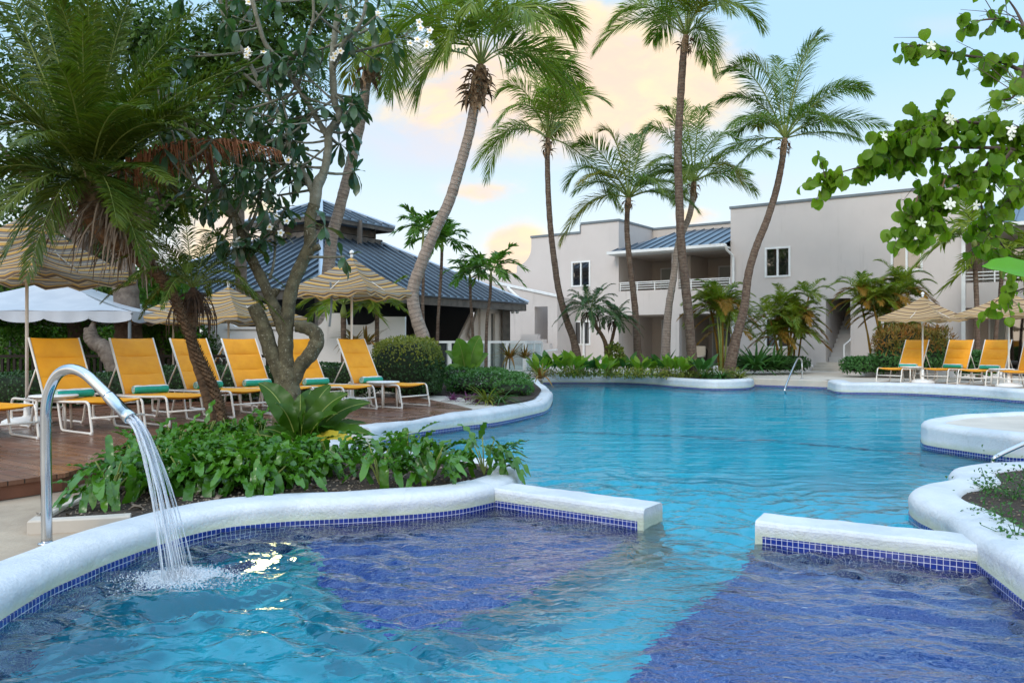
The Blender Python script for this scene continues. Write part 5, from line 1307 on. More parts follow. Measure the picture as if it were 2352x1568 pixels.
coconut('tallest coconut palm with straight dark trunk in the far planter', [(1592, 858), (1590, 830), (1583, 742), (1574, 654), (1565, 567), (1560, 455), (1557, 350), (1562, 245), (1568, 147), (1571, 118)], 24.2, .142, .102, (1576, 82),
        [(1450, -10, 1365, 118, .5), (1470, -50, 1400, 60, -.5), (1500, -80, 1440, -110, .6), (1570, -90, 1560, -210, .3), (1640, -70, 1720, -60, .8), (1690, -60, 1752, 66, .4), (1630, 20, 1640, 170, -.6), (1610, 30, 1625, 140, .9), (1540, 0, 1500, 90, 1.6), (1620, -60, 1680, 30, -1.6), (1530, -60, 1480, 0, -1.6), (1600, -70, 1620, -160, -1.0)],
        M['coco_d'], M['cocoleaf'], ll=.95, nl=76, extra=3, fl=2.6)
coconut('coconut palm with curved trunk in front of the blank hotel wall', [(1670, 862), (1691, 777), (1709, 707), (1719, 630), (1737, 567), (1761, 507), (1782, 440), (1794, 384), (1799, 352)], 24.5, .128, .088, (1803, 318),
        [(1740, 190, 1655, 230, .4), (1720, 110, 1668, 165, -.6), (1770, 120, 1710, 140, .6), (1850, 80, 1890, 90, .4), (1830, 120, 1880, 75, -.8), (1890, 150, 1995, 215, .5), (1900, 180, 1985, 200, -.8), (1890, 250, 2035, 290, .3), (1900, 290, 1970, 320, 1.0), (1700, 310, 1640, 365, .9), (1750, 320, 1690, 385, -.5), (1800, 170, 1780, 130, 1.3), (1850, 220, 1900, 280, -1.6), (1750, 230, 1680, 290, -1.6)],
        M['coco_d'], M['cocoleaf_d'], ll=.92, nl=74, extra=4, fl=2.4)
coconut('coconut palm behind the frangipani with pale leaning trunk', [(742, 760), (757, 590), (780, 480), (800, 400), (824, 300), (836, 235), (840, 190)], 19.5, .135, .115, (868, 118),
        [(800, 40, 740, 130, .4), (790, -50, 700, 10, -.4), (870, -60, 870, -220, .3), (920, 30, 900, 230, -.4), (940, 10, 925, 190, .5), (960, -30, 1010, 100, .3), (930, -80, 1040, -70, -.5), (900, 40, 880, 210, 1.2), (820, 60, 800, 190, 1.6), (840, 20, 830, 140, -1.6)],
        M['coco'], M['cocoleaf'], husk=1.5, ll=.95, nl=70, extra=0, fl=2.6)

# ---------------------------------------------------------------- big date palm in the near planter
def datepalm():
    d = 9.4; base = G(512, 996); base = W(512, 784, d); base.z = -.1
    t = thing('date_palm', 'leaning date palm with scaly trunk and skirt of dead fronds over the deck', 'palm tree', base)
    P = [base] + WP([(511, 960), (488, 883), (457, 820), (430, 757), (402, 687), (371, 638), (332, 600), (290, 562), (250, 522)], d)
    trunk('trunk', P, [.075, .062, .055, .051, .050, .052, .062, .095, .13, .15], M['date'], t, 16, .06)
    # leaf base scales up the trunk
    tp = leaf_tpl(3, W_BL(.42), -.35, .25); lv = Leaves(tp); Q = crom(P, 16); 
    for i, q in enumerate(Q[10:-30]):
        tg = (Q[min(i + 12, len(Q) - 1)] - q).normalized()
        for k in range(7):
            a = i * .6 + k * 2 * math.pi / 7; o = tg.orthogonal(); sd = tg.cross(o); rd = (o * math.cos(a) + sd * math.sin(a)).normalized()
            lv.put(q + rd * .046, tg * .80 + rd * .5, rand(.032, .05), np.array([rd]))
    mb = MB(); lv.flush(mb); mb.build('leaf_scales', M['date'], t)
    C = W(205, 440, d); s = F / d
    tips = []
    def add(cx, cy, tx, ty, dz, mats=('dateleaf', 'petiole'), **kw):
        mb = MB(); st = C + (W(cx, cy, d + dz * .5) - C) * .04; k = dict(nleaf=88, ll=.41, lw=.0102, droop=rand(.1, .4), bare=.15, a0=66, a1=34, rr=.013, vee=.3, roll=rand(-.4, .4)); k.update(kw)
        frond(mb, st, W(cx, cy, d + dz * .5), W(tx, ty, d + dz), **k); mb.build('frond', [M[mats[0]], M[mats[1]]], t)
    for q in [(215, 180, 255, -120, .3), (150, 150, 95, -160, -.3), (90, 150, -40, -60, .2), (235, 120, 330, -80, -.5), (180, 60, 175, -240, .8), (50, 200, -130, 100, -.4), (260, 200, 420, 60, .4),
              (320, 215, 590, 140, -.2), (300, 270, 560, 180, .5), (330, 330, 545, 330, .4), (300, 300, 500, 250, -.8), (20, 260, -140, 240, .2), (60, 330, -80, 420, -.6), (110, 380, 5, 600, -.5), (60, 360, -50, 560, .4),
              (285, 410, 350, 590, -.6), (150, 260, 30, 170, -1.2), (240, 250, 380, 170, -1.2), (250, 160, 300, 20, 1.2), (120, 100, 20, -80, 1.0), (190, 200, 190, 40, -1.6), (130, 250, 40, 330, -1.5), (280, 330, 390, 420, -1.3), (310, 370, 440, 460, .8),
              (200, 40, 260, -260, -.9), (60, 60, -60, -180, -.9), (280, 110, 480, 10, .9), (330, 290, 470, 330, 1.3), (120, 210, -20, 60, .9), (230, 90, 140, -120, -.1)]:
        add(*q)
    for q in [(100, 190, -80, 330, -.5), (140, 130, -20, 20, .1), (70, 270, -60, 470, -.2), (40, 130, -120, 190, -.8), (120, 40, 40, -140, -.8), (250, 60, 330, -160, -.6), (300, 140, 440, 120, -.9), (200, 90, 110, -40, -1.4), (330, 190, 500, 300, -.5), (90, 60, -90, -40, .6)]: add(*q)
    for q in [(260, 350, 330, 610, -1.0), (240, 340, 270, 520, -1.4), (150, 330, 60, 640, -.9), (120, 330, -20, 520, -1.1), (230, 200, 330, 250, -1.7), (170, 170, 130, 150, -1.8), (280, 230, 440, 300, -1.0), (90, 240, -60, 320, -1.0), (210, 120, 200, -60, -1.2), (340, 250, 520, 210, -.6)]: add(*q)
    for q in [(400, 270, 640, 345, -.1), (410, 285, 600, 330, .3)]: add(*q, mats=('rust', 'husk'), droop=1.0, ll=.5)
    # dead stalks hanging round the heart
    mb = MB(); H = W(235, 490, d)
    for i in range(320):
        a = rand(0, 2 * math.pi); f = rand(0, 1); st = C.lerp(W(320, 585, d), f) + Vector((math.cos(a) * .16, math.sin(a) * .16, rand(-.05, .08)))
        out = Vector((math.cos(a) * rand(.25, 1) + (-.35 if f < .5 else .05), math.sin(a) * rand(.3, 1), 0)); L = rand(.45, 1.05) * (1 - .35 * f)
        p1 = st + out * L * .45 + Vector((0, 0, .05 * L)); p2 = st + out * L * .75 + Vector((0, 0, -L * rand(.35, .85))); g = []
        wd = out.cross(Vector((0, 0, 1))).normalized(); pts = bez(np.array(st), np.array(p1), np.array(p2), 7); w0 = rand(.008, .017)
        tw = rand(-.6, .6); g = [[Vector(q) - (wd + Vector((0, 0, tw))) * w0 * (1 - .6 * k / 6), Vector(q) + (wd + Vector((0, 0, tw))) * w0 * (1 - .6 * k / 6)] for k, q in enumerate(pts)]
        mb.sheet(g)
    mb.build('dead_stalks', M['dead'], t)
    mb = MB(); mb.tube([W(300, 570, d), W(262, 535, d), W(225, 480, d), W(203, 430, d), W(200, 395, d)], [.13, .17, .19, .15, .06], 14, jit=.12); mb.build('heart', M['husk'], t, True)
datepalm()
def pygmy(label, base_px, tr, d, C, fl, n, rad, seed, cat='palm tree', leaf='dateleaf', nl=46, ll=.2, lw=.006, dead=26, bz=0.0, zr=(-.25, 1.0), mt='date', name='pygmy_date_palm', multi=None, lim=None, group=None):
    random.seed(seed); base = W(base_px, 784, d); base.z = bz; t = thing(name, label, cat, base, 0, group)
    trunk('trunk', [base] + WP(tr, d), rad, M[mt], t, 12, .07)
    C = W(*C, d); top = W(*tr[-1], d)
    for i in range(n):
        a = i * 2.39996 + rand(-.2, .2); e = lerp(zr[0], zr[1], (i + .5) / n); dv = Vector((math.cos(a), math.sin(a), 0)); L = fl * rand(.85, 1.1)
        P1 = C + dv * L * .42 * (1.15 - .45 * e) + Vector((0, 0, L * (.22 + .42 * e))); P2 = C + dv * L * (.92 - .45 * max(e, 0)) + Vector((0, 0, L * (-.32 + 1.02 * e)))
        mb = MB(); frond(mb, C, P1, P2, nl, ll, lw, droop=.35, bare=.15, rr=.008, vee=.3, roll=rand(-.3, .3)); mb.build('frond', [M[leaf], M['petiole']], t)
    if dead:
        mb = MB()
        for i in range(dead):
            a = rand(0, 6.28); st = top.lerp(C, rand(.1, .8)); out = Vector((math.cos(a), math.sin(a), 0)); L = fl * rand(.12, .4); pts = bez(np.array(st), np.array(st + out * L * .7), np.array(st + out * L * .6 + Vector((0, 0, -L)))  , 5); mb.tube(pts, [.006 * d / 10] * 4 + [.002], 4)
        mb.tube([top + Vector((0, 0, -.1)), top.lerp(C, .5), C], [rad[-1], rad[-1] * 1.2, rad[-1] * .3], 12, jit=.2); mb.build('dead_boot', M['husk_d'], t)
    return t
pygmy('small feathery palm with dark boot beside the leaning date palm trunk', 490, [(485, 950), (465, 880), (441, 800), (440, 745), (443, 700)], 9.7, (443, 660), 1.3, 24, [.06, .055, .05, .06, .09], 3, dead=80, nl=60, ll=.2, zr=(-.05, 1.05), bz=-.1)
pygmy('feathery palm with round crown against the left hotel wing', 1393, [(1392, 800), (1385, 775), (1368, 748), (1360, 728)], 25.0, (1355, 712), 1.35, 30, [.07, .065, .06, .08], 4, leaf='cycad', ll=.26, lw=.011, nl=40)
pygmy('smaller feathery palm sharing the foot of the round crowned palm', 1400, [(1402, 800), (1408, 770), (1412, 752), (1412, 745)], 25.4, (1412, 735), 1.05, 22, [.06, .055, .05, .06], 5, leaf='cycad', ll=.22, lw=.010, nl=36)

# ---------------------------------------------------------------- frangipani
def plumeria():
    random.seed(11); d0 = 9.9; base = W(668, 784, d0); base.z = -.1; t = thing('frangipani_tree', 'frangipani tree with forked lichened trunk, stumps and white flowers beside the deck', 'tree', base)
    low, up = MB(), MB(); nodes = []
    def br(mb, pts, rads, keep=True, n=6):
        P = crom([W(p[0], p[1], d0 + (p[2] if len(p) > 2 else 0)) for p in pts], n); k = len(P); rr = [.88 * float(np.interp(i / (k - 1) * (len(rads) - 1), range(len(rads)), rads)) for i in range(k)]
        mb.tube(P, [r * (1 + .05 * math.sin(i * 1.3 + r * 50)) for i, r in enumerate(rr)], 14, jit=.035)
        if keep: nodes.extend([(P[i], (P[min(i + 1, k - 1)] - P[i - 1]).normalized(), rr[i]) for i in range(2, k)])
        return P
    mb = low
    br(mb, [(668, 1000), (667, 945), (664, 890), (660, 845)], [.19, .165, .15, .145], False)
    br(mb, [(640, 985), (650, 900), (640, 845), (620, 800), (603, 745), (582, 702)], [.10, .11, .115, .112, .105, .095], False)
    br(mb, [(660, 860), (656, 806), (659, 740), (670, 663), (694, 603), (712, 561), (712, 505), (722, 470)], [.12, .105, .098, .092, .092, .088, .080, .082], False)
    br(mb, [(655, 770), (640, 730), (621, 684), (600, 638), (572, 582), (551, 530), (535, 491)], [.09, .085, .078, .075, .072, .068, .064], False)
    br(mb, [(672, 880), (690, 840), (712, 815), (728, 785), (722, 762), (700, 752), (680, 750)], [.10, .10, .105, .105, .10, .09, .08], False)
    br(mb, [(621, 684), (634, 668), (636, 662)], [.06, .055, .05], False); br(mb, [(706, 572), (724, 570), (735, 566)], [.05, .05, .045], False)
    br(up, [(535, 495), (520, 470), (500, 430), (488, 395), (470, 350), (430, 300), (380, 270)], [.064, .058, .05, .045, .036, .03, .022])
    br(up, [(722, 474), (729, 427), (742, 402)], [.082, .08, .07])
    br(up, [(736, 415), (747, 385), (754, 340), (755, 305), (770, 285), (780, 262), (770, 240), (766, 200), (764, 150), (768, 90, .1), (776, 35, .2), (790, -60, .2)], [.062, .058, .056, .056, .06, .055, .05, .05, .048, .045, .045, .042])
    br(up, [(750, 310), (738, 290), (712, 245), (690, 210), (655, 150, -.1), (612, 105, -.2), (590, 40, -.3), (570, -40, -.3)], [.046, .042, .038, .036, .034, .032, .03, .028])
    br(up, [(722, 450), (712, 425), (692, 392), (668, 371), (662, 330), (663, 300), (640, 260, .2), (610, 215, .3), (560, 170, .4)], [.055, .05, .046, .042, .038, .036, .032, .028, .022])
    br(up, [(765, 150), (790, 100, -.3), (830, 50, -.4), (850, -40, -.4)], [.035, .03, .025, .02])
    br(up, [(600, 200, .1), (560, 120, .2), (520, 60, .2), (500, -30, .2)], [.032, .03, .026, .022]); br(up, [(663, 315, .2), (600, 330, .1), (560, 360, -.2), (520, 360, -.3)], [.024, .022, .018, .015])
    br(up, [(500, 430), (470, 440, -.3), (440, 410, -.5), (410, 360, -.6)], [.03, .026, .022, .018]); br(up, [(660, 150), (700, 100, -.4), (720, 40, -.5), (715, -40, -.5)], [.025, .022, .02, .018])
    tipspec = [(742, 395, 815, 394), (764, 215, 822, 220), (768, 130, 905, 96), (768, 110, 860, 60), (755, 300, 800, 300), (748, 385, 700, 380), (663, 320, 640, 300), (700, 390, 665, 420), (668, 371, 600, 370), (620, 640, 630, 530), (560, 560, 600, 500), (500, 430, 540, 400), (488, 395, 470, 480), (535, 491, 500, 540), (640, 260, 590, 290), (535, 495, 560, 440), (480, 380, 430, 440), (430, 300, 395, 200), (430, 300, 330, 250), (380, 270, 310, 230), (700, 590, 790, 590), (705, 575, 745, 520)]
    twigs = MB(); ends = []
    def twig(a, c, r=.014):
        m_ = a.lerp(c, .55) + Vector((rand(-.06, .06), rand(-.06, .06), -rand(.0, .08))); P = [Vector(q) for q in bez(np.array(a), np.array(m_), np.array(c), 6)]; twigs.tube(P, [r * 1.25, r * 1.1, r, r * .95, r * .9, r * .95], 7); ends.append((P[-1], (P[-1] - P[-2]).normalized()))
    for x0, y0, x1, y1 in tipspec: twig(W(x0, y0, d0), W(x1, y1, d0 + rand(-.35, .35)), .017)
    tries = 0
    for q0, q1 in (((500, 430), (478, 478)), ((535, 491), (520, 545)), ((540, 500), (565, 548)), ((560, 550), (598, 470)), ((560, 540), (610, 435)), ((572, 582), (640, 490)), ((572, 582), (612, 545)), ((488, 395), (520, 440)), ((470, 350), (430, 380)), ((663, 330), (600, 350)), ((668, 371), (620, 400)), ((764, 215), (800, 250)), ((757, 310), (795, 330))):
        for r_ in range(2): twig(W(*q0, d0), W(q1[0] + rand(-18, 18), q1[1] + rand(-15, 15), d0 + rand(-.5, .4)), .014)
    while len(ends) < 135 and tries < 4000:
        tries += 1; q, tg, r = random.choice(nodes)
        px = CX + q.x / q.y * F; py = CY - (q.z - HC) / q.y * F
        if py > 440: continue
        v = Vector((rand(-1, 1), rand(-1, 1) * .8, rand(-.5, .9))).normalized(); L = rand(.3, .85); c = q + v * L; cx = CX + c.x / c.y * F; cyy = CY - (c.z - HC) / c.y * F
        if cyy > 470 or cx > 900 or cx < 330 or (cx > 800 and cyy > 240) or (cx > 760 and cyy > 420): continue
        if (700 < cx < 900 and 300 < cyy < 470) and rand(0, 1) < .75: continue
        twig(q, c, rand(.010, .016))
        if rand(0, 1) < .5: twig(c.lerp(q, .4), c + Vector((rand(-.3, .3), rand(-.3, .3), rand(-.15, .3))), .010)
    low.build('trunk', M['plum'], t, True)
    up.build('branches', M['plum_up'], t, True); twigs.build('twigs', M['plum_up'], t, True)
    tps = [Leaves(leaf_tpl(6, W_OB(.155), dr, .10, .12)) for dr in (.12, .3, .5)]
    fl = []
    for (q, tg) in ends:
        n = random.randint(6, 10); a0 = rand(0, 6.28); dn_ = Vector((0, 0, -1))
        for k in range(n):
            a = a0 + k * 2.4; o = tg.orthogonal().normalized(); sd = tg.cross(o); rd = o * math.cos(a) + sd * math.sin(a); f = rand(.0, .5)
            D = (rd * rand(.7, 1.1) + tg * f + Vector((0, 0, rand(-.75, .15)))).normalized(); tps[k % 3].put(q + tg * rand(-.05, .02), D, rand(.20, .33))
        if rand(0, 1) < .10: fl.append((q, tg))
    mb = MB()
    for lv in tps: lv.flush(mb)
    mb.build('leaves', M['plumleaf'], t, True)
    ptp = leaf_tpl(4, lambda s: .34 * math.sin(math.pi * min(1, s * .93) ** .8) ** .7, .15, -.15); ctp = leaf_tpl(2, lambda s: .22 * math.sin(math.pi * min(1, s * .93) ** .8) ** .7, .02, -.1)
    fl += [(W(x, y, d0 - .25), Vector((rand(-.4, .4), -1, .2)).normalized()) for x, y in ((577, 12), (572, 122), (964, 50), (985, 62), (965, 72), (942, 102), (960, 95), (985, 105), (628, 508), (638, 528), (661, 512), (618, 515), (775, 130), (800, 40))]
    for q, tg in fl:
        for j in range(1 if rand(0, 1) < .5 else 3):
            c = q + Vector((rand(-.05, .05), rand(-.06, .02), rand(-.05, .06))); n_ = (tg + Vector((rand(-.6, .6), -.7, rand(-.1, .5)))).normalized(); o = n_.orthogonal().normalized(); sd = n_.cross(o)
            pl, cl, pet, cen = Leaves(ptp), Leaves(ctp), MB(), MB()
            for k in range(5): a = k * 1.2566 + rand(-.1, .1); D = o * math.cos(a) + sd * math.sin(a) + n_ * .25; pl.put(c, D, .048, np.array([n_])); cl.put(c + n_ * .004, D, .02, np.array([n_]))
            pl.flush(pet); f_ = pet.build('flower', M['petal'], t, True); cl.flush(cen); nest(cen, 'flower_centre', M['petal_y'], f_, True, t)
    # stems carrying the flower cluster at the far right
    mb = MB(); 
    for x, y in ((964, 50), (985, 62), (942, 102), (985, 105)): mb.tube([W(905, 96, d0), W(930, 80, d0 - .1), W(x, y, d0 - .24)], .006, 5)
    mb.build('flower_stalk', M['plum_up'], t); mb = MB()
    for x, y in ((628, 508), (638, 528), (661, 512)): mb.tube([W(612, 492, d0), W(620, 505, d0 - .1), W(x, y, d0 - .24)], .006, 5)
    mb.build('flower_stalk', M['plum_up'], t)
plumeria()

# ---------------------------------------------------------------- orchid tree reaching in from the right
def bauhinia():
    random.seed(5); d0 = 6.6; base = Vector((5.3, 6.7, -.07)); t = thing('orchid_tree', 'orchid tree branches with round green leaves reaching in from the right', 'tree', base)
    br = MB(); J = Vector((5.0, 6.6, 2.2)); trunk('trunk', [base, Vector((5.25, 6.65, 1.0)), J, Vector((5.1, 6.7, 3.3)), Vector((5.0, 6.8, 4.3))], [.12, .10, .09, .07, .05], M['plum_up'], t)
    lines = [[(2560, 330), (2440, 335), (2352, 346), (2289, 340), (2166, 341), (2061, 360), (1988, 380), (1895, 406)], [(2324, 346), (2282, 392), (2201, 437), (2149, 490), (2079, 525)], [(2560, 250), (2430, 190), (2352, 165), (2290, 140), (2200, 125), (2120, 105), (2090, 108)], [(2480, 100), (2352, 62), (2290, 45), (2240, 50), (2225, 62)],
             [(2440, 335), (2352, 300), (2290, 290), (2200, 280), (2110, 300), (2040, 325)], [(2289, 340), (2250, 420), (2262, 500), (2300, 560), (2330, 600)], [(2560, 420), (2420, 420), (2352, 430), (2310, 480), (2270, 540)], [(2352, 62), (2330, 20), (2300, -20)], [(2352, 165), (2330, 220), (2300, 230)], [(2200, 280), (2150, 272), (2100, 300), (2030, 330)], [(2282, 392), (2200, 400), (2130, 430), (2090, 500)], [(2480, 640), (2400, 650), (2330, 670), (2290, 690)]]
    pts = []; dens = [.85, .85, .45, .25, .85, .4, .55, .2, .35, .85, .6, .3]
    for li, l in enumerate(lines):
        dz = rand(-.25, .25); P = crom([W(q[0], q[1], d0 + dz + rand(-.08, .08)) for q in l], 7); k = len(P); br.tube(P, [lerp(.024 if li in (0, 2, 4) else .014, .0035, i / (k - 1)) for i in range(k)], 7)
        pts += [(P[i], (P[min(i + 1, k - 1)] - P[i - 1]).normalized(), dens[li]) for i in range(2 if li > 3 else 6, k)]
    lv = Leaves(leaf_tpl(5, lambda s: .47 * (math.sin(math.pi * min(1, s * .96 + .04) ** .8) ** .55), .22, .22, .05)); tw = MB(); ends = []
    for q, tg, dn in pts:
        for j in range(2):
            if rand(0, 1) > dn * .85: continue
            v = Vector((rand(-1, .4), rand(-.8, .8), rand(-.85, .55))); L = rand(.07, .26); c = q + v.normalized() * L; P = [Vector(x) for x in bez(np.array(q), np.array(q.lerp(c, .5) + Vector((0, 0, .04))), np.array(c), 5)]; tw.tube(P, [.004, .0035, .003, .0025, .002], 5, cap=False)
            for i in range(1, 5):
                for sgn in (-1, 1):
                    if rand(0, 1) < .8 * dn + .12: lv.put(P[i], Vector((rand(-.5, .5), rand(-.6, .4), rand(-1.2, -.25))), rand(.07, .125), roll=np.array([rand(-1.6, 1.6)]))
            ends.append(c)
        if rand(0, 1) < .5 * dn: lv.put(q, Vector((rand(-.6, .6), rand(-.6, .3), rand(-1, .2))), rand(.07, .125), roll=np.array([rand(-1.5, 1.5)]))
    for i in range(26):   # bare twigs in the upper spray
        q, tg, dn = random.choice([p for p in pts if p[2] < .7]); c = q + Vector((rand(-.4, .1), rand(-.2, .2), rand(-.2, .45))); m_ = q.lerp(c, .5) + Vector((rand(-.05, .05), 0, rand(-.05, .05))); tw.tube([q, m_, c], [.004, .003, .0015], 4)
    br.build('branches', M['twig'], t, True); tw.build('twigs', M['twig'], t); mb = MB(); lv.flush(mb); mb.build('leaves', M['bauh'], t, True)
    ptp = leaf_tpl(4, lambda s: .26 * math.sin(math.pi * min(1, s * .95) ** 1.3) ** .7 + .01, .25, -.1, .25)
    for x, y in ((2180, 268), (2186, 276), (2324, 297), (2322, 313), (2030, 312), (2138, 105), (2177, 472), (2184, 466), (2243, 472), (2117, 511), (2345, 232)):
        c = W(x, y, d0 - .45); n_ = Vector((rand(-.4, .4), -1, rand(-.1, .5))).normalized(); o = n_.orthogonal().normalized(); sd = n_.cross(o)
        pl = Leaves(ptp); mb = MB()
        for k in range(5): a = k * 1.2566 + rand(-.25, .25); pl.put(c, o * math.cos(a) + sd * math.sin(a) + n_ * .3, rand(.034, .05), np.array([n_]))
        pl.flush(mb); mb.build('flower', M['petal_g'], t, True)
    mb = MB()
    for x, y in ((2108, 465), (2160, 440), (2170, 425), (2200, 440)): a = W(x, y - 15, d0 - .2); mb.tube([a, a + Vector((-.03, 0, -.1)), a + Vector((-.07, -.01, -.19))], [.006, .012, .004], 5)
    mb.build('seed_pods', M['husk'], t)
bauhinia()
# banana leaf at the right edge
t = thing('banana_plant', 'single bright green banana leaf poking in at the right edge', 'plant', Vector((3.9, 5.3, -.07)))
mb = MB(); a = np.array(W(2470, 700, 5.2)); tip_ = np.array(W(2255, 612, 5.0)); g = []
for i in range(15):
    f = i / 14; c = a + (tip_ - a) * f + np.array([0, 0, .12 * math.sin(f * math.pi) * .6]); w = .105 * math.sin(math.pi * min(1, f * .62 + .40)) ** .6 if f < 1 else .001
    row = []
    for j in range(7): q = j / 3 - 1; row.append(Vector(c + np.array([.0 + .35 * w * q, -.55 * w * q, -.9 * w * q + .25 * w * abs(q) + .004 * math.sin(i * 2.3 + j)])))
    g.append(row)
mb.sheet(g); mb.build('leaf', M['banana'], t, True)
mb = MB(); mb.tube([Vector((3.9, 5.3, -.1)), Vector((3.86, 5.25, .7)), Vector((3.75, 5.2, 1.15)), Vector(a)], [.07, .05, .03, .015], 10); mb.build('stem', M['petiole'], t, True)

# ---------------------------------------------------------------- palms with few broad leaflets by the pavilion
def fanpalm(label, base_px, d, tr, crown, fl, n, seed, lw=.035, ll=.34, leaf='xmas', group='slender palms in front of the pavilion', bz=0, r=.045, name='slender_palm', nl=17, mt='coco_d', zr=(-.2, 1.0)):
    random.seed(seed); base = W(base_px, 784, d); base.z = bz; t = thing(name, label, 'palm tree', base, 0, group); P = [base] + WP(tr, d); trunk('trunk', P, [r * 1.3] + [r] * (len(P) - 1), M[mt], t, 10, .03)
    C = W(*crown, d); mb = MB(); mb.tube([P[-1], P[-1].lerp(C, .4), C], [r * .95, r * 1.25, r * .5], 10); mb.build('crownshaft', M['petiole'], t, True)
    for i in range(n):
        a = i * 2.39996 + rand(-.3, .3); e = lerp(zr[0], zr[1], (i + .5) / n); dv = Vector((math.cos(a), math.sin(a), 0)); L = fl * rand(.85, 1.1)
        P1 = C + dv * L * .4 + Vector((0, 0, L * (.25 + .35 * e))); P2 = C + dv * L * (.95 - .35 * max(e, 0)) + Vector((0, 0, L * (-.22 + .95 * e))); mb = MB()
        frond(mb, C, P1, P2, nl, ll, lw, droop=.22, bare=.2, a0=60, a1=30, rr=.010, vee=.25, prof=lambda t_: .75 + .35 * np.sin(t_ * 3), jit=.2); mb.build('frond', [M[leaf], M['petiole']], t)
    return t
fanpalm('slender palm with broad leaflets left of the other pavilion palms', 985, 22.5, [(972, 740), (972, 650), (972, 600)], (972, 530), 1.0, 13, 21)
fanpalm('slender tall palm with broad leaflets between the curving trunk and pavilion', 1003, 23.5, [(1006, 740), (1012, 650), (1014, 610), (1015, 580)], (1016, 555), 1.05, 13, 22)
fanpalm('slender palm in front of the pavilion doorway, left of its bright twin', 1089, 25.0, [(1085, 745), (1081, 690), (1080, 650)], (1079, 628), .95, 12, 23)
fanpalm('bright green slender palm right of the pavilion doorway', 1116, 24.0, [(1118, 745), (1125, 690), (1127, 650)], (1128, 622), 1.12, 14, 24)
fanpalm('broad leaved palm behind the middle parasol by the garden wall', 790, 17.6, [(789, 850), (789, 780), (789, 730)], (789, 700), .95, 11, 25, lw=.024, ll=.38, nl=26, leaf='areca', r=.06)
fanpalm('palm with drooping fronds in front of the far right balcony', 2248, 24.0, [(2245, 760), (2243, 690), (2240, 620), (2238, 570)], (2236, 545), 2.0, 13, 26, lw=.03, ll=.55, nl=30, leaf='areca', r=.07, zr=(-.45, .9))
fanpalm('second palm with drooping fronds at the right edge behind the parasol', 2283, 24.5, [(2288, 760), (2296, 690), (2300, 640)], (2302, 600), 1.9, 11, 27, lw=.03, ll=.55, nl=30, leaf='areca', r=.06, zr=(-.45, .9))
fanpalm('palm high at the right edge behind the orchid tree', 2400, 24.5, [(2400, 500), (2396, 330), (2392, 260)], (2392, 245), 2.2, 11, 28, lw=.02, ll=.6, nl=44, leaf='cocoleaf', r=.09)
fanpalm('palm with rusty fronds beside the garden wall', 866, 18.2, [(866, 800), (866, 740), (866, 720)], (866, 700), .9, 9, 29, lw=.022, ll=.32, nl=26, leaf='areca', r=.05)

# ---------------------------------------------------------------- areca palm clumps along the hotel
def areca(label, px, d, h, n, fl, seed, orange=.28, bz=.1, spread=.35, by=None):
    random.seed(seed); base = W(px, 784, d); base.z = bz; t = thing('areca_palm', label, 'palm', base, 0, 'clumped areca palms along the hotel wall')
    for s in range(n):
        a = rand(0, 6.28); lean = Vector((math.cos(a), math.sin(a) * .6, 0)) * spread; b0 = base + lean * .35; H = h * rand(.4, 1.0); top = b0 + lean * (H / h) * 1.2 + Vector((0, 0, H * .70)); mb = MB(); mb.tube([b0, b0.lerp(top, .5) - lean * .1, top], [.035, .03, .025], 8); mb.build('stem', M['petiole'] if s % 2 else M['areca_o'], t, True)
        k = random.randint(8, 10)
        for i in range(k):
            a = i * 2.4 + rand(-.3, .3); e = (i + .5) / k * 1.15 - .15; dv = Vector((math.cos(a), math.sin(a) * .8, 0)); L = fl * rand(.8, 1.1); P1 = top + dv * L * .35 + Vector((0, 0, L * (.3 + .35 * e))); P2 = top + dv * L * (.95 - .35 * max(e, 0)) + Vector((0, 0, L * (-.3 + .95 * e))); mb = MB()
            frond(mb, top, P1, P2, 42, .40, .0115, droop=.3, bare=.18, rr=.012, vee=.45); old = e < .25 and rand(0, 1) < orange * 2.2; mb.build('frond', [M['areca_o' if old else 'areca'], M['areca_o' if old else 'petiole']], t)
    return t
areca('areca palm clump between the balcony bay and the curved coconut trunk', 1660, 26.5, 3.7, 9, 1.45, 31, .2)
areca('areca palm clump in front of the blank wall below the lit window', 1800, 27.5, 3.5, 8, 1.35, 32, .2, spread=.5)
areca('areca palm clump just left of the hotel stairs', 1822, 27.9, 3.8, 6, 1.1, 33, .2, spread=.35)
areca('areca palm clump right of the hotel stairs', 2016, 25.6, 4.1, 9, 1.15, 34, .22, spread=.45)
areca('areca palm clump behind the first terrace parasol', 2045, 25.2, 3.6, 6, 1.2, 35, .25, spread=.45)

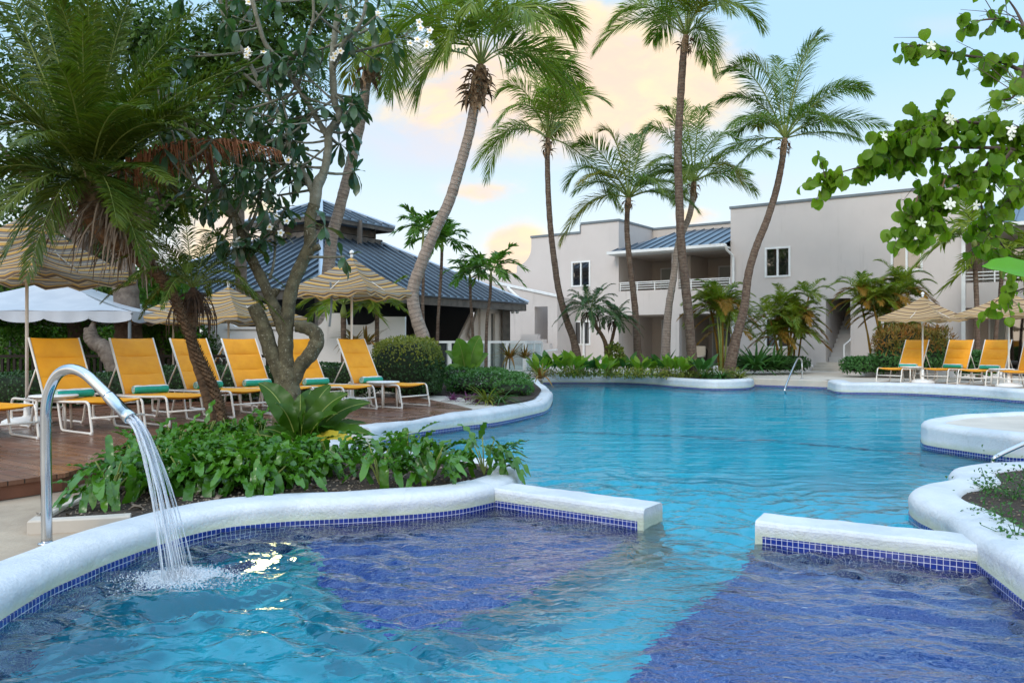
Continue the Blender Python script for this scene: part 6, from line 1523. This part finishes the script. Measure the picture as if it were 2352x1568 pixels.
# ---------------------------------------------------------------- hedges and shrubs (leaf shells over a dark core)
def shell(name, label, cat, boxes, leaf, n, size, core=True, wf=None, round_=.35, topmat=None, topz=None, group=None, up=.5, rag=.05, loc=None):
    c0 = boxes[0]; t = thing(name, label, cat, loc or ((c0[0] + c0[1]) / 2, (c0[2] + c0[3]) / 2, c0[4]), 0, group)
    tp = leaf_tpl(3, wf or W_OV(.28), .2, .2); la, lb = Leaves(tp), Leaves(tp); tot = sum((b[1] - b[0]) * (b[5] - b[4]) + (b[3] - b[2]) * (b[5] - b[4]) * 2 + (b[1] - b[0]) * (b[3] - b[2]) for b in boxes)
    cm = MB()
    for b in boxes:
        c = np.array([(b[0] + b[1]) / 2, (b[2] + b[3]) / 2, (b[4] + b[5]) / 2]); h = np.array([(b[1] - b[0]) / 2, (b[3] - b[2]) / 2, (b[5] - b[4]) / 2])
        ar = (b[1] - b[0]) * (b[5] - b[4]) + (b[3] - b[2]) * (b[5] - b[4]) * 2 + (b[1] - b[0]) * (b[3] - b[2]); k = int(n * ar / tot)
        # superellipsoid surface sampling
        u = rng.normal(0, 1, (k * 2, 3)); u /= np.linalg.norm(u, axis=1, keepdims=True); p_ = 2 / round_ if round_ < 1 else 2
        def surf(u): return u / (np.abs(u) ** p_).sum(1, keepdims=True) ** (1 / p_)
        # sample on the box faces for evenness
        fa = np.array([h[1] * h[2], h[1] * h[2], h[0] * h[2], h[0] * h[2], h[0] * h[1]]); fc = rng.choice(5, k, p=fa / fa.sum()); q = rng.uniform(-1, 1, (k, 3))
        for f_, (ax_, sg) in enumerate(((0, -1), (0, 1), (1, -1), (1, 1), (2, 1))): q[fc == f_, ax_] = sg
        rr_ = np.linalg.norm(q * h, axis=1, keepdims=True); ql = (np.abs(q) ** p_).sum(1, keepdims=True) ** (1 / p_); q = q / ql * (1 - np.abs(rng.normal(0, rag, (k, 1)))) * 1.02
        nr = np.sign(q) * np.abs(q) ** (p_ - 1) / h; nr /= np.linalg.norm(nr, axis=1, keepdims=True) + 1e-9
        P = c + q * h; 
        bump_ = .5 + .5 * np.sin(P[:, 0] * 7.1 + 1.3 * np.sin(P[:, 2] * 9) + P[:, 1] * 5); P = P + nr * (bump_[:, None] * rag * min(h.min(), .5) * 1.2)
        D = nr * .5 + rng.normal(0, .6, (k, 3)) + np.array([0, 0, up]); sz = rng.uniform(.7, 1.25, k) * size
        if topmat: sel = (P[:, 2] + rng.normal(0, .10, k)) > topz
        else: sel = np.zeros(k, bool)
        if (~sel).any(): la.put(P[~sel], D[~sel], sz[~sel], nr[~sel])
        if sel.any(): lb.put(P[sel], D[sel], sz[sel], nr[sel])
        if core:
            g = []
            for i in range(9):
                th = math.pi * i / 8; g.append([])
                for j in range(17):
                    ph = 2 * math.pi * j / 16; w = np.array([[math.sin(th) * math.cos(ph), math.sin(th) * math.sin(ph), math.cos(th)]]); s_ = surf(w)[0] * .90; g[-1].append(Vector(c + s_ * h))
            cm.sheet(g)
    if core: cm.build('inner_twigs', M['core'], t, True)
    mb = MB(); la.flush(mb); mb.build('foliage', M[leaf], t)
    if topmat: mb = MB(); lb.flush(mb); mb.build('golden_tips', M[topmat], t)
    return t
def pxbox(x0, x1, d0, d1, z0, z1): dm = d0; return ((x0 - CX) / F * dm, (x1 - CX) / F * dm, d0, d1, z0, z1)
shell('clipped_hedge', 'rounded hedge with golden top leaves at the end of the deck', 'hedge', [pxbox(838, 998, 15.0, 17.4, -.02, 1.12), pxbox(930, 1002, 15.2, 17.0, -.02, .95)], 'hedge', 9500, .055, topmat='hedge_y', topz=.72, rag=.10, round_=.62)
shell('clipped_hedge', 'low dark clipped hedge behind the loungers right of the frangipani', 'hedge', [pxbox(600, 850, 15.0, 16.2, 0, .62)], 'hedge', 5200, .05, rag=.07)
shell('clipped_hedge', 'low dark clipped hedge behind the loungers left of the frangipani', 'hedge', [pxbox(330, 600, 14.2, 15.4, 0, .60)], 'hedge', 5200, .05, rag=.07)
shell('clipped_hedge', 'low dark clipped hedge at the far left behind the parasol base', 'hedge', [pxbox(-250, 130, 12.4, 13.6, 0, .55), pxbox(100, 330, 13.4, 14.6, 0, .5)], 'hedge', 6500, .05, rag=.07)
# white flowered shrub mound
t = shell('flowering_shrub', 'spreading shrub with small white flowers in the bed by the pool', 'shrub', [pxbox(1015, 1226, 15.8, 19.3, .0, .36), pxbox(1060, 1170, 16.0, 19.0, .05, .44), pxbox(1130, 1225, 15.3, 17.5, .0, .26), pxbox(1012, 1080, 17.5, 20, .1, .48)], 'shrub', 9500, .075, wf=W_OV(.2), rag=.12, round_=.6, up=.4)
mb = MB(); pl = Leaves(leaf_tpl(2, W_OV(.4), .1, .1))
for i in range(170): c = Vector((rand(-1.2, .4), rand(15.6, 17.5), rand(.18, .48))); [pl.put(c, Vector((math.cos(k * 1.26), math.sin(k * 1.26), .3)), .02) for k in range(5)]
pl.flush(mb); mb.build('flowers', M['petal'], t)
def tuft(name, label, cat, pos, n, L, leaf, tpl, seed, spread=.9, up=(.2, 1), group=None, size=None, stemr=0, base_r=.04):
    """rosette of strap leaves from one point"""
    random.seed(seed); t = thing(name, label, cat, pos, 0, group); mb = MB(); lv = [Leaves(x) for x in tpl]
    for i in range(n):
        a = i * 2.39996 + rand(-.3, .3); e = rand(*up); D = Vector((math.cos(a) * spread, math.sin(a) * spread, e * 1.6)).normalized(); lv[i % len(lv)].put(Vector(pos) + Vector((math.cos(a), math.sin(a), 0)) * base_r, D, L * rand(.75, 1.12))
    for x in lv: x.flush(mb)
    mb.build('foliage', M[leaf], t, True); return t
ST = [leaf_tpl(14, W_ST(.098), .45, .22, .6), leaf_tpl(14, W_ST(.112), .8, .24, .7), leaf_tpl(14, W_ST(.09), .2, .2, .55)]
EL = [leaf_tpl(8, W_OV(.26), .25, .14, .10), leaf_tpl(8, W_OV(.30), .45, .12, .10), leaf_tpl(8, W_OV(.24), .12, .14, .08)]
BLD = [leaf_tpl(6, W_BL(.035), .8, .25), leaf_tpl(6, W_BL(.04), .4, .25), leaf_tpl(6, W_BL(.035), 1.2, .25)]
# --- near planter: wavy philodendrons
def philo_bits(lv, pos, n, H, sp):
    for i in range(n):
        a = rand(0, 6.28); r = sp * math.sqrt(rand(0, 1)); h = H * rand(.35, 1) * (1 - .45 * (r / sp) ** 2); q = Vector(pos) + Vector((math.cos(a) * r, math.sin(a) * r, h)); D = Vector((math.cos(a) * rand(.25, .9) + rand(-.3, .3), math.sin(a) * rand(.25, .9) - .15, rand(-1.2, .75))); L_ = rand(.21, .34)
        if (q + D.normalized() * L_).z < pos[2] - .02: D.z = abs(D.z) * .3
        lv[i % 3].put(q, D, L_)
def philo_stem(mb, pos, H, n=6):
    for i in range(n): a = rand(0, 6.28); p0 = Vector(pos); p2 = p0 + Vector((math.cos(a) * .12, math.sin(a) * .12, H * rand(.5, .9))); mb.tube([p0, p0.lerp(p2, .5) + Vector((0, 0, .03)), p2], .006, 5)
def philodendron(label, px, py, n, H, sp, z=-.09, seed=1):
    random.seed(seed); p = G(px, py, z); t = thing('philodendron', label, 'plant', p, 0, None); lv = [Leaves(x) for x in ST]; philo_bits(lv, p, n, H, sp); mb = MB(); [x.flush(mb) for x in lv]; mb.build('leaves', M['philo'], t, True); mb = MB(); philo_stem(mb, p, H); mb.build('stems', M['petiole'], t); return t
philodendron('low wavy leaved philodendron by the kerb, nearest the spout', 258, 1148, 50, .34, .27, seed=1)
philodendron('wavy leaved philodendron clump at the pool tip, standing alone', 1112, 1090, 50, .37, .2, seed=2)
philodendron('wavy leaved philodendron clump left of the solitary one at the tip', 985, 1110, 30, .36, .16, seed=3)
philodendron('wavy leaved philodendron clump with gaps of gravel in front of the big leaved plant', 872, 1112, 34, .36, .18, seed=4)
philodendron('wavy leaved philodendron behind the two clumps near the tip', 935, 1062, 34, .36, .18, seed=5)
philodendron('wavy leaved philodendron clump under the big leaves, right of the dense bed', 760, 1085, 46, .36, .22, seed=6)
random.seed(8); lv = [Leaves(x) for x in ST]; mb = MB(); sm = MB()
for px, py in [(350, 1122), (400, 1112), (430, 1125), (480, 1118), (520, 1108), (560, 1120), (590, 1112), (620, 1122), (640, 1095), (380, 1085), (440, 1080), (500, 1070), (560, 1075), (620, 1060), (410, 1040), (470, 1030), (530, 1025), (590, 1020), (350, 1060), (660, 1060), (600, 1020), (540, 1015), (690, 1100), (330, 1100)]:
    p = G(px, py, -.09); philo_bits(lv, p, 40, .31, .24); philo_stem(sm, p, .35, 4)
[x.flush(mb) for x in lv]; t = thing('philodendron_bed', 'dense bed of wavy leaved philodendrons between deck and small pool', 'plants', G(500, 1100, -.09)); o = mb.build('leaves', M['philo'], t, True); o['kind'] = 'stuff'; sm.build('stems', M['petiole'], t)
# --- big leaved plants
def bigleaf(label, px, py, d, spec, leaf, seed, z=-.09, w=.27, extra=0, name='birds_nest_anthurium', cat='plant', wave=.18):
    """spec: tip pixels with leaf base width"""
    random.seed(seed); p = W(px, 784, d); p.z = z; t = thing(name, label, cat, p)
    for tx, ty, dz, wd in spec:
        T = W(tx, ty, d + dz); ax_ = T - p; L = ax_.length; mid_ = p + ax_ * .55 + Vector((0, 0, .26 * L)) + Vector((ax_.x, ax_.y, 0)) * -.22; NR = 44; P = bez(np.array(p), np.array(mid_), np.array(T), NR); mb = MB(); g = []; view = Vector((P[22][0], P[22][1], P[22][2] - HC)).normalized(); vN = (-view + Vector((0, 0, 1.0)) + Vector((rand(-1.0, 1.0), rand(-.3, .3), 0)))
        for i in range(NR):
            f = i / (NR - 1); tg = Vector(P[min(i + 1, NR - 1)] - P[max(i - 1, 0)]).normalized(); sd = tg.cross(vN).normalized(); nn = sd.cross(tg); ww = wd * L * (.03 if f < .2 else math.sin(math.pi * min(1, ((f - .2) / .8) ** .8 * .97 + .03)) ** .75) + .002; row = []
            for j in range(9): q = j / 4 - 1; row.append(Vector(P[i]) + sd * (q * ww) + nn * (abs(q) * ww * .28 + wave * ww * math.sin(f * 34 + (q > 0)) * abs(q) ** 2 * .5 + .05 * ww * math.sin((f + abs(q) * ww * .9 / L * -1) * 100) * min(1, abs(q) * 3)))
            g.append(row)
        mb.sheet(g); lf = mb.build('leaf', M[leaf if not (leaf == 'birdnest' and wd < .09) else 'yellowleaf'], t, True); mb = MB(); mb.tube([Vector(q) for q in P], [lerp(.011, .002, i / (NR - 1)) for i in range(NR)], 6); o = mb.build('midrib', M['petiole'], t, True); o.parent = lf
bigleaf('big glossy birds nest plant with upright broad leaves below the frangipani', 690, 1045, 7.9, [(594, 880, .2, 0.137), (632, 925, -.2, 0.144), (760, 885, .2, 0.144), (800, 905, -.1, 0.144), (852, 925, .1, 0.130), (858, 1000, -.35, 0.137), (775, 950, -.3, 0.144), (700, 945, -.25, 0.137), (606, 985, -.3, 0.130), (715, 895, .35, 0.137), (842, 972, .2, 0.130), (815, 1012, -.45, 0.085), (650, 1000, -.45, 0.122), (560, 1000, .1, 0.108), (690, 905, .1, 0.130)], 'birdnest', 41)
bigleaf('green elephant ear plant in front of the glass fence', 1072, 850, 18.2, [(1022, 806, .1, .13), (1048, 778, -.1, .2), (1068, 790, .15, .2), (1104, 772, .1, .19), (1122, 812, .2, .16), (1092, 838, -.3, .17), (1030, 838, -.3, .15)], 'xmas', 42, z=.1, name='elephant_ear', wave=.08)
# --- far planter: upright broad leaved plants and low yellow-green fill
pos = [(1262, 846), (1290, 852), (1318, 858), (1352, 850), (1385, 856), (1412, 850), (1440, 858), (1470, 852), (1498, 858), (1522, 850), (1545, 858), (1564, 852), (1612, 858), (1240, 850)]
lab = ['by the left end of the far planter', 'just left of the first coconut trunk', 'right at the foot of the first coconut trunk', 'second right of the first coconut trunk', 'below the small feathery palms', 'between feathery palms and short coconut', 'left of the short coconut trunk', 'right of the short coconut trunk', 'halfway between the short and the tallest coconut', 'in front of the pale leaning coconut trunk', 'left of the tallest coconut trunk', 'touching the tallest coconut trunk', 'right of the tallest coconut trunk', 'at the outer left end of the far planter']
for i, ((px, py), l) in enumerate(zip(pos, lab)):
    p = G(px, 868, .02); p.y += rand(.2, 1.6); p.x = (px - CX) / F * p.y; p.z = .016
    t = tuft('broad_leaved_plant', 'upright broad leaved plant ' + l, 'plant', p, 13, rand(.75, .95), 'limeleaf' if i % 3 else 'shrub', [leaf_tpl(7, lambda s: .004 + (0 if s < .42 else .135 * math.sin(math.pi * min(1, (s - .42) / .58) ** .8) ** .8), dr, .14, .08) for dr in (.1, .25, .4)], 50 + i, .55, (.5, 1.1), 'upright plants in the far planter')
random.seed(60); mb = MB(); lv = Leaves(leaf_tpl(3, W_OV(.25), .2, .2)); t = thing('ground_cover', 'low yellow green ground cover along the far planter edge', 'plants', G(1400, 866, .016))
for i in range(150):
    px = rand(1225, 1690); p = G(px, rand(866, 869), .016); p.y += rand(.0, 1.3); p.x = (px - CX) / F * p.y; k = 26; h = rand(.1, .34)
    q = np.stack([p.x + rng.normal(0, .12, k), p.y + rng.normal(0, .1, k), .016 + rng.uniform(0, h, k)], 1); lv.put(q, rng.normal(0, 1, (k, 3)) + [0, 0, .5], rng.uniform(.06, .11, k))
lv.flush(mb); o = mb.build('foliage', M['hedge_y'], t); o['kind'] = 'stuff'
def grassy(label, px, d, n, L, leaf, seed, z=.02, cat='plant', name='strap_leaved_plant', up=(.2, 1)): p = W(px, 784, d); p.z = z; return tuft(name, label, cat, p, n, L, leaf, BLD, seed, .8, up)
grassy('grassy strap leaved tuft at the right end of the far planter', 1655, 22.9, 90, .55, 'shrub', 71); grassy('grassy strap leaved tuft beside the curved coconut foot', 1700, 22.9, 70, .45, 'hedge_y', 72); grassy('grassy tuft hanging over the far coping', 1620, 23.2, 70, .5, 'shrub', 73)
grassy('spiky iris like tuft in the shrub bed by the mid coping', 1118, 13.9, 60, .5, 'hedge_y', 74); grassy('smaller spiky tuft right of the iris like one', 1150, 13.9, 40, .42, 'shrub', 75); grassy('spiky tuft left of the far planter by the fence', 1232, 27, 50, .6, 'shrub', 76)
SPD = [leaf_tpl(6, W_BL(.06), .5, .2), leaf_tpl(6, W_BL(.07), .9, .2), leaf_tpl(6, W_BL(.06), .2, .2)]
def spiky(label, px, d, n, L, leaf, seed, z=.14, name='strap_leaved_plant'): p = W(px, 784, d); p.z = z; return tuft(name, label, 'plant', p, n, L, leaf, SPD, seed, .75, (.15, 1.1))
spiky('big spider lily clump beside the curved coconut trunk', 1735, 26.2, 60, 1.25, 'shrub', 81); spiky('big spider lily clump under the lit window palm', 1775, 26.4, 50, 1.05, 'shrub', 82); spiky('dark red cordyline behind the mid coping by the water', 1242, 17.6, 26, .55, 'croton', 83, .25); spiky('cordyline with dark leaves in front of the pavilion wall', 1170, 26.5, 30, .8, 'croton', 84, .5); spiky('second cordyline with dark leaves by the outside stair', 1205, 27.0, 26, .7, 'croton', 85, .5)
spiky('red leaved cordyline at the foot of the garden wall palm', 842, 17.4, 26, .6, 'croton', 86, 1.0); spiky('dark leaved cordyline left of the parasol by the garden wall', 812, 17.5, 24, .5, 'croton', 87, 1.05)
random.seed(90)
for i, (px, d, l) in enumerate([(1040, 14.6, 'left'), (1075, 14.5, 'middle'), (1098, 14.0, 'right')]): spiky('purple leaved plant on the bed edge, %s of three' % {'left': 'leftmost', 'middle': 'middle one', 'right': 'rightmost'}[l], px, d, 34, .22, 'purple', 91 + i, .0)
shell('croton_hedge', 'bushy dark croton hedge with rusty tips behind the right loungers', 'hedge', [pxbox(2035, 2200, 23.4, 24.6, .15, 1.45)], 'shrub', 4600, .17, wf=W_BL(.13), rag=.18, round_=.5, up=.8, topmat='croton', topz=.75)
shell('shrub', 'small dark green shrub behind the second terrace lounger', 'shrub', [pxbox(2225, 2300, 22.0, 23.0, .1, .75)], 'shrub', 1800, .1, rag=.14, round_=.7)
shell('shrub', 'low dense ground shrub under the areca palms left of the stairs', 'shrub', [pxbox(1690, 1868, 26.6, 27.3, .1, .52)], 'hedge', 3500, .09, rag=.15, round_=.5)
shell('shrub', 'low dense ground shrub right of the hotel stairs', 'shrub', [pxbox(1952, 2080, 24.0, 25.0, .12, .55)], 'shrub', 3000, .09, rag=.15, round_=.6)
t = shell('shrub', 'variegated pale shrub in front of the left hotel wing', 'shrub', [pxbox(1398, 1432, 24.6, 25.2, .2, 1.0)], 'hedge_y', 500, .12, core=False, rag=.25, round_=.8)
# right planter weeds
random.seed(95)
for i, (px, py, n, l) in enumerate([(2330, 1145, 90, 'largest, at the right edge'), (2272, 1128, 26, 'near the back corner'), (2250, 1182, 20, 'smallest, near the wall'), (2303, 1208, 22, 'in the front part'), (2335, 1240, 30, 'at the front right edge')]):
    p = G(px, py, -.07); t = thing('weed', 'small weedy herb in the right soil bed, ' + l, 'plant', p, 0, 'weeds in the right soil bed'); lv = Leaves(leaf_tpl(3, W_OV(.3), .3, .2)); mb = MB(); sg = .12 if n > 60 else .06
    q = np.stack([p.x + rng.normal(0, sg, n * 3), p.y + rng.normal(0, sg, n * 3), -.07 + np.abs(rng.normal(0, sg * 1.1, n * 3))], 1); lv.put(q, rng.normal(0, 1, (n * 3, 3)) + [0, 0, .3], rng.uniform(.02, .042, n * 3)); lv.flush(mb)
    for k in range(7): e = Vector(q[k]); mb.tube([p, e], .0025, 4)
    mb.build('foliage', M['shrub'], t)
# ---------------------------------------------------------------- trees behind the deck
def crown(mb, blobs, n, size, tpl):
    lv = Leaves(tpl); vol = np.array([b[3] * b[4] * b[5] for b in blobs]) ** .67; pk = rng.choice(len(blobs), n, p=vol / vol.sum()); B = np.array(blobs)[pk]; u = rng.normal(0, 1, (n, 3)); u /= np.linalg.norm(u, axis=1, keepdims=True); r = rng.uniform(.25, 1, n) ** .45
    P = B[:, :3] + u * B[:, 3:6] * r[:, None]; k = np.sin(P[:, 0] * 3.1) + np.sin(P[:, 1] * 2.7 + 1) + np.sin(P[:, 2] * 3.7 + P[:, 0]); keep = k + rng.normal(0, .6, n) > -.9; P = P[keep]; u = u[keep]; m_ = len(P)
    lv.put(P, u * .6 + rng.normal(0, .6, (m_, 3)) + [0, 0, -.2], rng.uniform(.7, 1.3, m_) * size, u + rng.normal(0, .3, (m_, 3)) + [0, 0, .6]); lv.flush(mb)
TL_ = leaf_tpl(2, W_OV(.26), .2, .15)
def tree(label, tr, rad, d, blobs_px, n, size, leaf, seed, limbs=5, bark='bark'):
    random.seed(seed); base = W(tr[0][0], 784, d); base.z = -.05; t = thing('broadleaf_tree', label, 'tree', base); P = [base] + WP(tr[1:], d); trunk('trunk', P, rad, M[bark], t, 16, .06)
    bl = [(*W(x, y, d + dz), rx * d / F, rx * d / F * .9, ry * d / F) for x, y, dz, rx, ry in blobs_px]; lb = MB(); top = P[-1]
    for b in bl: c = Vector(b[:3]); m_ = top.lerp(c, .5) + Vector((rand(-.3, .3), rand(-.3, .3), rand(-.1, .4))); lb.tube([Vector(q) for q in bez(np.array(P[-2].lerp(top, rand(.3, 1))), np.array(m_), np.array(c), 7)], list(np.linspace(rad[-1] * .6, .015, 7)), 7)
    lb.build('limbs', M[bark], t, True); mb = MB(); crown(mb, bl, n, size, TL_); mb.build('crown', M[leaf], t); return t
tree('big broadleaf tree with thick grey trunk behind the marquee', [(298, 880), (296, 780), (292, 700), (285, 630), (280, 560)], [.32, .27, .25, .24, .2], 16.5, [(330, 330, .5, 150, 120), (200, 250, .8, 150, 120), (460, 250, .6, 140, 120), (400, 120, .8, 150, 120), (560, 120, .6, 120, 110), (620, 60, .4, 130, 80), (260, 90, 1, 150, 110), (480, 420, .4, 110, 80), (120, 120, 1, 140, 120), (700, 30, .6, 90, 60), (330, 470, .6, 120, 70)], 30000, .16, 'bgleaf', 101)
tree('pale flaking tree trunk rising behind the marquee, crown above', [(180, 850), (182, 760), (186, 690), (190, 620), (190, 540)], [.26, .25, .23, .22, .2], 18.8, [(120, 420, .5, 130, 110), (230, 480, .4, 110, 80), (30, 330, .8, 130, 140), (180, 330, .8, 130, 110), (0, 480, .5, 100, 90), (-100, 200, .5, 150, 150)], 11000, .15, 'bgleaf', 102)
tree('bright leafy small tree behind the leaning palm trunk', [(370, 880), (372, 830), (372, 790)], [.08, .06, .05], 17.2, [(360, 720, .2, 75, 70), (400, 760, .2, 70, 60), (330, 660, .3, 70, 55), (380, 640, .4, 70, 45), (440, 740, .2, 60, 60), (300, 720, .2, 40, 60)], 7500, .11, 'bgleaf_l', 103)
tree('gnarled grey stump with crooked arm between the left loungers', [(286, 900), (282, 880), (262, 835), (240, 800), (222, 790), (210, 775), (207, 752)], [.24, .20, .17, .15, .13, .13, .10], 14.6, [(215, 735, 0, 14, 10)], 6, .05, 'bgleaf', 104)
tree('leafy bright green shrub tree below the marquee edge', [(60, 880), (60, 850), (60, 820)], [.06, .05, .04], 18.8, [(40, 800, .1, 110, 60), (150, 800, .2, 90, 60), (-80, 790, .2, 120, 70), (230, 780, .3, 80, 70), (100, 740, .6, 130, 50), (-20, 730, .6, 120, 60), (10, 850, .0, 110, 40), (140, 850, 0, 100, 40)], 12000, .12, 'bgleaf_l', 105)
tree('dark leafy tree left of the garden wall', [(440, 880), (442, 850), (444, 800)], [.1, .08, .06], 18.0, [(440, 790, .0, 60, 70), (400, 820, .2, 60, 60), (470, 800, .3, 40, 60), (450, 840, 0, 70, 40), (360, 830, .2, 50, 50)], 6000, .10, 'bgleaf', 106)
tree('fine leaved tree with dark crown behind the frangipani', [(560, 860), (556, 700), (550, 500), (548, 330)], [.2, .17, .14, .1], 22.0, [(560, 180, 0, 120, 90), (640, 140, .3, 110, 90), (700, 200, .3, 70, 60), (500, 230, 0, 90, 90), (600, 60, .4, 140, 80), (460, 330, .3, 80, 80), (750, 90, .4, 70, 60)], 15000, .10, 'bgleaf', 107)

# dense green thicket far behind the deck: reads as one mass
shell('thicket', 'dense dark green thicket closing the view behind the marquee', 'trees', [((-420 - CX) / F * 24, (470 - CX) / F * 24, 24.0, 26.0, -.05, 3.2), ((-300 - CX) / F * 24, (260 - CX) / F * 24, 24.5, 26.5, 1.5, 4.6)], 'bgleaf', 15000, .2, rag=.2, round_=.6)['kind'] = 'stuff'

# fallen leaves on the near soil bed
random.seed(120); lv = Leaves(leaf_tpl(3, W_OV(.3), .35, .3)); mb = MB(); rg_ = region_of(nbed, -3.6, .2, 5, 9)
k = 0
while k < 70:
    p = rg_()
    if p: lv.put(Vector((p[0], p[1], -.082)), Vector((rand(-1, 1), rand(-1, 1), rand(-.1, .25))), rand(.05, .13)); k += 1
lv.flush(mb); o = mb.build('leaf_litter', M['dead'], None, True); o['kind'] = 'stuff'
for o in ROOTS:
    for k in ('_o', '_r'):
        if k in o: del o[k]
